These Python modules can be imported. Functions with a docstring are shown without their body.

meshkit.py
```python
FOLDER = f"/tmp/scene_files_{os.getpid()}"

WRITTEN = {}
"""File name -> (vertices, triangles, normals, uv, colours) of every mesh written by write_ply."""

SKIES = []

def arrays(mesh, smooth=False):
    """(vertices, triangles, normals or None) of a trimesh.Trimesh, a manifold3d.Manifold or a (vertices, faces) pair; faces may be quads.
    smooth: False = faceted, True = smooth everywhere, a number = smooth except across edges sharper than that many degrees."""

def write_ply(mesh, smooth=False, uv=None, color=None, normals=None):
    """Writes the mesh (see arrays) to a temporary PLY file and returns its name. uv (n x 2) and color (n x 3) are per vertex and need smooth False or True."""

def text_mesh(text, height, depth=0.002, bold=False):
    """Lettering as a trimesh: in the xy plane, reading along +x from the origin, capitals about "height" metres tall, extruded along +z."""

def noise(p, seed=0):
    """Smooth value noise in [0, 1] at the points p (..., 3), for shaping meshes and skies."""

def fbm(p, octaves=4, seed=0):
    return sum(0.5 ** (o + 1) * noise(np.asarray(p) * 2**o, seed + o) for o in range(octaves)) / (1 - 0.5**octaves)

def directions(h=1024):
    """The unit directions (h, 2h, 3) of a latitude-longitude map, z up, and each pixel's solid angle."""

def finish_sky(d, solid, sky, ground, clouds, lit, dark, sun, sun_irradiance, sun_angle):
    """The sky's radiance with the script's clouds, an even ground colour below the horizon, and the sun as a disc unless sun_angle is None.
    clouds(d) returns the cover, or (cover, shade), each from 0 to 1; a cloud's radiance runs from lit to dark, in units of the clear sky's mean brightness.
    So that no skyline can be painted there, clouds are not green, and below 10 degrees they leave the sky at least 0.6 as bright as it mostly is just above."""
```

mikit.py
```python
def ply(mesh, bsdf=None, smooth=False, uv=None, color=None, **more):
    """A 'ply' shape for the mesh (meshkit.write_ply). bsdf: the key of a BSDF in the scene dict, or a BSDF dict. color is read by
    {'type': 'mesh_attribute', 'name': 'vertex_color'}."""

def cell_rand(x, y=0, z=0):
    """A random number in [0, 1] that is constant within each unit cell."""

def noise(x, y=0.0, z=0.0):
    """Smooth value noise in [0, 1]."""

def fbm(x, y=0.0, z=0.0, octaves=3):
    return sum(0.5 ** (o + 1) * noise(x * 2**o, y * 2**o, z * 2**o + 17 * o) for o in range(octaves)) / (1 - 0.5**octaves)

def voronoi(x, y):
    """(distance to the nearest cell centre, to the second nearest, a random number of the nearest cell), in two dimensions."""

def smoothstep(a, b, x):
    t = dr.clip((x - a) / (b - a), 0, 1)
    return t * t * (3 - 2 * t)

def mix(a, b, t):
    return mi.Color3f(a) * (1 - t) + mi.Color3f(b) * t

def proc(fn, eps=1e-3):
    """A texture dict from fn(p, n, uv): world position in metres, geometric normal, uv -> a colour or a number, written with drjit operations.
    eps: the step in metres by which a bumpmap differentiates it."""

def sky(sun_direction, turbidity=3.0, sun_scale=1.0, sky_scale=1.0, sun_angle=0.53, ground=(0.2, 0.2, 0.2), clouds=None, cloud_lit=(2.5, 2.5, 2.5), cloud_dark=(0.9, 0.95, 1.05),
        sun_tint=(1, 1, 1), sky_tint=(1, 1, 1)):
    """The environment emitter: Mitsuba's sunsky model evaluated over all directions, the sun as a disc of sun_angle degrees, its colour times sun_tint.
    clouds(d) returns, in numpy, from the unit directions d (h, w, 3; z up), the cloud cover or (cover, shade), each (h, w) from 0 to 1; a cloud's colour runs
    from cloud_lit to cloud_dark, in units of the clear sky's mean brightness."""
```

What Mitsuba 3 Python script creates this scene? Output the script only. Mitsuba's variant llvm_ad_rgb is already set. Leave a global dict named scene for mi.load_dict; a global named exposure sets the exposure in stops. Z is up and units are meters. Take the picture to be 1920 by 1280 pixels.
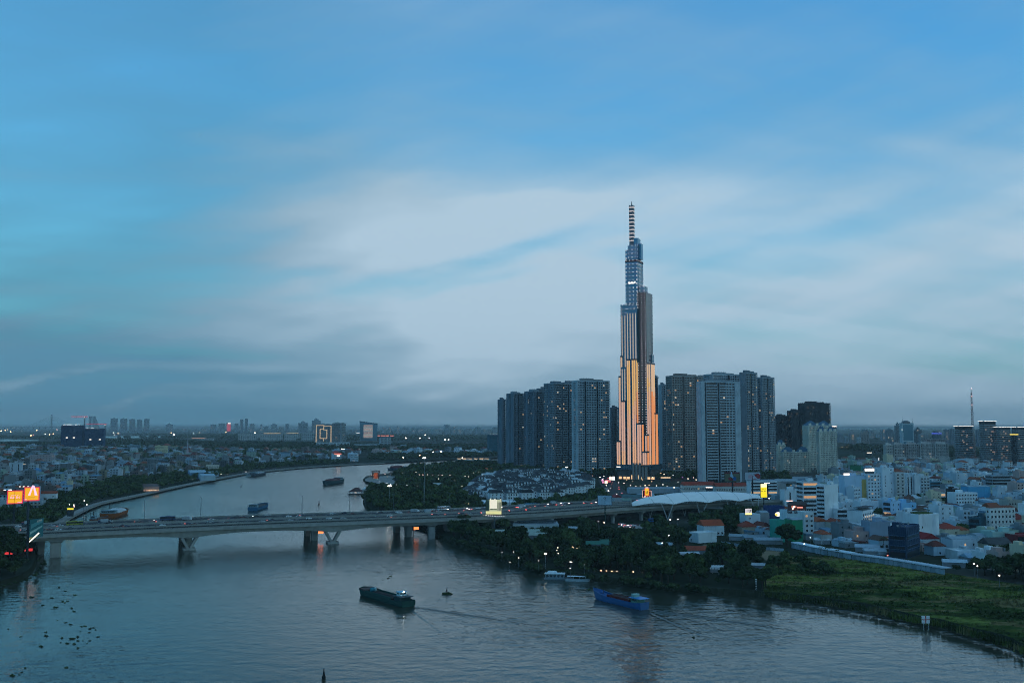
import math, random
import numpy as np, trimesh, mitsuba as mi, drjit as dr
import mikit, meshkit
from shapely.geometry import Polygon, Point, LineString
from shapely.ops import unary_union
T = mi.ScalarTransform4f
scene, labels = {}, {}
random.seed(7)
R = np.random.default_rng(7)

# ---------------------------------------------------------------- camera, sky, exposure
F, YH, CAMZ = 1850.0, 797.0, 88.0
PITCH = math.atan((YH - 640) / F)
CP, SP = math.cos(PITCH), math.sin(PITCH)
scene['camera'] = {'type': 'perspective', 'fov': 2 * math.degrees(math.atan(960 / F)), 'fov_axis': 'x', 'near_clip': 2.0, 'far_clip': 60000.0,
                   'to_world': T().look_at(origin=[0, 0, CAMZ], target=[0, CP, CAMZ + SP], up=[0, 0, 1]),
                   'medium': {'type': 'ref', 'id': 'air'}}
exposure = 4.25


def sstep(a, b, x):
    t = np.clip((x - a) / (b - a), 0, 1)
    return t * t * (3 - 2 * t)


def clouds(d):
    el = 1.42 * np.degrees(np.arcsin(np.clip(d[..., 2], -1, 1)))
    az = 1.42 * np.degrees(np.arctan2(d[..., 0], d[..., 1]))
    k = 1.0 / (np.maximum(d[..., 2], 0) + 0.16)
    x, y = d[..., 0] * k, d[..., 1] * k
    # the layers drift along one direction, so the streaks converge with perspective
    a = 0.95 * x + 0.32 * y
    b = -0.32 * x + 0.95 * y
    w = meshkit.fbm(np.stack([a * 0.8, b * 0.8, 0 * a], -1), 3, 11) - 0.5
    n1 = meshkit.fbm(np.stack([a * 0.42 + w * 0.8, b * 1.15 + w * 0.9, 0 * a + 3], -1), 5, 3) - 0.5
    n2 = meshkit.fbm(np.stack([a * 1.3 + w, b * 4.6 + w * 1.6, 0 * a + 7], -1), 5, 5) - 0.5
    n3 = meshkit.fbm(np.stack([az / 24 + w * 1.6, (el - 0.16 * az) / 3.6 + w * 1.5, 0 * a + 9], -1), 6, 8) - 0.5
    n4 = meshkit.fbm(np.stack([az / 9 + w, (el - 0.22 * az) / 1.6 + w, 0 * a + 4], -1), 5, 9) - 0.5
    # a veil of thin high cloud, thicker towards the right and lower down
    mid = np.exp(-((el - 12.5 - 0.05 * az) / 8.0) ** 2)
    east = sstep(-42, 4, az)
    veil = 0.26 + 0.95 * n1 + 0.40 * n2 + 0.16 * n4 + mid * (0.16 + 0.40 * east + (0.25 + 0.5 * east) * n3 + 0.2 * n4) + 0.34 * sstep(32, 60, el)
    # a bright opening in the layer low over the river, with a torn upper edge
    t = el - 18.6 - 0.10 * (az + 10) + w * 12 + n3 * 12 + n4 * 3
    bright = np.exp(-(((az + 3 + w * 20) / 15.0) ** 2) ** 1.4) * sstep(2.6, -2.2, t) * sstep(-15.0, -4.0, t)
    bright = np.clip(bright * (0.78 + 1.5 * n3 + 0.7 * n4), 0, 1)
    low = sstep(15, 0.5, el)
    cover = veil + 0.80 * low + 0.62 * bright
    shade = 0.50 - 0.48 * mid * east - 0.50 * bright - 0.18 * n3 * mid + 0.06 * low * (0.9 + 0.4 * n3) - 0.36 * n2 - 0.22 * n4 + 0.36 * sstep(0, -34, az) - 0.20 * sstep(2, 26, az) * low - 0.10 * low
    puff = sstep(0.04, 0.16, n4) * sstep(0.8, 1.8, el) * sstep(6.0, 2.4, el) * sstep(6, -25, az)
    shade = shade - 0.22 * puff
    return np.clip(cover, 0, 1), np.clip(shade, 0, 0.80)


SUN_DIR = [0.86, -0.50, 0.07]
scene['sky'] = mikit.sky(SUN_DIR, turbidity=3, sun_scale=0.0, sky_scale=1.0, ground=(0.05, 0.055, 0.06), clouds=clouds,
                         sky_tint=(0.15, 0.55, 1.06), cloud_lit=(1.38, 1.88, 2.28), cloud_dark=(0.02, 0.53, 0.92))
HAZE = 4.6e-5
# ---------------------------------------------------------------- the air
scene['air'] = {'type': 'homogeneous', 'albedo': {'type': 'rgb', 'value': [0.93, 0.95, 0.96]}, 'sigma_t': HAZE}
scene['haze'] = {'type': 'cube', 'to_world': T().translate([0, 11000, 238]).scale([15000, 15000, 242]), 'bsdf': {'type': 'null'}, 'interior': {'type': 'ref', 'id': 'air'}}
labels['haze'] = {'label': 'thin blue dusk haze over the river and the city', 'kind': 'stuff'}

# ---------------------------------------------------------------- measuring: the photograph's pixels to places on the ground
GZ = 3.0                                                   # the land stands 3 m above the river


def ray(u, v):
    a, b, c = F, u - 960.0, 640.0 - v
    return np.array([b, a * CP - c * SP, a * SP + c * CP])


def G(u, v, z=GZ):
    d = ray(u, v)
    t = (z - CAMZ) / d[2]
    return np.array([d[0] * t, d[1] * t])


def zc(x, y, z=GZ):
    return y * CP + (z - CAMZ) * SP


def px(x, y, z=GZ):
    w = zc(x, y, z)
    return 960 + F * x / w, 640 - F * (-y * SP + (z - CAMZ) * CP) / w


def mpp(x, y, z=GZ):
    return zc(x, y, z) / F


def ztop(p, v, u=960):
    d = ray(u, v)
    return CAMZ + p[1] * d[2] / d[1]


# ---------------------------------------------------------------- materials: one palette read through the uv, so that alike surfaces share one BSDF
PAL, PALI = [], {}


def hexc(h):
    c = np.array([int(h[i:i + 2], 16) for i in (0, 2, 4)]) / 255.0
    return np.where(c < 0.04045, c / 12.92, ((c + 0.055) / 1.055) ** 2.4)


def col(c):
    """Index of a colour: an sRGB hex of the paint, or a linear triple."""
    if c not in PALI:
        PALI[c] = len(PAL)
        PAL.append(hexc(c) if isinstance(c, str) else np.array(c, float))
    return PALI[c]


def pal_tex(dirt, grain):
    def fn(p, n, uv):
        i = mi.UInt32(dr.clip(uv.x, 0, PALF[3] - 1))
        c = mi.Color3f(*[dr.gather(mi.Float, PALF[k], i) for k in range(3)])
        up = dr.clip(n.z, 0, 1)
        streak = mikit.fbm(p.x * 0.9, p.y * 0.9, p.z * 0.12, octaves=2)
        blot = mikit.fbm(p.x * 0.11 + 5, p.y * 0.11, p.z * 0.11, octaves=2)
        k = 1 - dirt * (0.55 * mikit.smoothstep(0.45, 0.8, streak) + 0.45 * mikit.smoothstep(0.4, 0.75, blot) + 0.35 * up * streak)
        return c * k * (1 + grain * (streak - 0.5))
    return mikit.proc(fn)


PALF = []
scene['paint'] = {'type': 'twosided', 'bsdf': {'type': 'principled', 'base_color': pal_tex(0.30, 0.18), 'roughness': 0.75, 'specular': 0.3}}
scene['gloss'] = {'type': 'twosided', 'bsdf': {'type': 'principled', 'base_color': pal_tex(0.18, 0.1), 'roughness': 0.32, 'specular': 0.5, 'clearcoat': 0.4, 'clearcoat_gloss': 0.8}}
scene['glass'] = {'type': 'principled', 'base_color': {'type': 'rgb', 'value': [0.018, 0.024, 0.03]}, 'roughness': 0.12, 'specular': 0.6}
scene['tower_glass'] = {'type': 'principled', 'base_color': {'type': 'rgb', 'value': [0.07, 0.21, 0.31]}, 'roughness': 0.16, 'metallic': 0.9}
scene['membrane'] = {'type': 'twosided', 'bsdf': {'type': 'diffuse', 'reflectance': {'type': 'rgb', 'value': [0.88, 0.89, 0.90]}}}
scene['black'] = {'type': 'diffuse', 'reflectance': {'type': 'rgb', 'value': [0.02, 0.02, 0.02]}}


def leaf_tex(a, b):
    def fn(p, n, uv):
        w = mikit.fbm(p.x * 0.13, p.y * 0.13, p.z * 0.22, octaves=2)
        s = mikit.noise(p.x * 1.9, p.y * 1.9, p.z * 1.9)
        return mikit.mix(a, b, mikit.smoothstep(0.3, 0.72, w)) * (0.6 + 0.8 * s)
    return mikit.proc(fn)


scene['leaf'] = {'type': 'twosided', 'bsdf': {'type': 'diffuse', 'reflectance': leaf_tex((0.036, 0.060, 0.028), (0.085, 0.118, 0.046))}}
scene['leaf_dark'] = {'type': 'twosided', 'bsdf': {'type': 'diffuse', 'reflectance': leaf_tex((0.026, 0.043, 0.023), (0.056, 0.080, 0.036))}}
scene['palm_leaf'] = {'type': 'twosided', 'bsdf': {'type': 'diffuse', 'reflectance': leaf_tex((0.03, 0.05, 0.026), (0.055, 0.08, 0.035))}}
scene['bark'] = {'type': 'diffuse', 'reflectance': {'type': 'rgb', 'value': [0.06, 0.05, 0.04]}}


WAKES = []


def water_bump(p, n, uv):
    # wind ripples, longer across the wind; patches of slick and rough water
    patch = mikit.fbm(p.x * 0.012, p.y * 0.009 + 3, 0.0, octaves=3)
    a = mikit.noise(p.x * 0.16 + 0.1 * p.y, p.y * 0.30 - 0.08 * p.x, 1.0) * 0.19
    b = mikit.noise(p.x * 0.62 - 0.2 * p.y, p.y * 1.15 + 0.15 * p.x, 5.0) * 0.07
    c = mikit.noise(p.x * 1.7, p.y * 2.6, 9.0) * 0.03
    wk = 0.0
    for sx, sy, dx, dy in WAKES:                              # the boats' wakes: crests spreading behind the stern
        al = (p.x - sx) * dx + (p.y - sy) * dy
        ac = dr.abs((p.y - sy) * dx - (p.x - sx) * dy)
        on = mikit.smoothstep(0, 6, al) * mikit.smoothstep(95, 20, al)
        wk = wk + on * 0.16 * (dr.cos((ac - 0.30 * al) * 1.7) * dr.exp(-dr.square((ac - 0.30 * al - 1) / 3.0)) - 0.8 * mikit.smoothstep(4.5, 1.5, ac) * mikit.noise(p.x * .9, p.y * .9, 2.0))
    return wk + (a + b + c) * (0.62 + 0.65 * mikit.smoothstep(0.3, 0.7, patch))


def water_col(p, n, uv):
    w = mikit.fbm(p.x * 0.006, p.y * 0.006, 2.0, octaves=3)
    return mikit.mix((0.022, 0.029, 0.022), (0.034, 0.038, 0.027), w)


scene['river_water'] = {'type': 'bumpmap', 'scale': 1.0, 'arbitrary': mikit.proc(water_bump, eps=0.06),
                        'bsdf': {'type': 'principled', 'base_color': mikit.proc(water_col), 'roughness': 0.06, 'specular': 0.30}}


def ground_tex(p, n, uv):
    w = mikit.fbm(p.x * 0.004, p.y * 0.004, 1.0, octaves=4)
    s = mikit.fbm(p.x * 0.05, p.y * 0.05, 4.0, octaves=3)
    c = mikit.mix((0.030, 0.042, 0.030), (0.075, 0.075, 0.068), mikit.smoothstep(0.45, 0.62, w))
    return c * (0.6 + 0.8 * s)


def grass_tex(p, n, uv):
    w = mikit.fbm(p.x * 0.022, p.y * 0.034, 1.0, octaves=4)
    q = mikit.fbm(p.x * 0.05 + 9, p.y * 0.11, 4.0, octaves=3)
    s = mikit.fbm(p.x * 0.5, p.y * 0.6, 7.0, octaves=3)
    c = mikit.mix((0.042, 0.068, 0.020), (0.135, 0.165, 0.042), mikit.smoothstep(0.38, 0.62, w))
    c = mikit.mix(c, (0.165, 0.130, 0.062), mikit.smoothstep(0.56, 0.68, q) * 0.8)
    c = mikit.mix(c, (0.022, 0.032, 0.014), mikit.smoothstep(0.56, 0.64, 1 - q) * 0.7)
    return c * (0.45 + 1.1 * s)


def asphalt_tex(p, n, uv):
    s = mikit.fbm(p.x * 0.35, p.y * 0.35, 4.0, octaves=3)
    return mi.Color3f(0.082, 0.083, 0.086) * (0.7 + 0.6 * s)


def concrete_tex(p, n, uv):
    s = mikit.fbm(p.x * 0.5, p.y * 0.5, p.z * 0.15, octaves=3)
    b = mikit.fbm(p.x * 0.06, p.y * 0.06, p.z * 0.3, octaves=2)
    return mi.Color3f(0.30, 0.295, 0.28) * (0.55 + 0.5 * s + 0.4 * b)


scene['earth'] = {'type': 'diffuse', 'reflectance': mikit.proc(ground_tex)}
scene['mud'] = {'type': 'twosided', 'bsdf': {'type': 'diffuse', 'reflectance': {'type': 'rgb', 'value': [0.028, 0.033, 0.022]}}}
scene['grass'] = {'type': 'diffuse', 'reflectance': mikit.proc(grass_tex)}
scene['asphalt'] = {'type': 'diffuse', 'reflectance': mikit.proc(asphalt_tex)}
scene['concrete'] = {'type': 'diffuse', 'reflectance': mikit.proc(concrete_tex)}

# ---------------------------------------------------------------- meshes
BOXF = np.array([[0, 3, 2, 1], [4, 5, 6, 7], [0, 1, 5, 4], [1, 2, 6, 5], [2, 3, 7, 6], [3, 0, 4, 7]])


class M:
    """Collects quads and triangles; every method places in world space through the frame (origin o, axes ex, ey in plan)."""

    def __init__(self, o=(0, 0, 0), ang=0.0):
        self.v, self.f, self.n = [], [], 0
        self.at(o, ang)

    def at(self, o, ang=0.0):
        self.o = np.array([o[0], o[1], o[2] if len(o) > 2 else 0.0], float)
        c, s = math.cos(ang), math.sin(ang)
        self.m = np.array([[c, s, 0], [-s, c, 0], [0, 0, 1.0]])
        return self

    def add(self, v, f):
        v = np.asarray(v, float) @ self.m + self.o
        f = np.asarray(f, int)
        if f.shape[1] == 4:
            f = np.vstack([f[:, [0, 1, 2]], f[:, [0, 2, 3]]])
        self.v.append(v)
        self.f.append(f + self.n)
        self.n += len(v)
        return self

    def box(self, x0, x1, y0, y1, z0, z1):
        return self.add([[x0, y0, z0], [x1, y0, z0], [x1, y1, z0], [x0, y1, z0], [x0, y0, z1], [x1, y0, z1], [x1, y1, z1], [x0, y1, z1]], BOXF)

    def frustum(self, a, b, z0, z1):
        """Between two rectangles (x0, x1, y0, y1)."""
        return self.add([[a[0], a[2], z0], [a[1], a[2], z0], [a[1], a[3], z0], [a[0], a[3], z0], [b[0], b[2], z1], [b[1], b[2], z1], [b[1], b[3], z1], [b[0], b[3], z1]], BOXF)

    def gable(self, x0, x1, y0, y1, z0, z1, along='x'):
        if along == 'x':
            m = (y0 + y1) / 2
            return self.add([[x0, y0, z0], [x1, y0, z0], [x1, y1, z0], [x0, y1, z0], [x0, m, z1], [x1, m, z1]],
                            [[0, 1, 5], [0, 5, 4], [2, 3, 4], [2, 4, 5], [1, 2, 5], [3, 0, 4], [0, 3, 2], [0, 2, 1]])
        m = (x0 + x1) / 2
        return self.add([[x0, y0, z0], [x1, y0, z0], [x1, y1, z0], [x0, y1, z0], [m, y0, z1], [m, y1, z1]],
                        [[1, 2, 5], [1, 5, 4], [3, 0, 4], [3, 4, 5], [0, 1, 4], [2, 3, 5], [0, 3, 2], [0, 2, 1]])

    def hip(self, x0, x1, y0, y1, z0, z1, r=0.35):
        w, d = x1 - x0, y1 - y0
        if w > d:
            k = d * 0.5 * (1 if w > d * 1.2 else 0.8)
            a, b = (x0 + k, (y0 + y1) / 2), (x1 - k, (y0 + y1) / 2)
            v = [[x0, y0, z0], [x1, y0, z0], [x1, y1, z0], [x0, y1, z0], [*a, z1], [*b, z1]]
            f = [[0, 1, 5], [0, 5, 4], [2, 3, 4], [2, 4, 5], [1, 2, 5], [3, 0, 4], [0, 3, 2], [0, 2, 1]]
        else:
            k = w * 0.5 * (1 if d > w * 1.2 else 0.8)
            a, b = ((x0 + x1) / 2, y0 + k), ((x0 + x1) / 2, y1 - k)
            v = [[x0, y0, z0], [x1, y0, z0], [x1, y1, z0], [x0, y1, z0], [*a, z1], [*b, z1]]
            f = [[1, 2, 5], [1, 5, 4], [3, 0, 4], [3, 4, 5], [0, 1, 4], [2, 3, 5], [0, 3, 2], [0, 2, 1]]
        return self.add(v, f)

    def prism(self, poly, z0, z1):
        p = np.asarray(poly, float)
        if 0.5 * np.sum(p[:, 0] * np.roll(p[:, 1], -1) - p[:, 1] * np.roll(p[:, 0], -1)) < 0:
            p = p[::-1]
        n = len(p)
        i = np.arange(n)
        j = (i + 1) % n
        v = np.vstack([np.c_[p, np.full(n, z0)], np.c_[p, np.full(n, z1)]])
        side = np.c_[i, j, j + n, i + n]
        f = np.vstack([side[:, [0, 1, 2]], side[:, [0, 2, 3]]])
        t = trimesh.creation.triangulate_polygon(Polygon(p), engine='earcut')
        if len(t[1]) and len(t[0]) == n:
            tv, tf = t
            # earcut keeps the order of the given ring
            f = np.vstack([f, tf + n if area2(tv, tf[0]) > 0 else tf[:, ::-1] + n, tf[:, ::-1] if area2(tv, tf[0]) > 0 else tf])
        return self.add(v, f)

    def tube(self, a, b, r0, r1=None, n=6):
        a, b = np.asarray(a, float), np.asarray(b, float)
        r1 = r0 if r1 is None else r1
        t = (b - a) / (np.linalg.norm(b - a) + 1e-9)
        x = np.cross(t, [0, 0, 1.0] if abs(t[2]) < 0.9 else [1.0, 0, 0])
        x /= np.linalg.norm(x)
        y = np.cross(t, x)
        an = np.arange(n) * 2 * math.pi / n
        ring = np.cos(an)[:, None] * x + np.sin(an)[:, None] * y
        v = np.vstack([a + ring * r0, b + ring * r1])
        i = np.arange(n)
        j = (i + 1) % n
        f = np.vstack([np.c_[i, j, j + n], np.c_[i, j + n, i + n], [[0, k + 1, k] for k in range(1, n - 1)], [[n, n + k, n + k + 1] for k in range(1, n - 1)]])
        return self.add(v, f)

    def ball(self, c, r, k=1, squash=1.0):
        m = ICO[k]
        return self.add(m[0] * np.array([r, r, r * squash]) + np.asarray(c, float), m[1])

    def quad(self, a, b, c, d):
        return self.add([a, b, c, d], [[0, 1, 2, 3]])

    def sheet(self, P, closed=False):
        """A grid of points (n, m, 3) as a surface."""
        n, m = P.shape[:2]
        i, j = np.meshgrid(np.arange(n - 1), np.arange(m - 1), indexing='ij')
        q = np.stack([i * m + j, i * m + j + 1, (i + 1) * m + j + 1, (i + 1) * m + j], -1).reshape(-1, 4)
        return self.add(P.reshape(-1, 3), q)

    def mesh(self):
        return np.vstack(self.v), np.vstack(self.f)


def area2(v, t):
    a, b, c = v[t[0]], v[t[1]], v[t[2]]
    return (b[0] - a[0]) * (c[1] - a[1]) - (b[1] - a[1]) * (c[0] - a[0])


ICO = {k: (np.array(m.vertices), np.array(m.faces)) for k, m in ((k, trimesh.creation.icosphere(subdivisions=k, radius=1.0)) for k in (0, 1, 2))}
USED = {}


def name(base):
    n = USED.get(base, 0)
    USED[base] = n + 1
    return base if n == 0 else f'{base}_{n:03d}'


def put(key, m, mat='paint', color=None, emit=None, smooth=False, kind=None, label=None, parent=None):
    """One shape of the scene. color: palette colour read by 'paint' and 'gloss'. emit: radiance of what gives off light."""
    if isinstance(m, M) and not m.v:
        return None
    mesh = m.mesh() if isinstance(m, M) else m
    if parent is not None:
        key = name(f'{parent}__{key}')
    more = {}
    if emit is not None:
        more['emitter'] = {'type': 'area', 'radiance': emit if isinstance(emit, dict) else {'type': 'rgb', 'value': [float(x) for x in emit]}}
        mat = 'black'
    uv = None
    if color is not None and mat in ('paint', 'gloss'):
        uv = np.tile([col(color) + 0.5, 0.5], (len(mesh[0]), 1))
    scene[key] = mikit.ply(mesh, mat, smooth=smooth if uv is None else bool(smooth), uv=uv, **more)
    if kind or label:
        labels[key] = {k: v for k, v in (('kind', kind), ('label', label)) if v}
    return key


def thing(base, label=None, cat=None, group=None, kind=None):
    key = name(base)
    labels[key] = {k: v for k, v in (('label', label), ('category', cat), ('group', group), ('kind', kind)) if v}
    return key


def flat(poly, z):
    """A shapely polygon as a level sheet facing up."""
    vs, fs, n = [], [], 0
    for g in getattr(poly, 'geoms', [poly]):
        v, f = trimesh.creation.triangulate_polygon(g, engine='earcut')
        f = np.array([t if area2(v, t) > 0 else t[::-1] for t in f])
        vs.append(np.c_[v, np.full(len(v), z)])
        fs.append(f + n)
        n += len(v)
    return np.vstack(vs), np.vstack(fs)


def wall_strip(line, z0, z1):
    p = np.asarray(line, float)
    n = len(p)
    v = np.vstack([np.c_[p, np.full(n, z0)], np.c_[p, np.full(n, z1)]])
    i = np.arange(n - 1)
    return v, np.c_[i, i + 1, i + 1 + n, i + n]


E0 = 1 / 2 ** exposure


def LUM(r, g, b, k=1.0):
    """Radiance of what gives off light, as bright as it shows in the picture (1 = white)."""
    return [k * r * E0, k * g * E0, k * b * E0]
# ---------------------------------------------------------------- river, land, banks
def smooth_line(pts, n=4):
    p = np.asarray(pts, float)
    for _ in range(n):
        q = np.empty((2 * len(p) - 2, 2))
        q[0::2] = 0.75 * p[:-1] + 0.25 * p[1:]
        q[1::2] = 0.25 * p[:-1] + 0.75 * p[1:]
        p = np.vstack([p[:1], q, p[-1:]])
    return p


LB = [(-700, 1500), (-330, 1170), (-120, 1130), (10, 1096), (44, 1085), (64, 1066), (64, 1044), (74, 1014), (92, 996), (112, 984), (140, 967), (183, 946), (239, 935), (270, 928), (330, 915), (400, 901), (480, 886), (560, 878.5), (640, 873),
      (720, 869.5), (800, 865.5), (860, 862), (940, 859.5), (1020, 858), (1140, 857.5)]
RB = [(1140, 869), (1020, 870), (940, 871.5), (902, 870), (866, 870.5), (832, 873.5), (800, 876), (770, 879), (745, 884), (728, 890), (706, 892), (690, 894), (682.5, 898), (684, 903), (700, 906.5), (716, 909), (722, 914), (706, 919), (690, 926), (684, 938), (686, 950), (700, 966), (760, 985), (812, 1001),
      (832, 1013), (862, 1024), (905, 1037), (960, 1056), (1000, 1070), (1090, 1085), (1200, 1098), (1280, 1109), (1350, 1114), (1440, 1119), (1500, 1124), (1560, 1133), (1640, 1146), (1700, 1161), (1760, 1171), (1850, 1196), (1915, 1216), (2010, 1262), (2300, 1420), (2600, 1700)]
wobble = lambda q: q + np.c_[meshkit.fbm(np.c_[q * 0.06, 0 * q[:, 0]], 3, 5) - 0.5, meshkit.fbm(np.c_[q * 0.06, 0 * q[:, 0] + 9], 3, 6) - 0.5] * 5
lb = smooth_line([G(u, v, 0) for u, v in LB], 3)
rb = smooth_line([G(u, v, 0) for u, v in RB], 3)
k0 = np.array([i for i, q in enumerate(rb) if q[1] < 760])
rb[k0] = wobble(rb[k0])
river_poly = Polygon(np.vstack([lb, rb, [[900, -900], [-900, -900]]])).buffer(0)
far_water = [Polygon([G(*q) for q in ((150, 824.2), (200, 821.4), (340, 819.6), (330, 816.4), (240, 816.2), (150, 817.5))]),
             Polygon([G(*q) for q in ((-60, 829), (20, 826.5), (72, 826), (76, 823), (10, 822), (-60, 823.5))])]
world = Polygon([(-14000, -1500), (14000, -1500), (14000, 25900), (-14000, 25900)])
land = world.difference(unary_union([river_poly] + far_water))
put('ground', flat(land, GZ), 'earth', kind='structure', label='dark city ground on both sides of the river')
wv, wf = [], 0
NX = 60
put('river', flat(Polygon([(-14000, -1500), (14000, -1500), (14000, 25900), (-14000, 25900)]), 0.0), 'river_water', kind='structure', label='wide grey blue river with wind ripples')
v_, f_ = wall_strip(lb[np.array([q[1] > 790 for q in lb])], -1.0, GZ)
nl = lb[np.array([0 < q[1] < 800 for q in lb])]
put('near_bank', M().sheet(np.stack([np.c_[nl + [-1, 0], np.full(len(nl), GZ)], np.c_[nl + [3.0, -2.0], np.full(len(nl), -1.0)]], 1)), 'mud', kind='structure', label='dark muddy slope of the left river bank by the bridge')
put('embankment', (v_, f_[:, ::-1]), 'concrete', kind='structure', label='stone edge of the left river bank')
bk = rb[::-1]
tb = np.gradient(bk, axis=0)
tb /= np.linalg.norm(tb, axis=1, keepdims=True)
nb_ = np.c_[-tb[:, 1], tb[:, 0]]
m = M().sheet(np.stack([np.c_[bk, np.full(len(bk), GZ)], np.c_[bk + nb_ * 3.5, np.full(len(bk), -1.0)]], 1)).sheet(np.stack([np.c_[bk + nb_ * 3.5, np.full(len(bk), -1.0)], np.c_[bk, np.full(len(bk), GZ)]], 1))
put('river_bank', m, 'mud', kind='structure', label='dark muddy slope of the right river bank')


def ribbon(line, w0, w1, z, zf=None):
    """A strip between the offsets w0 and w1 (left positive) of a line."""
    p = np.asarray(line, float)
    t = np.gradient(p, axis=0)
    t /= np.linalg.norm(t, axis=1, keepdims=True)
    nrm = np.c_[-t[:, 1], t[:, 0]]
    zz = np.full(len(p), z) if zf is None else zf
    return np.stack([np.c_[p + nrm * w1, zz], np.c_[p + nrm * w0, zz]], 1)


# riverside promenade along the left bank and round the park's tip
prom = smooth_line([G(u, v, GZ) for u, v in [(92, 993), (112, 981), (140, 964), (183, 943), (239, 932), (270, 925.5), (330, 912), (400, 898), (480, 883.5), (560, 876), (640, 870.5), (720, 867)]], 3)
m = M()
m.sheet(ribbon(prom, -1.0, 6.5, GZ + 0.12)).sheet(np.stack([np.c_[prom + [2, -2], np.full(len(prom), GZ + 0.12)], np.c_[prom + [2, -2], np.full(len(prom), GZ - 1.5)]], 1))
put('promenade', m, 'concrete', kind='structure', label='pale concrete riverside path along the left bank')
tip = Polygon([G(*q) for q in ((683.5, 898.5), (690, 895.2), (706, 893.2), (728, 891.2), (742, 893), (735, 898), (745, 905), (752, 911), (740, 913), (722, 911.5), (716, 907.5), (700, 905), (685, 901.5))])
put('promenade_tip', flat(tip, GZ + 0.15), 'concrete', kind='structure', label='paved point of the riverside park')
field = Polygon([G(*q) for q in ((1430, 1112), (1438, 1060), (1480, 1042), (1560, 1040), (1640, 1054), (1790, 1076), (1930, 1098), (2100, 1140), (2300, 1300), (2100, 1300), (1913, 1210), (1848, 1191), (1758, 1166), (1698, 1156), (1638, 1141), (1558, 1128), (1500, 1120))])
put('meadow', flat(field.intersection(land), GZ + 0.02), 'grass', kind='structure', label='rough green meadow by the river with bare brown patches')
lot = Polygon([G(*q) for q in ((1150, 1008), (1160, 985), (1210, 982), (1205, 1002), (1172, 1010))])
put('parking_ground', flat(lot, GZ + 0.03), 'concrete', kind='structure', label='pale open yard under the viaduct')
bare = Polygon([G(*q) for q in ((1300, 1034), (1320, 1020), (1400, 1024), (1465, 1034), (1475, 1044), (1440, 1050), (1380, 1040))])
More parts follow.
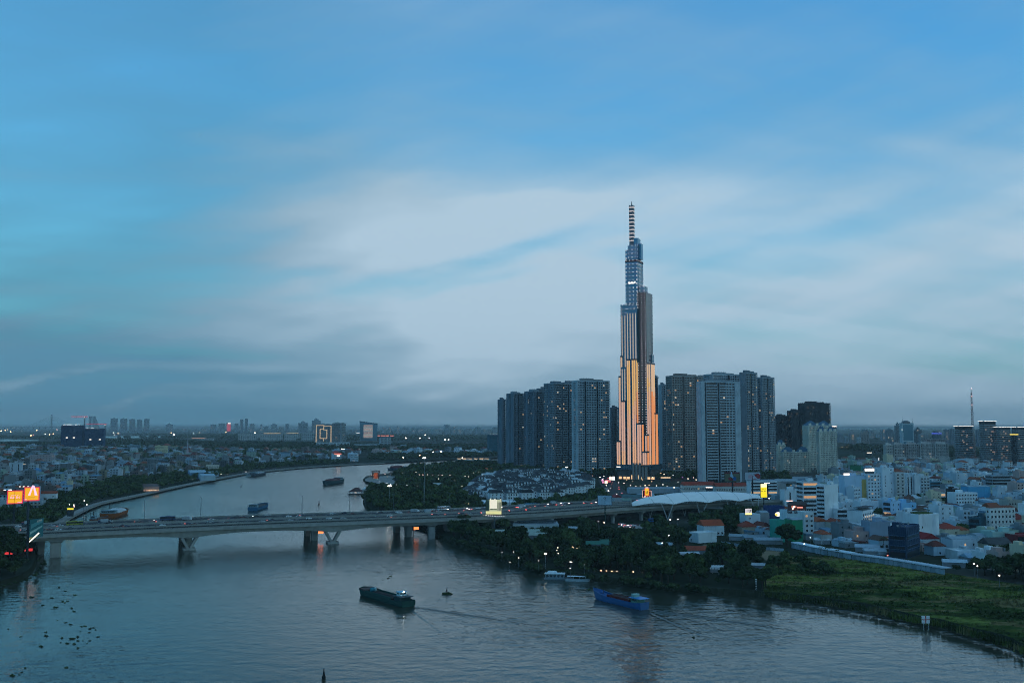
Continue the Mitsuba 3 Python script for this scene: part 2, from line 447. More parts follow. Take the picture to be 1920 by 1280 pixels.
put('bare_ground', flat(bare, GZ + 0.035), 'paint', color=(0.16, 0.115, 0.06), kind='structure', label='bare brown earth behind the riverside trees')
# ---------------------------------------------------------------- the rail viaduct and the two road bridges behind it
VZ = 15.2
vline = smooth_line([G(u, v, VZ) for u, v in [(-420, 1027), (-120, 1012.5), (0, 1007), (120, 1001.5), (240, 996), (360, 990.5), (480, 985.5), (627, 980.5), (813, 974), (900, 970), (1012, 964.5), (1125, 957), (1209, 950), (1300, 944.5), (1429, 939.5), (1560, 932)]], 3)
seg = np.r_[0, np.cumsum(np.linalg.norm(np.diff(vline, axis=0), axis=1))]
VL = seg[-1]


def on(line, s):
    sg = np.r_[0, np.cumsum(np.linalg.norm(np.diff(line, axis=0), axis=1))]
    return np.array([np.interp(s, sg, line[:, k]) for k in (0, 1)])


def at_s(s, off=0.0):
    """Point on the viaduct's near edge at arc length s, moved off metres away from the camera's side, and the angle of travel."""
    a, b = on(vline, max(s - 1, 0)), on(vline, min(s + 1, VL))
    t = (b - a) / np.linalg.norm(b - a)
    return on(vline, s) + off * np.array([-t[1], t[0]]), math.atan2(t[1], t[0])


def s_of_u(u):
    ss = np.linspace(0, VL, 1500)
    us = np.array([px(*on(vline, s), VZ)[0] for s in ss[::5]])
    return float(np.interp(u, us, ss[::5]))


PIERS = [s_of_u(u) for u in (106, 357, 626, 813)]
SL = np.arange(0, VL, 3.0)


def depth(s):
    base = 2.3
    d = base
    for k, w, top in ((1, 44, 5.0), (2, 44, 5.0)):
        q = abs(s - PIERS[k])
        if q < w:
            d = max(d, base + (top - base) * (1 - q / w) ** 1.8)
    return d


def sweep(line_s, section):
    """Sweeps section(s) -> list of (offset, z) along the viaduct; closed loops."""
    P = []
    for s in line_s:
        p, a = at_s(s)
        nrm = np.array([-math.sin(a), math.cos(a)])
        q = section(s)
        P.append([[*(p + nrm * o), z] for o, z in q] + [[*(p + nrm * q[0][0]), q[0][1]]])
    return np.array(P)[:, ::-1]


via = thing('rail_viaduct', 'long grey concrete rail viaduct with V shaped piers, in front of the road bridges', 'viaduct')
cuts = [0, *PIERS, *np.arange(PIERS[3] + 36, VL - 5, 36.0), VL - 0.1]
for a, b in zip(cuts[:-1], cuts[1:]):
    ss = np.linspace(a + 0.04, b - 0.04, max(3, int((b - a) / 3)))
    m = M().sheet(sweep(ss, lambda s: [(3.0, VZ - 1.9 - depth(s)), (1.6, VZ - 2.0), (8.4, VZ - 2.0), (7.0, VZ - 1.9 - depth(s))]))
    put('girder', m, 'concrete', parent=via)
    m = M().sheet(sweep(ss, lambda s: [(0.0, VZ - 1.75), (0.0, VZ - 1.3), (10.0, VZ - 1.3), (10.0, VZ - 1.75), (8.4, VZ - 2.0), (1.6, VZ - 2.0)]))
    put('deck', m, 'concrete', parent=via)
    for o in (0.0, 9.7):
        m = M().sheet(sweep(ss, lambda s, o=o: [(o, VZ - 1.3), (o, VZ), (o + 0.3, VZ), (o + 0.3, VZ - 1.3)]))
        put('parapet', m, 'concrete', parent=via)
m = M()
for o in (2.2, 3.6, 6.3, 7.7):
    m.sheet(sweep(SL, lambda s, o=o: [(o, VZ - 1.3), (o, VZ - 0.95), (o + 0.12, VZ - 0.95), (o + 0.12, VZ - 1.3)]))
put('rail', m, 'paint', color=(0.09, 0.085, 0.08), parent=via, kind='stuff')
m = M()
for s in np.arange(0, VL, 24.0):                            # thin signal posts along the parapet
    p, a = at_s(s, 9.85)
    m.at((*p, VZ), a).box(-.08, .08, -.08, .08, 0, 3.2)
put('cable_post', m, 'paint', color=(0.10, 0.11, 0.12), parent=via, kind='stuff')

for k, s in enumerate(PIERS):
    p, a = at_s(s, 5.0)
    if k in (1, 2):
        d = VZ - 1.9 - depth(s)
        m = M((*p, 0), a)
        for sg in (-1, 1):
            x0, x1 = sg * 0.9, sg * 5.2
            lo, hi = sorted((x0 - sg * 0.9, x0 + sg * 1.1)), sorted((x1 - sg * 1.1, x1 + sg * 1.1))
            m.frustum((lo[0], lo[1], -2.6, 2.6), (hi[0], hi[1], -2.6, 2.6), 1.4, d + 0.35)
        put('v_pier', m, 'concrete', parent=via)
        put('pile_cap', M((*p, 0), a).box(-4.2, 4.2, -4.4, 4.4, -1.5, 1.4), 'concrete', parent=via)
    else:
        d = VZ - 1.9 - depth(s)
        w = 3.3 if k == 0 else 2.4
        m = M((*p, 0), a).frustum((-w, w, -2.0, 2.0), (-w, w, -2.0, 2.0), -1.0, d - 1.6).frustum((-w, w, -2.0, 2.0), (-w - 1.2, w + 1.2, -3.6, 3.6), d - 1.6, d - 0.3).box(-w - 1.2, w + 1.2, -3.6, 3.6, d - 0.3, d)
        put('pier', m, 'concrete', parent=via)
for s in [PIERS[0] - 34, PIERS[0] - 68, *[x for x in cuts if PIERS[3] + 30 < x < VL - 4]]:
    p, a = at_s(s, 5.0)
    d = VZ - 1.9 - depth(s)
    put('pier', M((*p, 0), a).box(-1.1, 1.1, -1.3, 1.3, 0, d - 2.6).frustum((-1.1, 1.1, -1.3, 1.3), (-1.5, 1.5, -4.0, 4.0), d - 2.6, d - 0.5).box(-1.5, 1.5, -4.0, 4.0, d - 0.5, d), 'concrete', parent=via)

# the road bridges
RZ = 15.6


def rz(s):
    return RZ - (RZ - GZ - 0.4) * sstep(VL * 0.69, VL * 0.93, s)


def road_bridge(o0, o1, label):
    br = thing('road_bridge', label, 'bridge')
    ss = np.linspace(0, VL - 0.2, 220)
    put('deck', M().sheet(sweep(ss, lambda s: [(o0, rz(s) - 1.7), (o0, rz(s)), (o1, rz(s)), (o1, rz(s) - 1.7), (o1 - 3, rz(s) - 2.6), (o0 + 3, rz(s) - 2.6)])), 'asphalt', parent=br)
    for o in (o0, o1 - 0.35):
        put('barrier', M().sheet(sweep(ss, lambda s, o=o: [(o, rz(s)), (o, rz(s) + 1.0), (o + 0.35, rz(s) + 1.0), (o + 0.35, rz(s))])), 'concrete', parent=br)
    put('bike_lane_barrier', M().sheet(sweep(ss, lambda s: [(o0 + 4.2, rz(s)), (o0 + 4.2, rz(s) + 0.8), (o0 + 4.45, rz(s) + 0.8), (o0 + 4.45, rz(s))])), 'concrete', parent=br)
    m = M()
    for o in np.linspace(o0 + 8, o1 - 4, 5):
        for s in np.arange(20, VL - 60, 9.0):
            p, a = at_s(s, o)
            m.at((*p, rz(s)), a).box(0, 3.2, -.09, .09, 0.004, 0.03)
    put('lane_marking', m, 'paint', color=(0.55, 0.55, 0.53), parent=br, kind='stuff')
    for o in (o0 + 4.75, o1 - 0.7):
        put('edge_line', M().sheet(sweep(ss, lambda s, o=o: [(o, rz(s) + .004), (o, rz(s) + .02), (o + 0.18, rz(s) + .02), (o + 0.18, rz(s) + .004)])), 'paint', color=(0.55, 0.55, 0.53), parent=br)
    for s in [PIERS[0] - 60, PIERS[0] - 8, PIERS[1] + 3, PIERS[2] - 10, PIERS[3] - 12, PIERS[3] + 24, PIERS[3] + 62, PIERS[3] + 100]:
        m = M()
        p, a = at_s(s, (o0 + o1) / 2)
        m.at((*p, 0), a).frustum((-2.0, 2.0, -3, 3), (-2.2, 2.2, -5, 5), -1, rz(s) - 4.0)
        p, a = at_s(s, (o0 + o1) / 2)
        m.at((*p, 0), a).box(-1.6, 1.6, -(o1 - o0) / 2 + 2, (o1 - o0) / 2 - 2, rz(s) - 4.0, rz(s) - 2.5)
        put('pier', m, 'concrete', parent=br)
    return br


road_bridge(16, 42, 'nearer of the two grey road bridges, right behind the rail viaduct')
road_bridge(47, 79, 'farther of the two grey road bridges, with open river behind it')

# tall lamp posts on the bridges, their lamps not lit yet
for i, (u, h, o) in enumerate([(156, 16, 44.5), (270, 18, 44.5), (376, 18.5, 44.5), (566, 17.5, 44.5), (655, 17, 44.5), (738, 17, 44.5), (842, 17, 44.5), (956, 16, 44.5), (1046, 15, 44.5), (1103, 14, 44.5), (684, 22, 79.5)]):
    s = s_of_u(u)
    p, a = at_s(s, o)
    for _ in range(4):
        s += (u - px(*p, RZ)[0]) * mpp(*p)
        p, a = at_s(s, o)
    lp = thing('bridge_lamp_post', None, 'lamp post', 'tall lamp posts on the road bridges')
    z0 = rz(s) - 0.3
    put('pole', M((*p, z0), a).tube([0, 0, 0], [0, 0, h], .22, .11), 'paint', color=(0.10, 0.12, 0.14), parent=lp)
    for sg in (-1, 1):
        arm = put('arm', M((*p, z0), a).tube([0, 0, h - .6], [0, sg * 3.2, h], .09, .07, 5), 'paint', color=(0.10, 0.12, 0.14), parent=lp)
        put('lamp_head', M((*p, z0), a).box(-.25, .25, min(sg * 2.6, sg * 4.0), max(sg * 2.6, sg * 4.0), h - .05, h + .18), 'paint', color=(0.20, 0.21, 0.22), parent=lp)
# orange work lamps under the deck, on the piers by the water
for i, (u, v, o) in enumerate([(601, 1001, 30), (780, 994, 30)]):
    s = s_of_u(u)
    p, a = at_s(s, o)
    for _ in range(4):
        s += (u - px(*p, 5)[0]) * mpp(*p)
        p, a = at_s(s, o)
    lp = thing('pier_lamp', ('orange work lamp glowing under the road bridges beside the second V pier from the left', 'orange work lamp glowing under the road bridges by the right bank')[i], 'lamp')
    put('bracket', M((*p, 0), a).box(-2.4, -2.2, -1.0, 1.0, 0, 12.5), 'paint', color=(0.3, 0.16, 0.08), parent=lp)
    put('lamp_head', M((*p, 0), a).box(-2.0, 2.0, -1.0, -.6, 5.0, 7.2), emit=LUM(1.0, 0.22, 0.06, 2.0), parent=lp)

# ---------------------------------------------------------------- station with a white membrane roof over the viaduct
st = thing('station_canopy', 'white wavy membrane roof of the elevated station over the viaduct', 'station')
sA, sB = s_of_u(1192), s_of_u(1436)
NB = 4
bays = np.linspace(sA, sB, NB + 1)


def roof_pt(q, w):
    """q along 0..1, w across -1 (camera side) .. 1."""
    s = sA + (sB - sA) * q
    p, a = at_s(min(s, VL), 5.0)
    nrm = np.array([-math.sin(a), math.cos(a)])
    env = math.sin(math.pi * min(max(q, 0.001), .999)) ** 0.55
    bay = (q * 4.0 + 0.0) % 1.0
    scal = abs(math.sin(math.pi * (q * 4.0 - 0.02)))        # 0 at the struts' low points, 1 in mid bay
    half = 17.0 * env * (1.0 - 0.15 * scal)
    ridge = VZ + 3.6 + 7.4 * env
    edge = VZ + 2.0 + 1.9 * scal - 0.6 * (1 - env)
    z = edge + (ridge - edge) * (1 - abs(w) ** 2.0) - 0.25 * (1 - scal) * (1 - abs(w))
    return [*(p + nrm * half * w), z]


for k in range(NB):
    q = np.linspace(k / NB, (k + 1) / NB, 14)
    P = np.array([[roof_pt(x, w) for w in np.linspace(-1, 1, 15)] for x in q])
    low = P - [0, 0, 0.25]
    m = M().sheet(P).sheet(low[:, ::-1]).sheet(np.stack([P[:, 0], low[:, 0]], 1)[:, ::-1]).sheet(np.stack([P[:, -1], low[:, -1]], 1))
    put('membrane', m, 'membrane', parent=st, smooth=True)
m = M()
for k in range(1, NB * 2):
    for w0, w1 in zip(np.linspace(-1, 1, 11)[:-1], np.linspace(-1, 1, 11)[1:]):
        a_, b_ = np.array(roof_pt(k / NB / 2, w0)), np.array(roof_pt(k / NB / 2, w1))
        m.tube(a_ + [0, 0, .08], b_ + [0, 0, .08], .16, n=4)
put('roof_rib', m, 'paint', color=(0.30, 0.32, 0.34), parent=st, kind='stuff')
for k in range(NB):
    q0 = (k + 0.78) / NB if k else 0.22
    q0 = (0.215, 0.47, 0.70, 0.895)[k]
    s = sA + (sB - sA) * q0
    for side in (-1, 1):
        foot, a = at_s(min(s, VL), 5.0 + side * 11.5)
        for dq in (-0.042, 0.042):
            top = np.array(roof_pt(q0 + dq, side * 0.9))
            put('strut', M().tube([*foot, GZ], top, .42, .34, 8), 'gloss', color=(0.5, 0.52, 0.54), parent=st)
for side in (1, 8.6):
    m = M()
    for s in np.arange(sA + 14, sB - 10, 6):
        p, a = at_s(s, side)
        m.at((*p, VZ - 1.3), a).box(0, 5.9, 0, .6, 0, 1.1)
    put('platform', m, 'concrete', parent=st)
# ---------------------------------------------------------------- the tall tower with its lit cladding
BETA = math.radians(24.5)
E1, E2 = np.array([math.cos(BETA), -math.sin(BETA)]), np.array([math.sin(BETA), math.cos(BETA)])
TO = G(1217, 899)


def FP(u, v, b):
    d = ray(u, v)
    t = (b + TO @ E2) / (d[:2] @ E2)
    return float((t * d[:2] - TO) @ E1), CAMZ + t * d[2]


def RP(u, v, a):
    d = ray(u, v)
    t = (a + TO @ E1) / (d[:2] @ E1)
    return float((t * d[:2] - TO) @ E2), CAMZ + t * d[2]


LEDC = [(0.80, 0.44, 0.25), (0.82, 0.47, 0.17), (0.72, 0.43, 0.32), (0.74, 0.50, 0.32), (0.86, 0.31, 0.11), (0.86, 0.38, 0.16)]


def led_class(s, z, side, seed):
    """Which of the show's colours a stretch of a bar has: drifting patches of pink and gold, orange on the side faces."""
    h = (z - 25) / 185
    q = float(meshkit.fbm(np.array([s * 0.022 + seed * 3, z * 0.013, 3.0]), 3, 4))
    if side and h < 0.62:
        return 4 if q < 0.5 else 5
    if q > 0.62 - .03 * (h < .3):
        return 1
    if h > 0.62:
        return 3
    return 2 if q < 0.42 else 0


tw = thing('skyscraper', 'very tall stepped glass skyscraper with a gold and pink lit lower half and slim spire', 'skyscraper')
ZL = FP(1195, 870.5, 0)[1]
dots, fins, frames = M(TO, -BETA), M(TO, -BETA), M(TO, -BETA)
FLOOR = 6.4


def clad(a0, a1, b0, b1, z0, z1, style, faces='fr', part='shaft', leds=None):
    """One tube of the bundle: its glass body and what its front (f) and right (r) faces carry."""
    shaft = put(part, M(TO, -BETA).box(a0, a1, b0, b1, z0, z1), 'tower_glass' if style != 'core' else 'glass', parent=tw)
    for face in faces:
        n0, n1 = (a0, a1) if face == 'f' else (b0, b1)

        def q(mm, s0, s1, z_0, z_1, t):
            if face == 'f':
                mm.box(s0, s1, b0 - t, b0 + 0.02, z_0, z_1)
            else:
                mm.box(a1 - 0.02, a1 + t, s0, s1, z_0, z_1)
        if style == 'led':
            lo, hi = leds or (z0, z1 - 2.2)
            n = max(2, int(round((n1 - n0 - 1.2) / 3.1)))
            w = (n1 - n0 - 1.4) / n
            mm = {}
            n0 += .7

            for k in range(n):
                zs = np.linspace(lo, hi, max(2, int((hi - lo) / 7) + 1))
                cl = [led_class(n0 + k * w, (u_ + v_) / 2 + 9 * ((k // 3) % 2), face == 'r', a0 * 0.013) for u_, v_ in zip(zs[:-1], zs[1:])]
                i = 0
                while i < len(cl):
                    j = i
                    while j < len(cl) and cl[j] == cl[i]:
                        j += 1
                    q(mm.setdefault(cl[i], M(TO, -BETA)), n0 + (k + .12) * w, n0 + (k + .88) * w, zs[i], zs[j], 0.45)
                    i = j
            for c_, x_ in sorted(mm.items()):
                put('light_strip', x_, emit=LUM(*LEDC[c_], 0.88), parent=shaft, kind='stuff')
        if style == 'fins':
            n = max(1, int(round((n1 - n0) / 4.6)))
            w = (n1 - n0) / n
            for k in range(n):
                q(fins, n0 + (k + .34) * w, n0 + (k + .34) * w + 1.35, z0, z1 - 3, 0.5)
            for z in np.arange(z0 + FLOOR, z1, FLOOR):
                q(frames, n0, n1, z - .2, z + .25, 0.12)
        if style in ('dots', 'core'):
            for z in np.arange(z1 - 2, z0, -FLOOR if style == 'dots' else -3.9):
                q(frames, n0, n1, z - .22, z + .22, 0.12 if style == 'dots' else 1.1)
                st_ = 3.1 if face == 'f' else 4.2
                for s_ in np.arange(n0 + 1.4, n1 - 1, st_ * 1.9):
                    hd = .58 if style == 'dots' else .36
                    q(dots, s_ - hd, s_ + hd, z + .5, z + .5 + 1.9 * hd, 0.3 if style == 'dots' else 1.3)
            if face == 'r' or style == 'core':
                for s_ in np.arange(n0 + .2, n1, 4.2):
                    q(frames, s_ - .18, s_ + .18, z0, z1, 0.2)
        if style == 'led':
            q(frames, n0, n1, z1 - 2.0, z1 + .3, 0.5)
    return shaft


def tube(u0, u1, vt, b, deep, style, vb=870.5, us=None, faces='fr', leds=None, part='shaft'):
    vm = (vt + vb) / 2
    a0, a1 = FP(u0, vm, b)[0], FP(u1, vm, b)[0]
    z1 = FP(u1, vt, b)[1]
    z0 = FP(u1, vb, b)[1]
    b1 = b + deep if us is None else RP(us, vm, a1)[0]
    return clad(a0, a1, b, b1, z0, z1, style, faces, part, leds), (a0, a1, b, b1, z0, z1)


tube(1155.6, 1164.2, 826, 6, 34, 'led', faces='f')
tube(1164.6, 1173.4, 751, 1, 40, 'led', faces='f')
tube(1160, 1165, 705, 14, 30, 'led', faces='f')
tube(1165.2, 1174.6, 688, 5, 30, 'fins', faces='f')
tube(1163.6, 1168.4, 667, 16, 28, 'led', faces='f')
tube(1175, 1183.3, 673, 1, 40, 'led', faces='f')
tube(1184.5, 1193.4, 672.5, 1, 9, 'led', faces='fr')
tube(1164, 1174.8, 571, 17, 28, 'fins', faces='f', vb=700)
tube(1174.4, 1194.6, 583, 5, 11, 'fins', faces='f', vb=680)
tube(1165.5, 1196.2, 569.6, 16, 40, 'dots', faces='f', vb=590)
tube(1174.4, 1194.6, 577, 4.4, 12, 'dots', faces='f', vb=584)
_, core = tube(1196, 1213, 547, 13, 36, 'core', faces='f', vb=860)
tube(1193.8, 1203.4, 793, -3, 19, 'led', us=1207)
tube(1208.8, 1213.6, 814, -6, 20, 'led', us=1217)
tube(1204, 1213.4, 846, -10, 20, 'led', us=1217)
_, KL = tube(1212.4, 1221.3, 680, 6, 30, 'led', us=1228.6, vb=870.5)
a1 = KL[1]
bM = RP(1229.4, 820, a1 + 2)[0]
clad(a1 - 30, a1 + 2, bM, RP(1233.7, 820, a1 + 2)[0], ZL, RP(1231, 774, a1 + 2)[1], 'led', 'fr')
tube(1216, 1222.4, 664, 34, 12, 'dots', faces='fr', vb=700)
_, U = tube(1172.6, 1195, 486, 17, 30, 'dots', us=1206, vb=569.6)
put('mechanical_band', M(TO, -BETA).box(U[0] - .25, U[1] + .25, U[2] - .25, U[3] + .2, U[5] - 4, U[5]), 'paint', color=(0.03, 0.035, 0.05), parent=tw)
tube(1172.4, 1177.4, 468.5, 17.4, 24, 'dots', faces='f', vb=486)
tube(1177, 1195, 458.5, 17.2, 26, 'dots', us=1202.2, vb=486)
tube(1188.6, 1195.5, 446, 20, 12, 'plain', us=1200.8, vb=459, part='crown')
tube(1195.4, 1202.4, 456.5, 25, 8, 'plain', us=1205.6, vb=486, part='crown')
aU = U[1]
for u0, u1, vt in ((1204.5, 1209.6, 536), (1206.5, 1211.6, 551), (1208, 1216.4, 559.5)):
    bq = U[2] + 10
    A1 = FP(u1, 600, bq)[0]
    clad(A1 - 9, A1, bq - 2, bq + 16, FP(u1, 690, bq)[1], FP(u1, vt, bq)[1], 'dots', 'fr')
# the dark recess of balconies high on the right face
tube(1196, 1203.6, 551.5, 15.5, 12, 'core', faces='f', vb=590)
# spire: a square frame with lit rings and a needle
b_ = 22
s0, s1 = FP(1179.6, 425, b_)[0], FP(1187.4, 425, b_)[0]
z0, z1 = FP(1185, 461, b_)[1], FP(1185, 385, b_)[1]
w = s1 - s0
sp = put('spire', M(TO, -BETA).box(s0 + .6, s1 - .6, b_ + .6, b_ + w - .6, z0, z1), 'paint', color=(0.16, 0.17, 0.20), parent=tw)
m = M(TO, -BETA)
for x in (s0, s1 - .8):
    for y in (b_, b_ + w - .8):
        m.box(x, x + .8, y, y + .8, z0, z1 + 1)
put('corner_post', m, 'paint', color=(0.30, 0.28, 0.28), parent=sp, kind='stuff')
for z in np.linspace(z1 - 4, z0 + 8, 10):
    m = M(TO, -BETA).box(s0 - .2, s1 + .2, b_ - .3, b_ - .1, z, z + 1.3).box(s1 + .1, s1 + .3, b_ - .2, b_ + w + .2, z, z + 1.3)
    put('light_ring', m, emit=LUM(1.0, .93, .95, .80), parent=sp)
put('needle', M(TO, -BETA).tube([(s0 + s1) / 2, b_ + w / 2, z1], [(s0 + s1) / 2, b_ + w / 2, FP(1185, 377, b_)[1]], .9, .5, 8), 'paint', color=(0.10, 0.10, 0.11), parent=sp)
put('facade_light', dots, emit=LUM(.95, .97, 1.0, 1.5), parent=tw, kind='stuff')
put('light_fin', fins, emit=LUM(1.0, .84, .70, .46), parent=tw, kind='stuff')
put('floor_band', frames, 'paint', color=(0.03, 0.06, 0.08), parent=tw, kind='stuff')
m = M(TO, -BETA)                                             # a lit name band, its lettering too small to read
for k, x in enumerate(np.linspace(FP(1178.6, 529, 17)[0], FP(1191.5, 529, 17)[0], 8)[:-1]):
    m.box(x, x + 1.5, U[2] - .6, U[2] - .3, FP(1185, 531.6, 17)[1], FP(1185, 529.2 if k % 3 else 527.6, 17)[1])
put('sign_letter', m, emit=LUM(1, .97, .9, 1.6), parent=tw, kind='stuff')
# podium and entrance
a0, a1 = FP(1154.5, 880, 0)[0], KL[1] + 1
pod = put('podium', M(TO, -BETA).box(a0, a1, 0, 62, GZ + 15, ZL - .4), 'tower_glass', parent=tw)
m = M(TO, -BETA)
for z in np.arange(GZ + 16, ZL - 1, 3.6):
    m.box(a0 - .2, a1 + .2, -.3, 0.02, z, z + .5)
for x in np.linspace(a0, a1 - .5, 16):
    m.box(x, x + .5, -.25, 0.02, GZ + 15, ZL - .5)
put('podium_frame', m, 'paint', color=(0.045, 0.055, 0.07), parent=pod, kind='stuff')
for x in np.linspace(FP(1188, 895, -6)[0], FP(1212, 895, -6)[0], 5):
    put('column', M(TO, -BETA).box(x - 1.6, x + 1.6, -8, -4.8, GZ, GZ + 20 + 6 * (abs(x - (a0 + a1) / 2 - 4) < 9)), 'paint', color=(0.30, 0.27, 0.25), parent=pod)
put('base_wall', M(TO, -BETA).box(a0 + 2, a1 - 2, 2, 60, GZ, GZ + 15), 'paint', color=(0.10, 0.095, 0.09), parent=pod)
m = M(TO, -BETA)
for u in (1163, 1171, 1178, 1186, 1197, 1205, 1216, 1224):
    x = FP(u, 897, 1)[0]
    m.box(x - 2.4, x + 2.4, 1.6, 2.02, GZ + .4, GZ + (6.5 if u in (1197, 1186) else 4))
put('lit_shopfront', m, emit=LUM(1, .62, .32, 1.1), parent=pod, kind='stuff')
put('lit_sign', M(TO, -BETA).box(FP(1156, 875, -1)[0], FP(1163, 875, -1)[0], -.7, -.4, FP(1156, 875.5, 0)[1], FP(1156, 874, 0)[1]), emit=LUM(1, .95, .85, 2), parent=pod)
# ---------------------------------------------------------------- a builder for every larger building
def spans(zones):
    tot = sum(z[1] for z in zones)
    x, out = 0.0, []
    for z in zones:
        out.append((z[0], x / tot, (x + z[1]) / tot))
        x += z[1]
    return out


def solve_len(C, d, u, z=GZ):
    """How far from C along the plan direction d the pixel column u lies."""
    k = (u - 960) / F
    w = zc(*C, z)
    return (k * w - C[0]) / (d[0] - k * d[1] * CP)


WARM = [(1.0, .55, .26), (1.0, .66, .38), (1.0, .85, .66), (.95, .95, 1.0)]


class Block:
    """A building standing on its corner nearest the camera: the right face runs along x, the left face along y of its frame."""

    def __init__(self, base, label, cat, u0, um, u1, vb, vt, phi=30, col_='c9ced2', fl=3.3, group=None, depth=None, glass='glass', z0=GZ, dirt=None, width=None):
        self.C = G(um, vb)
        self.a = math.radians(phi)
        ex, ey = np.array([math.cos(self.a), math.sin(self.a)]), np.array([-math.sin(self.a), math.cos(self.a)])
        self.W = width or solve_len(self.C, ex, u1) if u1 > um + 0.01 else (depth or 12)
        self.D = solve_len(self.C, ey, u0) if u0 < um - 0.01 else (depth or 12)
        if depth and u0 < um - .01 and u1 <= um + .01:
            self.W = depth
        self.W, self.D = min(max(self.W, 2.5), 160), min(max(self.D, 2.5), 160)
        self.h = max(ztop(self.C, vt) - z0, 3.0)
        self.z0, self.c, self.fl, self.glass = z0, col_, fl, glass
        self.key = thing(base, label, cat, group)
        self.m = mpp(*self.C)
        self.phi = phi
        self.rng = np.random.default_rng(int(um * 31 + vb * 17 + vt))

    def F(self):
        return M((*self.C, self.z0), self.a)

    def put(self, part, m, *a, **k):
        return put(part, m, *a, parent=self.key, **k)

    def face(self, mm, f, s0, s1, z0, z1, t, t0=-0.02, o=0.0):
        """A slab on the face f between s0 and s1 along it, standing t proud of it."""
        if f == 'r':
            mm.box(s0, s1, o - t, o - t0, z0, z1)
        elif f == 'l':
            mm.box(o - t, o - t0, s0, s1, z0, z1)
        elif f == 'R':                                       # the far right end, facing +x
            mm.box(self.W + t0 + o, self.W + t + o, s0, s1, z0, z1)

    def tower(self, zr, zl, lit=0.05, wall2=None, crown=True, ground=7, bay=3.2, proud=.5, band=None):
        """A residential tower: glazing behind floor bands, piers, blank walls and balcony stacks."""
        W, D, h, fl = self.W, self.D, self.h, self.fl
        self.put('glazing', self.F().box(1.3, W - 1.3, 1.3, D - 1.3, 0, h - .8), self.glass)
        wall, balc, wall_b = self.F(), self.F(), self.F()
        litm = {}
        n = int(h / fl)
        zs = h - np.arange(n) * fl
        back = self.F().box(.2, W - .2, D - .7, D, 0, h)         # the faces turned away
        self.put('roof_slab', back.box(0, W, 0, D, h - .6, h), 'paint', color=self.c)
        for f, zones, L in (('r', zr, W), ('l', zl, D)):
            for kind, a, b in spans(zones):
                s0, s1 = a * L, b * L
                if kind in ('w', 'W'):
                    self.face(wall if kind == 'w' else wall_b, f, s0, s1, 0, h, proud, -1.4)
                elif kind in ('g', 'G'):
                    ww = wall if kind == 'g' else wall_b
                    for z in zs:
                        self.face(ww, f, s0, s1, z - fl * .44, z, .06, -1.32)
                    nb = max(1, int(round((s1 - s0) / bay)))
                    for k in range(nb + 1):
                        x = s0 + (s1 - s0) * k / nb
                        self.face(ww, f, max(x - .45, s0), min(x + .45, s1), 0, h - .01, .09, -1.32)
                elif kind == 'b':
                    for z in zs[1:]:
                        self.face(balc, f, s0, s1, z - fl * .42, z - .05, proud + .45, -1.32)
                    for x in (s0, s1 - .3):
                        self.face(wall, f, x, x + .3, 0, h, proud + .1, -1.32)
                if kind in 'gGb' and lit > 0:
                    nb = max(1, int(round((s1 - s0) / bay)))
                    for z in zs[1:]:
                        for k in range(nb):
                            if self.rng.random() < lit * (2.2 if meshkit.noise(np.array([s0 * .13 + k * .45, z * .05, self.phi])) > .56 else .12):
                                x = s0 + (s1 - s0) * (k + .5) / nb
                                mm = litm.setdefault(int(self.rng.choice(3, p=[.5, .3, .2])), self.F())
                                self.face(mm, f, x - bay * .32, x + bay * .32, z - fl + .15, z - fl * .46, -1.16, -1.28)
        self.put('facade', wall, 'paint', color=self.c, kind='stuff')
        self.put('facade_panel', wall_b, 'paint', color=wall2 or self.c, kind='stuff')
        self.put('balcony', balc, 'paint', color=band or self.c, kind='stuff')
        for c_, mm in sorted(litm.items()):
            self.put('lit_window', mm, emit=LUM(*WARM[c_], self.rng.uniform(.38, .62)), kind='stuff')
        if crown:
            m = self.F()
            m.box(W * .18, W * .55, D * .3, D * .7, h, h + 5).box(W * .6, W * .85, D * .35, D * .75, h, h + 3.5)
            self.put('roof_house', m, 'paint', color=wall2 or self.c)
            m = self.F()
            m.box(0, W, -.1, .25, h, h + 1.3).box(-.1, .25, 0, D, h, h + 1.3).box(W - .25, W, 0, D, h, h + 1.3)
            self.put('parapet', m, 'paint', color=self.c)
        return self

    def body(self, part='wall'):
        m = self.F().box(0, self.W, 0, self.D, 0, self.h)
        self.put(part, m, 'paint', color=self.c)
        m = self.F()
        t, h, W, D = .25, self.h, self.W, self.D
        m.box(0, W, -.05, t, h + .02, h + .9).box(0, W, D - t, D + .05, h + .02, h + .9).box(-.05, t, t, D - t, h + .02, h + .9).box(W - t, W + .05, t, D - t, h + .02, h + .9)
        self.put('parapet', m, 'paint', color=self.c)
        return self

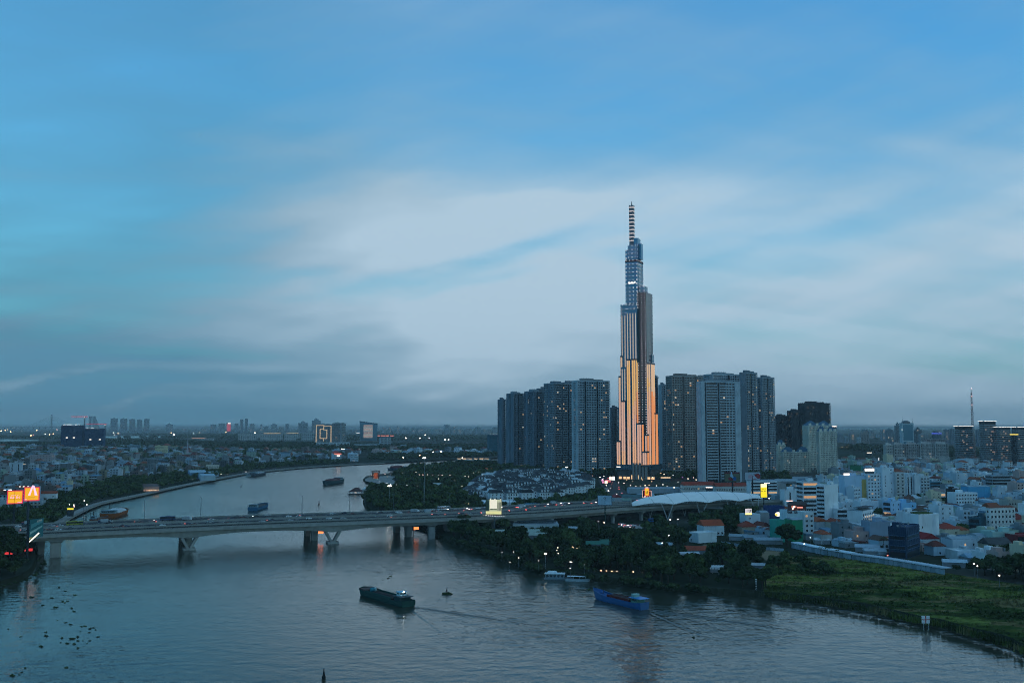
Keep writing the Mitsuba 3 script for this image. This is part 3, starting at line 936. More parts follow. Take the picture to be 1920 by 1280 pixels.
    def windows(self, f, style, col_frame=None, lit=0.03, s=(0, 1), zr=(0, 1)):
        """Windows on a face. strips: one wide window per floor; grid: a window per bay; sparse: few small ones; slot: tall dark slots."""
        L = (self.W if f in 'r' else self.D)
        L0, L1 = L * s[0], L * s[1]
        h0, h1 = self.h * zr[0], self.h * zr[1]
        n = max(1, int((h1 - h0) / self.fl))
        zs = h0 + (h1 - h0) * np.arange(n) / n
        fl = (h1 - h0) / n
        rng = self.rng
        panes, frame, lits = self.F(), self.F(), self.F()
        singles = []

        def pane(a, b, z0, z1, own=False):
            if rng.random() < lit:
                self.face(lits, f, a, b, z0, z1, .06)
                return
            if own:
                singles.append((a, b, z0, z1))
            else:
                self.face(panes, f, a, b, z0, z1, .06)
            for q in ((a - .15, b + .15, z0 - .2, z0 - .01), (a - .15, b + .15, z1 + .01, z1 + .15)):
                self.face(frame, f, *q, .22)
            self.face(frame, f, a - .15, a - .01, z0, z1, .16)
            self.face(frame, f, b + .01, b + .15, z0, z1, .16)
        if style == 'strips':
            for z in zs:
                pane(L0 + .6, L1 - .6, z + .9, z + fl - .75, own=(L1 - L0) / self.m > 7)
        elif style == 'bands':
            for z in zs:
                pane(L0 + .15, L1 - .15, z + 1.1, z + fl - .35, own=(L1 - L0) / self.m > 9)
        elif style in ('grid', 'sparse', 'arch'):
            bay = {'grid': 2.9, 'sparse': 5.2, 'arch': 3.2}[style]
            nb = max(1, int((L1 - L0) / bay))
            for z in zs:
                for k in range(nb):
                    if style == 'sparse' and rng.random() < .35:
                        continue
                    x = L0 + (L1 - L0) * (k + .5) / nb
                    hw = .78 if style != 'sparse' else .55
                    pane(x - hw, x + hw, z + 1.0, z + (2.5 if style != 'arch' else 2.9))
                    if style == 'arch':
                        self.face(frame, f, x - 1.2, x + 1.2, z + .1, z + .9, .55)
        elif style == 'slot':
            for k in np.linspace(L0, L1, 5)[1:-1:2]:
                pane(k - .7, k + .7, h0 + 1, h1 - 1.2, own=True)
        elif style == 'balc':
            nb = max(1, int((L1 - L0) / 4))
            for z in zs:
                for k in range(nb):
                    x = L0 + (L1 - L0) * (k + .5) / nb
                    pane(x - 1.2, x + 1.2, z + .2, z + 2.4)
            bal = self.F()
            for z in zs[1:]:
                self.face(bal, f, L0 + .3, L1 - .3, z - .15, z + .02, 1.2)
                self.face(bal, f, L0 + .3, L1 - .3, z + .02, z + .95, 1.2, 1.05)
            self.put('balcony', bal, 'paint', color=self.c, kind='stuff')
        for a, b, z0, z1 in singles:
            m = self.F()
            self.face(m, f, a, b, z0, z1, .06)
            self.put('window', m, 'glass')
        self.put('window_pane', panes, 'glass', kind='stuff')
        self.put('window_frame', frame, 'paint', color=col_frame or self.c, kind='stuff')
        self.put('lit_window', lits, emit=LUM(*WARM[int(rng.integers(0, 3))], .55), kind='stuff')
        return self

    def roof(self, kind='tank', c='8a4a38'):
        W, D, h, rng = self.W, self.D, self.h, self.rng
        if kind == 'hip':
            self.put('roof', self.F().hip(-.5, W + .5, -.5, D + .5, h + .95, h + .95 + min(W, D) * .32), 'paint', color=c)
            return self
        if kind == 'gable':
            self.put('roof', self.F().gable(-.4, W + .4, -.4, D + .4, h + .95, h + .95 + min(W, D) * .3, 'x' if W > D else 'y'), 'paint', color=c)
            return self
        if kind == 'sheet':
            m = self.F()
            m.frustum((.2, W - .2, .2, D - .2), (.2, W - .2, D * .4, D * .6), h + 1.0, h + 2.2)
            self.put('roof_sheet', m, 'paint', color=c)
            return self
        if min(W, D) < 4:
            return self
        hw, hd = min(W * .4, 5), min(D * .4, 5)
        x, y = rng.uniform(.3, W - hw - .3), rng.uniform(D * .3, max(D * .31, D - hd - .3))
        self.put('stair_house', self.F().box(x, x + hw, y, y + hd, h, h + 3.0).box(x - .2, x + hw + .2, y - .2, y + hd + .2, h + 3.0, h + 3.2), 'paint', color=self.c)
        m = self.F()
        for k in range(int(rng.integers(1, 4))):
            tx, ty = rng.uniform(1, W - 1.5), rng.uniform(.8, D - 1.4)
            m.at((*self.C, self.z0), self.a)
            m.tube([tx, ty, h + .1], [tx, ty, h + 1.9], .6, n=8)
        self.put('water_tank', m, 'paint', color=(0.30, 0.33, 0.35))
        m = self.F()
        for k in range(int(rng.integers(2, 6))):
            tx, ty = rng.uniform(.6, W - 1.6), rng.uniform(.6, D - 1.6)
            m.box(tx, tx + 1.0, ty, ty + .7, h + .02, h + .9)
        self.put('roof_unit', m, 'paint', color=(0.22, 0.23, 0.24), kind='stuff')
        return self


# ---------------------------------------------------------------- the apartment towers round the skyscraper
NAV, GRY, PAL_ = '6b7784', '8d969e', 'b4babf'
Z_ = lambda s: [(c, float(n)) for c, n in (t.split(':') for t in s.split())]
APT = [
    ('slim dark slab tower at the left end of the apartment tower row', 933, 941, 949, 877, 749.5, 28, 'w:2 g:4', 'w:5 g:3', NAV, .02, NAV),
    ('dark apartment tower with a blank left wall, second from the left of the row', 949.5, 963, 983, 880, 738, 24, 'r:1.2 g:3 r:1 b:5', 'w:3 g:2 w:4', NAV, .03, GRY),
    ('dark apartment tower with a lit top floor, third from the left of the row', 983, 1001, 1021, 884, 734, 30, 'g:3 r:1 b:4 r:2', 'w:1 g:5 w:1.5 g:2', NAV, .04, GRY),
    ('wide grey apartment tower with banded balconies, fourth from the left of the row', 1020, 1039, 1074, 888, 719, 34, 'r:1 b:5 r:1.2 b:4 r:1.5 b:2.5', 'g:4 W:1.5 g:4', GRY, .05, NAV),
    ('broad grey apartment tower left of the lit skyscraper, its flat roof stepped', 1073, 1084, 1145, 893, 714, 20, 'g:4 r:1.2 g:6 r:1.2 g:4 b:3', 'w:1.5 g:2 w:1.5', PAL_, .06, '948e8c'),
    ('dim apartment tower just peeping out left of the lit skyscraper', 1145, 1147, 1161, 889, 765, 20, 'g:4 r:1 g:3', 'w:1', NAV, .05, NAV),
    ('narrow dark tower close behind the right side of the lit skyscraper', 1226, 1229, 1237.5, 889, 708, 14, 'b:3 r:1', 'w:1', NAV, .03, NAV),
    ('pale blue white apartment tower right of the lit skyscraper with a dark lower half', 1236.5, 1243, 1252, 890, 722, 20, 'g:4 r:1', 'w:3', PAL_, .03, GRY),
    ('broad brownish grey apartment tower right of the lit skyscraper', 1250.5, 1262, 1322, 893, 705, 16, 'g:6 r:1.3 g:6 r:1.3 g:4', 'g:1', '9f9a97', .06, '7a7270'),
    ('pale apartment tower with the highest stepped roof in the right cluster', 1322, 1340, 1394, 892, 702, 22, 'g:5 r:1 g:4', 'w:2 g:3', PAL_, .05, GRY),
    ('grey apartment tower with a plain tall flank right of the pale tower', 1390, 1396, 1424, 893, 699, 30, 'W:2 g:2 r:1 g:3', 'w:1', GRY, .05, NAV),
    ('apartment tower with warm lit windows at the right end of the right cluster', 1422, 1433, 1456, 890, 708, 34, 'g:3 r:1 g:4', 'w:2 g:3 r:1', GRY, .07, NAV),
]
APT += [('dark apartment slab filling the gap behind the second and third towers of the left row', 966, 970, 996, 872, 744, 26, 'g:4 r:1 g:4', 'w:1', NAV, .03, NAV),
        ('dark apartment slab filling the gap behind the third and fourth towers of the left row', 1006, 1010, 1046, 876, 729, 26, 'g:4 r:1 g:4', 'w:1', NAV, .03, NAV),
        ('grey apartment slab filling the gap left of the broad stepped tower', 1052, 1056, 1092, 880, 718, 24, 'g:4 r:1 b:4', 'w:1', NAV, .04, NAV),
        ('grey apartment slab between the broad brownish tower and the pale tower', 1305, 1310, 1338, 886, 708, 18, 'g:4 r:1 g:4', 'w:1', GRY, .04, NAV)]
for lab, u0, um, u1, vb, vt, phi, zr, zl, c, lit, c2 in APT:
    Block('apartment_tower', lab, 'apartment tower', u0, um, u1, vb, vt, phi, c, 4.1, 'apartment towers round the skyscraper').tower(Z_(zr), Z_(zl), lit * .85, c2, bay=4.4)
b = Block('apartment_tower', 'light blue grey apartment tower with blank upper corners, foremost of the right cluster', 'apartment tower', 1309, 1317, 1391, 904, 716, 14, 'b2bcc4', 4.1, 'apartment towers round the skyscraper')
b.tower(Z_('w:1.6 r:.7 b:5 r:1 b:3 g:4 w:2.4'), Z_('w:1'), .045, GRY, bay=4.4, proud=.8)
m = b.F()
m.box(b.W, b.W + 14, 6, b.D, 0, b.h - 3)
b.put('side_wing', m, 'paint', color=NAV)

# dark trio and the cream towers with blue hipped roofs
for lab, u0, um, u1, vb, vt in (('dark navy tower slab, lowest and leftmost of the dark trio', 1452, 1458, 1480, 868, 780), ('dark navy tower slab, middle of the dark trio', 1478, 1486, 1508, 868, 770.5),
                                ('dark navy tower slab, tallest and rightmost of the dark trio', 1499, 1512, 1560, 868, 756)):
    Block('residential_tower', lab, 'tower', u0, um, u1, vb, vt, 22, '222a36', 3.4, 'dark towers behind the cream blocks').tower(Z_('g:4 r:.6 g:5 r:.6 g:4'), Z_('g:3 w:1'), .045, '1d2530', bay=3.6)
for lab, u0, um, u1, vb, vt, zr in (('tall cream apartment tower with two blue hipped roofs', 1506, 1518, 1562, 880, 797, 'g:5 r:.5 g:5'), ('cream apartment tower with a blue roof in front of the taller cream one', 1532, 1538, 1571, 888, 808, 'g:3 r:.4 g:6 r:.5 g:4'),
                                    ('wide low cream apartment block with blue corner roofs', 1463, 1470, 1521, 886, 847, 'g:3 r:.3 g:6 r:.3 g:3'), ('cream apartment block half hidden behind the low wide cream block', 1455, 1459, 1474, 884, 833, 'g:4')):
    b = Block('cream_tower', lab, 'apartment block', u0, um, u1, vb, vt, 14, 'd8d4c6', 3.3, 'cream blocks with blue roofs').tower(Z_(zr), Z_('g:1'), .02, 'd8d4c6', crown=False, bay=2.9)
    w = b.W
    for x0, x1 in ((.02, .42), (.58, .98)) if w > 30 else ((.1, .9),):
        b.put('roof', b.F().hip(w * x0, w * x1, 0, b.D, b.h, b.h + 9), 'paint', color='2f5f7d')
        b.put('gable', b.F().prism([(w * x0, .0), (w * x0 + 5, .0), (w * x0 + 5, 1.2), (w * x0, 1.2)], b.h, b.h + 4), 'paint', color='d8d4c6')
        b.put('gable', b.F().prism([(w * x1 - 5, .0), (w * x1, .0), (w * x1, 1.2), (w * x1 - 5, 1.2)], b.h, b.h + 4), 'paint', color='d8d4c6')
b = Block('office_tower', 'slim dark office tower with a lit white top beside the cream tower', 'office tower', 1560, 1561, 1570.5, 872, 800, 10, '2f4356', 3.6).tower(Z_('g:1'), Z_('w:1'), .02, crown=False)
b.put('lit_band', b.F().box(-.3, b.W + .3, -.5, -.2, b.h + .2, b.h + 2.5), emit=LUM(1, .9, .82, 1.5))

# banded towers at the right edge
for lab, u0, um, u1, vb, vt in (('white banded tower with a lit roof line, left of the banded group', 1795, 1800, 1829, 869, 799), ('tallest white banded tower with a lit roof line', 1841, 1847, 1873, 871, 790),
                                ('white banded tower joined to the tallest one, its lit roof line lower', 1871.5, 1874, 1900, 871.5, 801), ('white banded tower cut by the right edge of the picture', 1904, 1909, 1945, 871, 801)):
    b = Block('banded_tower', lab, 'apartment tower', u0, um, u1, vb, vt, 6, 'aab2b8', 4.0, 'banded towers at the right edge')
    b.D = max(b.D, 22)
    W, D, h = b.W, b.D, b.h
    pl = np.array(Polygon([(0, 0), (W, 0), (W, D), (0, D)]).buffer(-4).buffer(4, quad_segs=5).exterior.coords)[:-1]
    inn = np.array(Polygon([(0, 0), (W, 0), (W, D), (0, D)]).buffer(-4).buffer(2.6, quad_segs=5).exterior.coords)[:-1]
    b.put('glazing', b.F().prism(inn, 0, h - 5), 'glass')
    b.put('top_storey', b.F().prism(inn, h - 5, h), 'paint', color='2b333d')
    for z in np.arange(5, h - 6, 4.0):
        b.put('floor_band', b.F().prism(pl, z, z + 1.25), 'paint', color='aab2b8')
    b.put('roof_slab', b.F().prism(pl, h, h + .8), 'paint', color='aab2b8')
    b.put('roof_light', b.F().box(1.5, W - 1.5, -.25, .0, h + .1, h + 1.2).box(-.25, 0, 1.5, D - 1.5, h + .1, h + 1.2), emit=LUM(1, .96, .90, 1.6))
    lm = b.F()
    for k in range(14):
        z = 5 + 4.0 * b.rng.integers(1, max(2, int(h / 4) - 3)) + 1.5
        x = b.rng.uniform(4, W - 7)
        lm.box(x, x + 3, 1.25, 1.38, z, z + 2)
    b.put('lit_window', lm, emit=LUM(1, .6, .42, .35), kind='stuff')
b = Block('link_building', 'dark link building with a yellow lit roof edge between the banded towers', 'building', 1898, 1899, 1908, 872, 815, 6, '26313e', 3.6).tower(Z_('g:1'), Z_('w:1'), 0, crown=False)
b.put('roof_light', b.F().box(-4, b.W + 4, -.6, -.3, b.h, b.h + 2.2), emit=LUM(1, .78, .16, 1.1))

# the lattice mast
c_ = G(1826, 858)
mast = thing('radio_mast', 'very tall slim lattice radio mast with warning lights behind the banded towers', 'radio mast')
H_ = ztop(c_, 727) - GZ
m = M((*c_, GZ))
half = lambda z: 5.5 * (1 - z / H_) ** 1.0 * .55 + .7
zz = np.linspace(0, H_ * .93, 34)
for sx, sy in ((1, 1), (-1, 1), (-1, -1), (1, -1)):
    m.tube([sx * half(0), sy * half(0), 0], [sx * half(zz[-1]), sy * half(zz[-1]), zz[-1]], .35, n=4)
for a_, b_z in zip(zz[:-1], zz[1:]):
    for (x0, y0), (x1, y1) in (((1, 1), (-1, 1)), ((-1, 1), (-1, -1)), ((-1, -1), (1, -1)), ((1, -1), (1, 1))):
        m.tube([x0 * half(a_), y0 * half(a_), a_], [x1 * half(b_z), y1 * half(b_z), b_z], .2, n=3)
        m.tube([x0 * half(a_), y0 * half(a_), a_], [x1 * half(a_), y1 * half(a_), a_], .2, n=3)
put('lattice', m, 'paint', color=(0.30, 0.12, 0.11), parent=mast)
put('antenna', M((*c_, GZ)).tube([0, 0, zz[-1]], [0, 0, H_], .7, .35, 6), 'paint', color=(0.25, 0.2, 0.2), parent=mast)
for v in (727.5, 742, 758):
    z = ztop(c_, v) - GZ
    put('warning_light', M((*c_, GZ)).ball([0, -2.2, z - 1], 1.0, 1), emit=LUM(1, .62, .62, 3), parent=mast)
# ---------------------------------------------------------------- the far skyline, each building by itself
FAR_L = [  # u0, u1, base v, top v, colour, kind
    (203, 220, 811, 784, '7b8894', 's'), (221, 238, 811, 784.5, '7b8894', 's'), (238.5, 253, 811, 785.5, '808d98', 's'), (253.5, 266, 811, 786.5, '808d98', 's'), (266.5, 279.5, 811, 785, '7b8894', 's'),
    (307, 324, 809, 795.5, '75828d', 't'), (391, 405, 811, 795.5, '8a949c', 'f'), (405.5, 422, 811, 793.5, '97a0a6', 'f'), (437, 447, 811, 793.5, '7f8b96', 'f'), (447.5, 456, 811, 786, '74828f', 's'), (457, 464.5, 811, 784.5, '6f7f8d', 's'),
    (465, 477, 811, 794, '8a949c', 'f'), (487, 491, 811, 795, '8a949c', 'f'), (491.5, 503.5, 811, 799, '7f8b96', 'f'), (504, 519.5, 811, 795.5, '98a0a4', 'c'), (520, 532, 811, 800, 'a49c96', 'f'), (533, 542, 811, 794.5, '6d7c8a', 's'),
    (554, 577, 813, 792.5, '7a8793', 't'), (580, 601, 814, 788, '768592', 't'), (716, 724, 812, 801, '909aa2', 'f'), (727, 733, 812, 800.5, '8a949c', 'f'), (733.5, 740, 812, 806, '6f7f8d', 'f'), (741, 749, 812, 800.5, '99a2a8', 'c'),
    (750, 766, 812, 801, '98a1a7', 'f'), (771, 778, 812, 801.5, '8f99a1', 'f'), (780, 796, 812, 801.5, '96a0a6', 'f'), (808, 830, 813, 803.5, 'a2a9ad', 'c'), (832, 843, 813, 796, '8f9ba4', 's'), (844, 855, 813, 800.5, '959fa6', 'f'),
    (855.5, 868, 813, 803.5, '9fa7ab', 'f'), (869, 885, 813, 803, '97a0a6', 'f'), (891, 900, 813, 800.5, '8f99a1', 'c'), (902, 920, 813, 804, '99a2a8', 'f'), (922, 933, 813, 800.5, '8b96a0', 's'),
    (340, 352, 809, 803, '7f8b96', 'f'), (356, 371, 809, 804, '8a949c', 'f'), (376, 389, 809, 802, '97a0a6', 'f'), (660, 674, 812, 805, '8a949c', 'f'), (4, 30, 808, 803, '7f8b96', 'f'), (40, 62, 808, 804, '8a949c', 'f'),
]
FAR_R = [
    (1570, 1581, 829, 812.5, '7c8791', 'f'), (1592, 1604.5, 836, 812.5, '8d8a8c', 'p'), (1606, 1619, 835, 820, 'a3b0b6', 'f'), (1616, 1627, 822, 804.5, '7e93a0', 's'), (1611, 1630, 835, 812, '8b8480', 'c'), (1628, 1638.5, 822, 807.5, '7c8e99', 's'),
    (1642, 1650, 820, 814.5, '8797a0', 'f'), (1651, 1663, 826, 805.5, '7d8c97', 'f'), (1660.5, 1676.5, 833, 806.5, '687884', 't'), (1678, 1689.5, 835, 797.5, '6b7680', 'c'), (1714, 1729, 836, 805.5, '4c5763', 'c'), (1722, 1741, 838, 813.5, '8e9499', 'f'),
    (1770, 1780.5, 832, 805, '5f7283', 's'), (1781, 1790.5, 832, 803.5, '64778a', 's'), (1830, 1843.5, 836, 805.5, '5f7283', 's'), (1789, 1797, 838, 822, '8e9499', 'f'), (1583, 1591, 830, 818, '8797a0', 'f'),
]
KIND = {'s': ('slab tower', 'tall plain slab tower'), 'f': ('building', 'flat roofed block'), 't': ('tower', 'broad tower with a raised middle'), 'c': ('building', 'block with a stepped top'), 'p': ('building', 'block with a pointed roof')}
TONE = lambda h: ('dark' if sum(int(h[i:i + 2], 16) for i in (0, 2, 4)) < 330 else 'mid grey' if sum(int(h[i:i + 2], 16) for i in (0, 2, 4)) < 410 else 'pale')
AUTO = {}                                                  # key -> (label, what sorts those that share it)
for lst, side in ((FAR_L, 'in the haze on the left skyline'), (FAR_R, 'on the right skyline')):
    for u0, u1, vb, vt, c, k in lst:
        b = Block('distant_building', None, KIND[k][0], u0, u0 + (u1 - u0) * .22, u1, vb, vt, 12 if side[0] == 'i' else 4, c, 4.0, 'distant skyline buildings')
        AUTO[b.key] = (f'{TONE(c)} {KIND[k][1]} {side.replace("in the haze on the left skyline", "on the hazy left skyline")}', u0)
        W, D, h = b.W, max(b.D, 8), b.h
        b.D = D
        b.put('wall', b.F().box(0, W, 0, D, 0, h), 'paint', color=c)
        m = b.F()
        st_ = max(4.2, h / 26)
        for z in np.arange(st_, h - 2, st_):
            for f, L in (('r', W), ('l', D)):
                nb = max(1, int(L / 9))
                for q in range(nb):
                    b.face(m, f, L * (q + .14) / nb, L * (q + .86) / nb, z - st_ * .45, z, .12)
        b.put('window_band', m, 'glass', kind='stuff')
        m = b.F()
        if k in 'tc':
            m.box(W * .25, W * .75, D * .2, D * .8, h, h + h * .10).box(W * .4, W * .6, D * .3, D * .7, h + h * .10, h + h * .16)
        elif k == 'p':
            m.frustum((W * .1, W * .9, D * .1, D * .9), (W * .45, W * .55, D * .45, D * .55), h, h * 1.3)
        else:
            m.box(W * .3, W * .6, D * .3, D * .7, h, h + max(3, h * .03))
        b.put('roof_house', m, 'paint', color=c)
        if b.rng.random() < .55:
            m = b.F()
            for q in range(3):
                z, x = h * b.rng.uniform(.15, .95), W * b.rng.uniform(.1, .8)
                m.box(x, x + 5, -.4, -.2, z, z + 3)
            b.put('lit_window', m, emit=LUM(1, .7, .45, .8), kind='stuff')


def quick(base, label, cat, u0, um, u1, vb, vt, phi, c, **k):
    b = Block(base, label, cat, u0, um, u1, vb, vt, phi, c, **k)
    b.D = max(b.D, k.get('mind', 8))
    return b


# landmarks of the left skyline
b = Block('wedge_tower', 'dark tower with a slanting roof behind the red cranes', 'tower', 164, 166, 186, 808, 780, 10, '66757f')
W, D, h = b.W, max(b.D, 25), b.h
b.put('wall', b.F().add([[0, 0, 0], [W, 0, 0], [W, D, 0], [0, D, 0], [0, 0, h], [W * .55, 0, h], [W, 0, h * .25], [0, D, h], [W * .55, D, h], [W, D, h * .25]], [[0, 1, 6, 5], [0, 5, 4, 4], [2, 3, 7, 8], [2, 8, 9, 9], [3, 0, 4, 7], [4, 5, 8, 7], [5, 6, 9, 8], [1, 2, 9, 6]]), 'paint', color='66757f')
b.put('pale_stripe', b.F().box(W * .22, W * .40, -1.2, 0, 0, h * .96), 'paint', color='a9b4b8')
b = Block('red_lit_tower', 'tower with a glowing red front and white lit top on the left skyline', 'tower', 423, 424, 432.5, 811, 792, 8, '5a4a55')
b.put('wall', b.F().box(0, b.W, 0, 30, 0, b.h), 'paint', color='5a4a55')
b.put('lit_front', b.F().box(b.W * .12, b.W * .95, -.6, -.2, b.h * .16, b.h * .86), emit=LUM(.75, .08, .13, .62))
b.put('lit_crown', b.F().box(b.W * .35, b.W * .98, -.7, -.2, b.h * .88, b.h * 1.0), emit=LUM(1, .9, .88, 1.6))
# cable bridge far down the river
bc = thing('cable_bridge', 'distant cable stayed bridge with one tall pylon in the haze at far left', 'bridge')
c_ = G(96, 809)
H_ = ztop(c_, 777) - GZ
sc = mpp(*c_)
put('pylon', M((*c_, GZ)).frustum((-sc * 1.6, sc * 1.6, -6, 6), (-sc * .5, sc * .5, -4, 4), 0, H_), 'paint', color=(0.25, 0.26, 0.27), parent=bc)
zd = ztop(c_, 800.5) - GZ
put('deck', M((*c_, GZ)).box(-sc * 100, sc * 62, -12, 12, zd - 6, zd + 2), 'paint', color=(0.25, 0.26, 0.27), parent=bc)
m = M((*c_, GZ))
for k in range(1, 13):
    for sg in (-1, 1):
        m.tube([0, 0, H_ * (1 - k * .028)], [sg * sc * 4.4 * (13 - k) * .9, 0, zd + 2], .8, n=3)
put('stay_cable', m, 'paint', color=(0.25, 0.26, 0.27), parent=bc, kind='stuff')
for k in range(-9, 6):
    put('pier', M((*c_, GZ)).box(k * sc * 11 - 4, k * sc * 11 + 4, -8, 8, 0, zd - 6), 'paint', color=(0.25, 0.26, 0.27), parent=bc)
# block framed in golden light
b = Block('gold_lined_block', 'apartment block outlined in golden light lines on its dark front', 'apartment block', 586, 590, 623, 832, 795.5, 9, '8b9298')
b.D = max(b.D, 22)
W, h, D = b.W, b.h, b.D
b.tower(Z_('w:1 g:5 w:.3 g:5 w:.6'), Z_('g:3'), .01, crown=True, bay=6, ground=0)
m = b.F()
t = W / 34
for x0, x1, z0, z1 in ((.06, .10, 0, .97), (.90, .94, 0, .94), (.06, .52, .94, .97), (.50, .94, .91, .94), (.48, .52, .76, .97), (.28, .52, .74, .77), (.48, .70, .71, .74), (.28, .32, .30, .77), (.66, .70, .30, .74), (.28, .70, .27, .30), (.48, .52, 0, .30), (.06, .94, 0, .025)):
    m.box(W * x0, W * x1, -1.3, -.7, h * z0, h * z1)
b.put('light_line', m, emit=LUM(1, .72, .44, .62), kind='stuff')
b = Block('twin_slab', 'grey apartment slab with a paler right wing, right of the gold lined block', 'apartment block', 618, 622, 648, 832, 793.5, 9, '7f8a92')
b.D = max(b.D, 20)
b.tower(Z_('g:6 w:1 G:3'), Z_('g:3'), .01, 'a4a6a4', bay=7)
for lab, u0, um, u1, vb, vt, c, n in (('long white low block with window rows at the foot of the gold lined block', 589, 593, 656, 842, 829.5, 'c3cad0', 3), ('long white low block left of the sign topped building', 660, 664, 712, 842, 833, 'b7c2c9', 2),
                                      ('grey mid rise block under the red rooftop sign', 709, 713, 733, 841, 820, 'a3abb0', 6), ('long low grey block right of the sign topped building', 733, 735, 766, 843, 835.5, '98a4ac', 3),
                                      ('pale slab row of flats left of the gold lit roofs', 445, 447, 487, 825, 813, 'b4b4b2', 5), ('long low terrace of pale flats in front of the woods', 335, 338, 443, 829, 822, 'a8a9a7', 3),
                                      ('pale flats with two golden lit roof arches', 486, 488, 530, 826, 813, 'b4b4b2', 5), ('pale flats with a long golden lit roof line', 531, 533, 562, 826, 812, 'b4b4b2', 5), ('pale flats beside the gold lined block', 563, 565, 588, 826, 811, 'aab0b3', 5)):
    b = Block('low_block', lab, 'apartment block', u0, um, u1, vb, vt, 9, c, 4, 'low pale blocks on the left skyline')
    b.D = max(b.D, 14)
    b.body()
    m = b.F()
    for k in range(n):
        z = b.h * (k + .25) / n
        for q in range(max(2, int(b.W / 11))):
            nb = max(2, int(b.W / 11))
            b.face(m, 'r', b.W * (q + .15) / nb, b.W * (q + .85) / nb, z, z + b.h * .45 / n, .2)
    b.put('window_band', m, 'glass', kind='stuff')
    if 'golden' in lab:
        b.put('roof_light', b.F().box(b.W * .15, b.W * .9, -1.2, -.4, b.h + 1.2, b.h + 3.0), emit=LUM(1, .68, .36, .9))
    if 'terrace' in lab:
        b.put('roof_light', b.F().box(b.W * .34, b.W * .75, -1.2, -.4, b.h + 1.2, b.h + 3.2), emit=LUM(1, .42, .26, .8))
    if 'rooftop sign' in lab:
        m = b.F()
        for q in range(18):
            x = b.W * (-.25 + 1.5 * q / 18)
            if q % 5 != 3:
                m.box(x, x + b.W * .055, -1, -.2, b.h + 4, b.h + 8)
        b.put('sign_letter', m, emit=LUM(1, .32, .26, .9), kind='stuff')
        b.put('sign_frame', b.F().box(-b.W * .27, b.W * 1.27, 0, 1, b.h, b.h + 10), 'paint', color=(.05, .07, .09))
# glass building with a slanting roof and lit slats
b = Block('slanted_glass_building', 'blue glass building with a slanting roof and a lit striped front', 'office building', 673, 675, 706.5, 826, 790, 6, '4d7288')
W, D, h = b.W, max(b.D, 24), b.h
b.put('wall', b.F().add([[0, 0, 0], [W, 0, 0], [W, D, 0], [0, D, 0], [-W * .03, 0, h], [W * 1.03, 0, h * .88], [W * 1.03, D, h * .88], [-W * .03, D, h]], BOXF), 'tower_glass')
b.put('roof_edge', b.F().add([[-W * .05, -2, h * .98], [W * 1.05, -2, h * .86], [W * 1.05, D, h * .86], [-W * .05, D, h * .98], [-W * .05, -2, h * 1.03], [W * 1.05, -2, h * .90], [W * 1.05, D, h * .90], [-W * .05, D, h * 1.03]], BOXF), 'paint', color='33475a')
for q in range(11):
    z = h * (.16 + .062 * q)
    b.put('lit_slat', b.F().box(W * .20, W * .75, -.8, -.3, z, z + h * .036), emit=LUM(*[(1, .85, .74), (1, .74, .66), (.86, .92, .84)][q % 3], .42))
# netted blocks under construction
def crane(base, label, u, v0, vt, uj0, uj1, pink=True):
    c = G(u, v0)
    k = thing(base, label, 'tower crane')
    H = ztop(c, vt) - GZ
    s = mpp(*c)
    put('mast', M((*c, GZ)).box(-1.3, 1.3, -1.3, 1.3, 0, H), 'paint', color=(0.16, 0.12, 0.11), parent=k)
    x0, x1 = (uj0 - u) * s, (uj1 - u) * s
    put('jib', M((*c, GZ)).box(x0, x1, -.8, .8, H - 1.6, H + .6), 'paint', color=(0.25, 0.06, 0.08), parent=k)
    put('jib_light', M((*c, GZ)).box(x0, x1, -1.3, -.85, H - 1.0, H + .3), emit=LUM(1.0, .12, .20, .75), parent=k)
    put('cab', M((*c, GZ)).box(-2, 2, -2, 2, H - 5, H - 1.7), 'paint', color=(0.2, 0.18, 0.17), parent=k)
    put('cab_light', M((*c, GZ)).box(-1.2, 1.2, -2.5, -2.1, H - 4.5, H - 3), emit=LUM(1, .9, .82, 2.2), parent=k)


for lab, u0, um, u1, vb, vt in (('unfinished block wrapped in dark blue netting with roof floodlights, left of the pair', 108, 113, 154, 846, 797.5), ('unfinished block wrapped in dark blue netting, lower right of the pair', 153, 157, 193, 846, 803.5)):
    b = Block('construction_block', lab, 'building', u0, um, u1, vb, vt, 8, '17304f', 4, 'blocks under construction in blue netting')
    b.D = max(b.D, 26)
    W, D, h = b.W, b.D, b.h
    b.put('netting', b.F().box(0, W, 0, D, 0, h), 'paint', color='083458')
    m = b.F()
    for z in np.arange(4, h, 4.2):
        m.box(-.15, W + .15, -.25, 0, z, z + .5)
    for x in np.linspace(0, W, 9):
        m.box(x - .25, x + .25, -.3, 0, 0, h + 2)
    b.put('scaffold', m, 'paint', color='072845', kind='stuff')
    b.put('top_slab', b.F().box(1, W - 1, 1, D - 1, h, h + 1.2), 'paint', color='6d7378')
    for q in (.08, .2, .31, .4, .62, .75)[:6 if u0 < 120 else 5]:
        b.put('floodlight', b.F().box(W * q + 2, W * q + 4.6, -.5, .3, h + 2.0, h + 3.6), emit=LUM(1, .97, .92, 3.2))
    for q in ((.28, .60) if u0 < 120 else (.32, .82)):
        b.put('lit_opening', b.F().box(W * q - 3, W * q + 3, -.5, -.3, h * .50, h * .56), emit=LUM(1, .95, .86, .9))
crane('tower_crane', 'tower crane with a pink lit jib above the left netted block', 157, 840, 780.5, 131, 163)
crane('tower_crane', 'tower crane with a red lit jib low over the right netted block', 196, 838, 794.5, 160, 199)
b = Block('construction_block', 'unfinished block wrapped in teal netting left of the apartment tower row', 'building', 913.5, 916, 934, 852, 814.5, 10, '1f5a6b', 4)
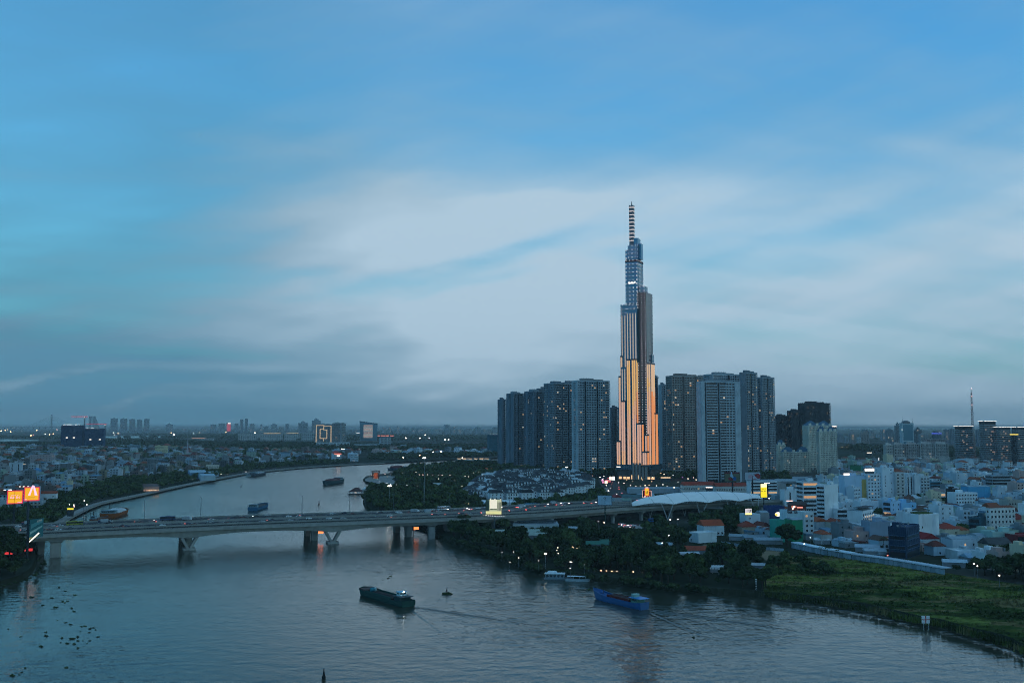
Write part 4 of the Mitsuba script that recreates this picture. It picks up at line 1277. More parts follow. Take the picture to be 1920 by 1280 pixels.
b.D = max(b.D, 20)
b.put('netting', b.F().box(0, b.W, 0, b.D, 0, b.h), 'paint', color='175264')
m = b.F()
for z in np.arange(4, b.h, 4.5):
    m.box(-.15, b.W + .15, -.25, 0, z, z + .4)
b.put('scaffold', m, 'paint', color='0f3d4c', kind='stuff')
for q in (.2, .5, .85):
    b.put('floodlight', b.F().box(b.W * q - .9, b.W * q + .9, -.4, .4, b.h + 1.5, b.h + 3), emit=LUM(1, .95, .88, 2.2))
# landmarks of the right skyline
b = Block('spired_office_tower', 'dark glass office tower in a white frame with two thin spires', 'office tower', 1690, 1693, 1714.5, 840, 794, 4, '3d5566')
b.D = max(b.D, 24)
W, D, h = b.W, b.D, b.h
b.put('glazing', b.F().box(1, W - 1, .6, D, 0, h - 4), 'tower_glass')
m = b.F()
m.box(0, 3.2, 0, D, 0, h + 3).box(W - 3.2, W, 0, D, 0, h + 3).box(3.2, W - 3.2, -.2, D, h - 4, h).box(3.2, W - 3.2, -.3, .6, h * .27, h * .31).box(W * .66, W * .72, -.3, .6, 0, h * .27)
b.put('frame', m, 'paint', color='aebcc3', kind='stuff')
b.put('crown', b.F().box(W * .18, W * .72, 2, D - 2, h, h + 7).frustum((W * .18, W * .72, 2, D - 2), (W * .35, W * .55, 8, D - 8), h + 7, h + 12), 'paint', color='6b6a70')
for x in (1.6, W - 1.6):
    b.put('spire', b.F().tube([x, 2, h + 3], [x, 2, h + 26], .8, .2, 6), 'paint', color='56606b')
b.put('side_light', b.F().box(-.8, -.2, 0, 3, h * .73, h * .77), emit=LUM(1, .95, .9, 2))
b = Block('blue_lit_tower', 'round tower top glowing blue behind the long brown slab row', 'tower', 1750, 1752, 1769, 838, 811, 4, '4a5662')
c2 = np.array([b.W / 2, 14])
b.put('wall', b.F().tube([*c2, 0], [*c2, b.h], b.W * .48, n=20), 'paint', color='4a5662')
b.put('blue_ring', b.F().tube([*c2, b.h - 4.2], [*c2, b.h - .6], b.W * .50, n=20), emit=LUM(.10, .16, 1.0, .85))
b.put('roof_house', b.F().tube([*c2, b.h], [*c2, b.h + 6], b.W * .36, n=16), 'paint', color='4a5662')
b.put('top_light', b.F().ball([b.W * .62, -1, b.h + 3], 1.5), emit=LUM(1, .9, .8, 2.5))
b = Block('pink_slab', 'pinkish slab block with a darker roof strip behind the long brown row', 'building', 1732, 1735, 1775, 850, 823, 4, 'a39396', 4)
b.D = max(b.D, 16)
b.tower(Z_('g:1'), Z_('g:1'), .01, 'a39396', crown=False, bay=6)
for k, (u0, u1, vt, c) in enumerate(((1660, 1675, 834, 'cfc8c2'), (1675.5, 1697, 833, 'c2bab5'), (1697.5, 1724, 832.5, 'bcb2ae'), (1724.5, 1752, 831.5, 'cbc3be'), (1752.5, 1779, 831.5, 'cfc7c2'))):
    b = Block('slab_block', f'{("leftmost", "second", "middle", "fourth", "rightmost")[k]} brownish apartment slab of the long row before the right skyline', 'apartment block', u0, u0 + 2, u1, 867, vt, 4, c, 3.4, 'long row of brownish slabs')
    b.D = max(b.D, 14)
    b.tower(Z_('b:2 g:3 r:.4 g:3 b:2'), Z_('g:1'), .02, c, bay=3.6)
    b.put('low_wing', b.F().box(b.W * .1, b.W * .9, -12, -1, 0, 13), 'paint', color=c)
wh = thing('ferris_wheel', 'faint thin ferris wheel against the dark trees left of the brown slab row', 'ferris wheel')
c_ = G(1641, 852)
r_ = 8.5 * mpp(*c_)
m = M((*c_, GZ + r_ + 3))
an = np.linspace(0, 2 * math.pi, 33)
for a_, b_z in zip(an[:-1], an[1:]):
    m.tube([r_ * math.cos(a_), 0, r_ * math.sin(a_)], [r_ * math.cos(b_z), 0, r_ * math.sin(b_z)], .45, n=4)
put('rim', m, 'paint', color=(.16, .18, .2), parent=wh)
m = M((*c_, GZ + r_ + 3))
for a_ in an[:-1:2]:
    m.tube([0, 0, 0], [r_ * math.cos(a_), 0, r_ * math.sin(a_)], .16, n=3)
put('spoke', m, 'paint', color=(.16, .18, .2), parent=wh, kind='stuff')
put('support', M((*c_, GZ)).tube([-r_ * .5, 2, 0], [0, 1, r_ + 3], .7).tube([r_ * .5, 2, 0], [0, 1, r_ + 3], .7), 'paint', color=(.16, .18, .2), parent=wh, kind='stuff')
ev = thing('elevated_road', 'long low elevated road crossing behind the right hand houses', 'viaduct')
el_ = smooth_line([G(u, v, GZ + 9) for u, v in ((1560, 868), (1640, 869.5), (1720, 872), (1800, 875.5), (1940, 881))], 2)
put('deck', M().sheet(np.stack([np.c_[el_, np.full(len(el_), GZ + 7.4)], np.c_[el_, np.full(len(el_), GZ + 10)], np.c_[el_ + [4, 12], np.full(len(el_), GZ + 10)], np.c_[el_ + [4, 12], np.full(len(el_), GZ + 7.4)]], 1)[:, ::-1]), 'concrete', parent=ev)
for q in el_[::2]:
    put('pier', M((q[0] + 2, q[1] + 6, GZ)).box(-1, 1, -1.5, 1.5, 0, 7.4), 'concrete', parent=ev)
# ---------------------------------------------------------------- the right bank's larger buildings, one by one
FOOT = []                                                  # plans of what stands, so that houses and trees keep clear


def foot(b, pad=3.0):
    f = b.F()
    q = np.array([[-pad, -pad, 0], [b.W + pad, -pad, 0], [b.W + pad, b.D + pad, 0], [-pad, b.D + pad, 0]]) @ f.m + f.o
    FOOT.append(Polygon(q[:, :2]))


WHT, PBL, BGE = 'dfe3e6', 'b9cfdf', 'c9c1b2'
CITY = [  # label, u0, um, u1, vb, vt, phi, colour, left style, right style, roof
    ('long white shop block with dark window dashes behind the yellow lit billboard', 1404, 1408, 1458, 938, 903, 6, WHT, None, 'strips', 'sheet'),
    ('grey annex block right of the white shop block', 1457, 1459, 1474, 936, 908, 6, '9aa0a2', None, 'sparse', 'tank'),
    ('white block with one tall dark slot, above the hotel with roof lettering', 1470, 1472, 1513, 962, 920, 4, 'd5dade', None, 'slot', 'tank'),
    ('slim white office slab with strip windows, left of the taller blank sided tower', 1503, 1507, 1535, 975, 904, 8, 'cfd6dc', 'strips', 'strips', 'tank'),
    ('tall white office tower with a blank right flank and seven dark strip windows', 1532, 1548, 1573, 988, 911, 42, 'dde2e6', 'strips', 'blank', 'tank'),
    ('wide pale blue blank wall building with a yellow panel strip and lit roof sign', 1582, 1585, 1627, 948, 893, 8, 'b4cbe0', None, 'blank', 'tank'),
    ('white building with rows of paired windows right of the yellow panel', 1626, 1628, 1651, 948, 889, 8, 'd3dbe2', None, 'grid', 'tank'),
    ('narrow pale block in front of the pale blue blank wall', 1588, 1602, 1614, 950, 915, 40, 'c3cfd9', 'blank', 'grid', 'tank'),
    ('small white block left of the narrow pale block', 1573, 1576, 1590, 955, 931, 20, 'ccd4da', None, 'sparse', 'tank'),
    ('white tower dotted with small dark windows', 1650, 1656, 1678, 944, 878, 14, 'd4dde4', 'sparse', 'sparse', 'tank'),
    ('ornate narrow white house with stacked balconies', 1679, 1681, 1698, 944, 886, 14, 'c6c8c8', None, 'balc', 'hip'),
    ('white block with two tall dark slots beside the ornate narrow house', 1697, 1701, 1713, 940, 892, 14, 'c9d2d9', None, 'slot', 'tank'),
    ('plain white blank slab right of the slotted block', 1712, 1716, 1726, 940, 892, 14, 'ccd5dc', None, 'blank', 'tank'),
    ('white block with deep balconies facing the river', 1724, 1727, 1744, 936, 894, 14, 'c3cbd0', None, 'balc', 'tank'),
    ('teal blue flat block behind the white balconies', 1743, 1745, 1764, 926, 904, 10, '4f8398', None, 'bands', 'tank'),
    ('white stair tower block with a dark cross of pipes', 1790, 1794, 1815, 918, 888, 14, 'bcc9d3', None, 'sparse', 'tank'),
    ('grey terraced office with pale bands at the right', 1858, 1862, 1896, 922, 892, 10, 'a2b0bb', 'bands', 'bands', 'tank'),
    ('big bright cyan blank wall building', 1812, 1816, 1858, 946, 914, 6, '4fa3cc', None, 'blank', 'sheet'),
    ('black narrow building with a blank dark wall', 1786, 1788, 1801, 955, 918, 10, '1f2226', None, 'blank', 'tank'),
    ('white corner building with small windows before the cyan wall', 1789, 1793, 1834, 958, 925, 10, 'dce3e8', None, 'grid', 'tank'),
    ('white round fronted block with ring balconies', 1743, 1748, 1773, 945, 925, 14, 'cdd2d4', 'bands', 'bands', 'tank'),
    ('beige flat roofed house with one dark wide window', 1718, 1735, 1751, 957, 937, 36, 'a8a79f', 'blank', 'strips', 'tank'),
    ('pale blue house with wide dark windows left of the dark blue glass corner', 1656, 1671, 1690, 977, 941, 30, 'a9cae4', 'strips', 'sparse', 'tank'),
    ('light blue long house with an orange stair window', 1689, 1691, 1719, 976, 944, 8, '8fc3e6', None, 'sparse', 'tank'),
    ('white rounded corner building with a green roof garden', 1720, 1724, 1762, 1020, 966, 20, 'e2e6ea', None, 'sparse', 'none'),
    ('white three storey terrace house left of the rounded corner building', 1697, 1700, 1722, 1000, 961, 10, 'd5dbe0', None, 'grid', 'tank'),
    ('tall plain white tower house behind the rounded corner building', 1757, 1762, 1789, 992, 949, 12, 'd2dbe2', None, 'sparse', 'tank'),
    ('white colonial style hotel with arched balconies at the right', 1850, 1858, 1905, 1003, 954, 16, 'e0e0de', 'arch', 'arch', 'hip'),
    ('cream block with dark vertical windows near the right edge', 1889, 1892, 1918, 966, 939, 10, 'b5b0a6', None, 'grid', 'tank'),
    ('dark blue glass fronted building beside the white fence sheds', 1667, 1700, 1725, 1047, 991, 52, '1d3e5c', 'none', 'none', 'tank'),
    ('big grey blue blank wall building behind the dark blue glass front', 1627, 1632, 1670, 1020, 980, 6, '8ea0b4', None, 'blank', 'tank'),
    ('pinkish house with a plant filled terrace', 1597, 1600, 1633, 1020, 998, 8, 'b39a98', None, 'sparse', 'tank'),
    ('grey house with rough walls beside the pinkish house', 1571, 1574, 1599, 1012, 983, 8, '7e868c', None, 'sparse', 'tank'),
    ('white hotel with roof lettering and a red lit roof bar', 1472, 1475, 1508, 1002, 959, 6, 'c5dbe2', None, 'blank', 'none'),
    ('white window wing on the right of the hotel with roof lettering', 1507, 1509, 1527, 1008, 962, 8, 'd5d9dc', None, 'grid', 'none'),
    ('dark blue box building with a lit round sign', 1441, 1443, 1472, 988, 951, 6, '16386b', None, 'blank', 'none'),
    ('white house block under a small lit billboard', 1397, 1400, 1426, 994, 966, 10, 'd9dee2', None, 'sparse', 'none'),
    ('grey house block right of the small lit billboard', 1425, 1427, 1443, 990, 963, 8, '9a9c9e', None, 'blank', 'sheet'),
    ('bright green walled building behind the big round tree', 1482, 1486, 1506, 1015, 977, 10, '1f8a63', None, 'blank', 'sheet'),
    ('teal green narrow house left of the big round tree', 1453, 1456, 1472, 1016, 977, 10, '2f9c8c', None, 'sparse', 'none'),
    ('white office with broad black window bands', 1568, 1571, 1591, 988, 955, 8, 'dfe4e8', None, 'bands', 'tank'),
    ('white house with a blank left wall and lit balconies on the right', 1589, 1618, 1638, 995, 960, 52, 'dbe3e8', 'blank', 'balc', 'sheet'),
    ('white terraced block above the lit balcony house', 1575, 1580, 1611, 968, 944, 10, 'd8dee3', None, 'sparse', 'tank'),
    ('white stepped block with a dark green side slot', 1610, 1614, 1648, 972, 941, 10, 'dde4ea', None, 'blank', 'tank'),
    ('white walled house with a faded orange tile roof', 1527, 1531, 1553, 996, 980, 10, 'bfc9cf', None, 'sparse', 'gable:a4502f'),
    ('cream house with a red tile roof under the black window bands', 1560, 1563, 1583, 999, 982, 10, 'c9c4b4', None, 'sparse', 'gable:8f3e28'),
    ('two storey house with a small orange roof by the white roof sheds', 1537, 1540, 1560, 1020, 1004, 10, 'b4b8ba', None, 'balc', 'hip:9c4a30'),
    ('white house with red roofs behind the tent roof', 1768, 1772, 1800, 1013, 994, 12, 'c9bda6', None, 'sparse', 'hip:9c3e30'),
    ('cream house with an orange hip roof left of the blue glass corner', 1796, 1800, 1818, 1012, 996, 12, 'c8b898', None, 'sparse', 'hip:a4502f'),
    ('white party wall house above the cream orange roofed house', 1791, 1794, 1818, 998, 978, 12, 'cad6de', None, 'blank', 'tank'),
    ('dark teal glass corner block under the colonial hotel', 1817, 1838, 1858, 1003, 972, 45, '2a5666', 'strips', 'none', 'tank'),
    ('long low blank white wall building at the right', 1784, 1787, 1834, 1038, 1014, 8, 'b7c4d0', None, 'sparse', 'sheet'),
    ('white wall building with a dark end window above the gabled house', 1831, 1834, 1877, 1024, 1007, 8, 'c2ced8', None, 'sparse', 'sheet'),
    ('pale mint green long house near the right edge', 1859, 1862, 1904, 1026, 999, 8, 'a8c4bf', None, 'sparse', 'tank'),
    ('cream gabled house at the right near the dark trees', 1854, 1858, 1900, 1038, 1024, 10, 'c3bda6', None, 'sparse', 'gable:4a4c4f'),
    ('red and white banded building at the right edge', 1905, 1909, 1960, 1030, 1005, 10, '7d2c30', None, 'bands', 'none'),
    ('house with a deep red tile roof at the right edge', 1896, 1900, 1930, 992, 976, 12, '9a948a', None, 'sparse', 'hip:7c2a24'),
    ('small white flat house left of the tent roof', 1793, 1796, 1822, 1050, 1035, 8, 'cdd5da', None, 'sparse', 'none'),
    ('white house with a steep deep red roof right of the dark blue glass front', 1727, 1731, 1762, 1026, 1013, 12, 'c6cbd0', None, 'sparse', 'gable:8c1f24'),
    ('white house with an orange gable roof by the riverside grove', 1315, 1320, 1358, 1004, 988, 12, 'd3dade', 'sparse', 'grid', 'gable:a84a2c'),
    ('white walled flat villa left of the orange gabled house', 1292, 1310, 1344, 1018, 1001, 30, 'd7dfe4', 'sparse', 'sparse', 'none'),
    ('low house with a red brown roof right of the grove', 1389, 1392, 1422, 1000, 990, 8, 'b8a48e', None, 'sparse', 'hip:8c3a2a'),
    ('white building with a long orange red tile roof before the right tower cluster', 1278, 1282, 1342, 926, 911, 8, 'c8c4c0', 'grid', 'grid', 'gable:a03c2c'),
    ('second white building under a long red tile roof, right of the first', 1340, 1343, 1402, 928, 913, 8, 'c8c4c0', None, 'grid', 'gable:983828'),
    ('long low white warehouse roof left of the station roof', 1176, 1180, 1276, 925, 917, 6, '98a6b0', None, 'blank', 'sheet'),
    ('long white hall by the viaduct with a row of small windows', 957, 962, 1048, 996, 985, 6, 'b9c4c8', None, 'sparse', 'sheet'),
    ('low white show wall building behind the lit picture billboard', 903, 908, 969, 958, 943, 6, 'cfd6da', None, 'blank', 'none'),
    ('small white and red shop with a red gable right of the white billboard', 1148, 1152, 1166, 950, 934, 12, 'a9b0b8', None, 'sparse', 'gable:8c2f33'),
]
NAMED, BLOCKS = {}, []
for row in CITY:
    lab, u0, um, u1, vb, vt, phi, c, ls, rs, rf = row
    hgt = max(3.2, (vb - vt) * mpp(*G(um, vb)))
    b = Block('hotel' if 'hotel' in lab else 'house' if 'house' in lab and 'ware' not in lab else 'city_building', lab, 'hotel' if 'hotel' in lab else 'house' if 'house' in lab and 'ware' not in lab else 'building', u0, um, u1, vb, vt, phi, c, 3.4)
    b.D = max(b.D, min(14, .8 * b.W + 6)) if um - u0 < 8 else b.D
    if rf[0] in 'hg' and hgt < 14:
        b.h = max(b.h, 3.2)
    b.body()
    if ls and ls not in ('none', 'blank'):
        b.windows('l', ls)
    if rs and rs not in ('none', 'blank'):
        b.windows('r', rs)
    k, _, rc = rf.partition(':')
    if k != 'none':
        b.roof(k, rc or ('8fa0ac' if k == 'sheet' else '8a4a38'))
    foot(b)
    BLOCKS.append((u0, u1, vb - (3 if hgt > 12 else 0)))
    NAMED[lab] = b

# what sets single buildings apart
b = NAMED['dark blue glass fronted building beside the white fence sheds']
W, D, h = b.W, b.D, b.h
for z0, z1 in ((.30, .40), (.62, .74)):
    m = b.F()
    for f, L in (('l', D), ('r', W)):
        b.face(m, f, L * .08, L * .92, h * z0, h * z1, .12)
    b.put('window', m, 'glass', kind='stuff')
    m = b.F()
    for f, L in (('l', D), ('r', W)):
        b.face(m, f, L * .06, L * .94, h * z1, h * z1 + .4, .5)
        b.face(m, f, L * .06, L * .94, h * z0 - .4, h * z0, .5)
    b.put('window_frame', m, 'paint', color='3c5a78', kind='stuff')
m = b.F()
for f, L in (('l', D), ('r', W)):
    for x in np.linspace(0, L, 9):
        b.face(m, f, max(0, x - .12), min(L, x + .12), h * .24, h, .18)
b.put('panel_joint', m, 'paint', color='16304a', kind='stuff')
m = b.F()
for f, L in (('l', D), ('r', W)):
    b.face(m, f, L * .05, L * .95, .3, h * .2, .06)
b.put('shop_glazing', m, 'glass', kind='stuff')
b = NAMED['white rounded corner building with a green roof garden']
W, D, h = b.W, b.D, b.h
b.put('roof_garden', b.F().box(W * .15, W * .85, D * .15, D * .8, h + .3, h + 1.6), 'leaf')
b.put('canopy', b.F().prism([(W * .5 + W * .36 * math.cos(t), D * .5 + D * .36 * math.sin(t)) for t in np.linspace(0, 2 * math.pi, 21)[:-1]], h + 3.0, h + 3.3), 'paint', color='3f5a4c')
b.put('canopy_post', b.F().box(W * .3, W * .32, D * .3, D * .32, h, h + 3).box(W * .7, W * .72, D * .3, D * .32, h, h + 3).box(W * .5, W * .52, D * .7, D * .72, h, h + 3), 'paint', color='50565c', kind='stuff')
b.put('corner_bay', b.F().tube([W - 3, 3, 0], [W - 3, 3, h + .9], 4.2, n=18), 'paint', color='e2e6ea')
b = NAMED['wide pale blue blank wall building with a yellow panel strip and lit roof sign']
m = b.F()
b.face(m, 'r', b.W * .76, b.W * .97, .5, b.h - 3, .3)
b.put('yellow_panel', m, 'paint', color='c2a763')
b.put('lit_roof_sign', b.F().box(b.W * -.04, b.W * .22, -.6, -.2, b.h + 1.4, b.h + 3.4), emit=LUM(1, .95, .93, 1.7))
b = NAMED['white building with rows of paired windows right of the yellow panel']
b.put('lit_roof_sign', b.F().box(-b.W * .2, b.W * .55, -.6, -.2, b.h + 3.5, b.h + 6.2), emit=LUM(1, .97, .9, 1.8))
b.put('sign_frame', b.F().box(-b.W * .2, b.W * .55, -.15, .1, b.h + .9, b.h + 6), 'paint', color=(.1, .12, .14))
b = NAMED['white house with a blank left wall and lit balconies on the right']
m = b.F()
for z in (b.h * .28, b.h * .5, b.h * .72):
    for x in np.linspace(.1, .85, 5):
        b.face(m, 'r', b.W * x, b.W * x + .9, z, z + 1.0, 1.5, 1.3)
b.put('balcony_light', m, emit=LUM(1, .62, .42, 1.5), kind='stuff')
b.put('roof_terrace', b.F().box(-.5, b.W + .5, -.5, b.D * .6, b.h + 3.2, b.h + 3.5).box(0, .3, 0, .3, b.h, b.h + 3.2).box(b.W - .3, b.W, 0, .3, b.h, b.h + 3.2), 'paint', color='39424a')
b = NAMED['white hotel with roof lettering and a red lit roof bar']
W, D, h = b.W, b.D, b.h
tx = meshkit.text_mesh('Viet Tourist', 2.3, .3, bold=True)
tx.vertices[:, 0] *= (W * .88) / tx.extents[0]
tv = np.array(tx.vertices)
put('sign_letter', (np.c_[tv[:, 0] + W * .05, -tv[:, 2] - .15, tv[:, 1] + h - 1.2] @ b.F().m + b.F().o, np.array(tx.faces)), 'paint', color='3a2a3c', parent=b.key, kind='stuff')
b.put('bar_roof', b.F().frustum((W * .3, W * 1.25, -.5, D * .8), (W * .45, W * 1.2, D * .2, D * .6), h + 5.2, h + 7.4), 'paint', color='463a3c')
b.put('bar_wall', b.F().box(W * .35, W * 1.18, 1.2, D * .7, h, h + 5.2), 'paint', color='5a3230')
for x0, x1, z in ((.34, .60, 3.4), (.66, .98, 2.8)):
    b.put('red_light', b.F().box(W * x0, W * x1, .6, 1.1, h + z, h + z + .8), emit=LUM(1, .36, .28, 1.3))
b.put('bar_lamp', b.F().ball([W * .47, .4, h + 3.6], .55), emit=LUM(1, .9, .8, 6))
b.put('bar_lamp', b.F().ball([W * .39, .4, h + 2.4], .55), emit=LUM(1, .86, .75, 5))
b.put('roof_light_strip', b.F().box(W * .02, W * .38, -.3, 0, h + 8.0, h + 8.7), emit=LUM(1, .62, .58, 1.6))
b = NAMED['white window wing on the right of the hotel with roof lettering']
m = b.F()
for x in np.linspace(0, b.W - .3, 5):
    m.box(x, x + .3, 0, .3, b.h, b.h + 3)
b.put('roof_post', m, 'paint', color='d5d9dc', kind='stuff')
b = NAMED['dark blue box building with a lit round sign']
b.put('lit_sign', b.F().prism([(b.W * .55 + b.W * .14 * math.cos(t), -.6 - 0 * t) for t in (0, 1)] + [(b.W * .4, -.25), (b.W * .7, -.25)], b.h * .62, b.h * .62 + .1), emit=LUM(1, .9, .7, 1))
lm = b.F()
an = np.linspace(0, 2 * math.pi, 17)[:-1]
lm.add(np.vstack([[[b.W * .56 + 2.9 * math.cos(t), -.5, b.h * .66 + 1.7 * math.sin(t)] for t in an], [[b.W * .56, -.5, b.h * .66]]]), [[k, (k + 1) % 16, 16] for k in range(16)])
b.put('round_sign', lm, emit=LUM(1, .93, .8, 1.9))
lm = b.F().box(b.W * .56 - 2.7, b.W * .56 - .6, -.75, -.55, b.h * .66 - 1.2, b.h * .66 + .8)
b.put('sign_emblem', lm, emit=LUM(1, .72, .12, 1.1))
b = NAMED['big bright cyan blank wall building']
for lab_ in ('long white hall by the viaduct with a row of small windows',):
    b = NAMED[lab_]
    b.put('roof_beam', b.F().box(b.W * .1, b.W * .95, 2, 6, b.h + 2.4, b.h + 3.4), 'paint', color='39434a')
b = NAMED['low white show wall building behind the lit picture billboard']
m = b.F()
b.face(m, 'r', b.W * .55, b.W * .97, b.h * .2, b.h * .75, .15)
b.put('dark_mural', m, 'paint', color='2d3a42')

# sheds and fences along the meadow
for lab, pts, c, hh, pan in (('long white sheet roof shed along the meadow, upper left run', ((1484, 1027), (1500, 1030.5), (1545, 1040), (1596, 1049)), 'c4d6e2', 4.2, True), ('long white panel fence with a narrow sheet roof along the meadow, right run', ((1597, 1049), (1650, 1056), (1710, 1066), (1772, 1077)), 'aabac6', 3.8, True),
                             ('low grey blue panel fence behind the bare brown earth', ((1352, 1020), (1400, 1027), (1470, 1034)), '8698a4', 3.0, False)):
    k = thing('shed_fence', lab, 'fence')
    pl = [G(*q) for q in pts]
    for a_, b_z in zip(pl[:-1], pl[1:]):
        L = np.linalg.norm(b_z - a_)
        an = math.atan2(*(b_z - a_)[::-1])
        n = max(2, int(L / 3.2))
        for q in range(n):
            put('panel', M((*a_, GZ), an).box(L * q / n + .06, L * (q + 1) / n - .06, -.06, .06, .1, hh - .9), 'paint', color='93a4b0' if q % 4 else '7c8d99', parent=k)
            put('post', M((*a_, GZ), an).box(L * q / n - .08, L * q / n + .08, -.12, .12, 0, hh - .3), 'paint', color='5d6a74', parent=k)
        if pan:
            nr = max(2, int(L / 8))
            for q in range(nr):
                put('roof_sheet', M((*a_, GZ), an).frustum((L * q / nr + .03, L * (q + 1) / nr - .03, -.6, 5.2), (L * q / nr + .03, L * (q + 1) / nr - .03, -.2, 5.2), hh - .5, hh + .1), 'paint', color=c, parent=k)
SHED_SIGHT = []
for i, (u, v, w, d, c) in enumerate([(1541, 1019, 11, 7, 'c4d3de'), (1580, 1020, 13, 7, 'b9cad6'), (1626, 1033, 16, 9, 'a9bccb'), (1640, 1040, 14, 8, 'b4c6d4'), (1828, 1052, 15, 11, '9fc0d8'), (1790, 1062, 14, 8, 'b9d0de'), (1440, 1019, 20, 8, '93aab8'), (1415, 1014, 18, 8, '7f96a4'), (1385, 1012, 14, 8, '90a3ae'),
                                       (1000, 1003, 12, 9, '9fb0a6'), (936, 1003, 9, 7, 'a4b4b0'), (1010, 1010, 14, 10, 'a9b5ab'), (1120, 1027, 16, 10, '3f7a6c'), (1138, 1022, 10, 7, '4a8474'), (1245, 1028, 12, 7, '9fb4c0'), (1306, 1038, 18, 12, 'a0452c'), (1292, 1046, 13, 6, 'c3ccd2'), (1072, 997, 10, 8, 'b0bcc2'), (1185, 936, 24, 14, '4a6a70'),
                                       (1210, 933, 20, 12, '8fa6b4'), (1170, 942, 16, 10, '7d9a90'), (1085, 950, 22, 9, '3f8f9c'), (1000, 952, 20, 9, '3fa0c4'), (1445, 915, 26, 12, '8ca0ac'), (1475, 905, 34, 16, '9aacb6'), (1500, 900, 28, 14, '8a9ca8'), (1420, 1068, 10, 6, 'b9c6cc'), (1345, 1072, 9, 5, 'c9d2d6'), (816, 912, 22, 12, 'b9c2c0'), (1345, 922, 22, 9, '5a9098')]):
    p = G(u, v)
    k = thing('shed', None, 'shed', 'low sheds and pavilions')
    tone = {'a0452c': 'orange tile roofed', '3f7a6c': 'green sheet roofed', '4a8474': 'green sheet roofed', '3fa0c4': 'bright blue roofed', '3f8f9c': 'teal roofed', '4a6a70': 'dark teal roofed'}.get(c, 'pale sheet roofed' if int(c[:2], 16) > 0x9c else 'grey sheet roofed')
    zone = 'in the riverside grove' if v > 990 and u < 1345 else 'by the meadow fence' if v > 990 else 'near the station and the towers'
    AUTO[k] = (f'{tone} low shed {zone}', u)
    an = -.1 + .25 * math.sin(i * 2.1)
    FOOT.append(Point(*p).buffer(max(w, d) * .6))
    SHED_SIGHT += [(p, GZ + 4.5), (p + [w * .3, 0], GZ + 4), (p - [w * .3, 0], GZ + 4)]
    put('wall', M((*p, GZ), an).box(-w / 2 + .4, w / 2 - .4, -d / 2 + .4, d / 2 - .4, 0, 3.0), 'paint', color='8a9096', parent=k)
    put('roof', M((*p, GZ), an).gable(-w / 2, w / 2, -d / 2, d / 2, 3.0, 3.0 + d * .2, 'x'), 'paint', color=c, parent=k)
p = G(1336, 1075)
k = thing('pergola', 'white slatted pergola on the lawn among the riverside trees', 'pergola')
for q in range(7):
    put('slat', M((*p, GZ), -.15).box(q * 1.5 - 6, q * 1.5 - 5.1, -1.6, 1.6, 2.8, 3.0), 'paint', color=(.75, .77, .78), parent=k)
for q in (-5.6, 0, 3.6):
    put('post', M((*p, GZ), -.15).box(q, q + .15, -.1, .1, 0, 2.8), 'paint', color=(.6, .62, .63), parent=k)


# ---------------------------------------------------------------- houses
class Heap:
    """Meshes of several palette colours in one shape."""

    def __init__(self):
        self.v, self.f, self.u, self.n = [], [], [], 0

    def add(self, m, c=None):
        v, f = m.mesh()
        self.v.append(v)
        self.f.append(f + self.n)
        self.n += len(v)
        self.u.append(np.tile([(col(c) if c is not None else 0) + .5, .5], (len(v), 1)))

    def put(self, key, mat='paint', kind=None):
        if self.v:
            scene[key] = mikit.ply((np.vstack(self.v), np.vstack(self.f)), mat, uv=np.vstack(self.u))
            if kind:
                labels[key] = {'kind': kind}


WALLC = [('white', 'd9dee2'), ('white', 'ccd4da'), ('pale grey', 'b2bac0'), ('pale blue', 'a8c0d2'), ('cream', 'cdc2a8'), ('grey', '8e969c'), ('pinkish', 'b79f9a'), ('pale green', 'a3b8ab'), ('white', 'e2e6ea'), ('bluish white', 'bccbd6'), ('grey', '7d868d')]
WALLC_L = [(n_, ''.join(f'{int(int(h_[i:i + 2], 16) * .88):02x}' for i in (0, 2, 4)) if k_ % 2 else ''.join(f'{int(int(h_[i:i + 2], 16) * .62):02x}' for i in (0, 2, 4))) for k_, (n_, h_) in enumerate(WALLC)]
ROOFC = [('orange tiled', '8c4a34'), ('dark red tiled', '66302a'), ('brown tiled', '5c423a'), ('blue sheet', '5a7f98'), ('grey sheet', '7f8a92'), ('pale sheet', 'a9b7c0')]
far_parts = {'wall': Heap(), 'roof': Heap(), 'window_pane': Heap()}
N_HOUSE = 0


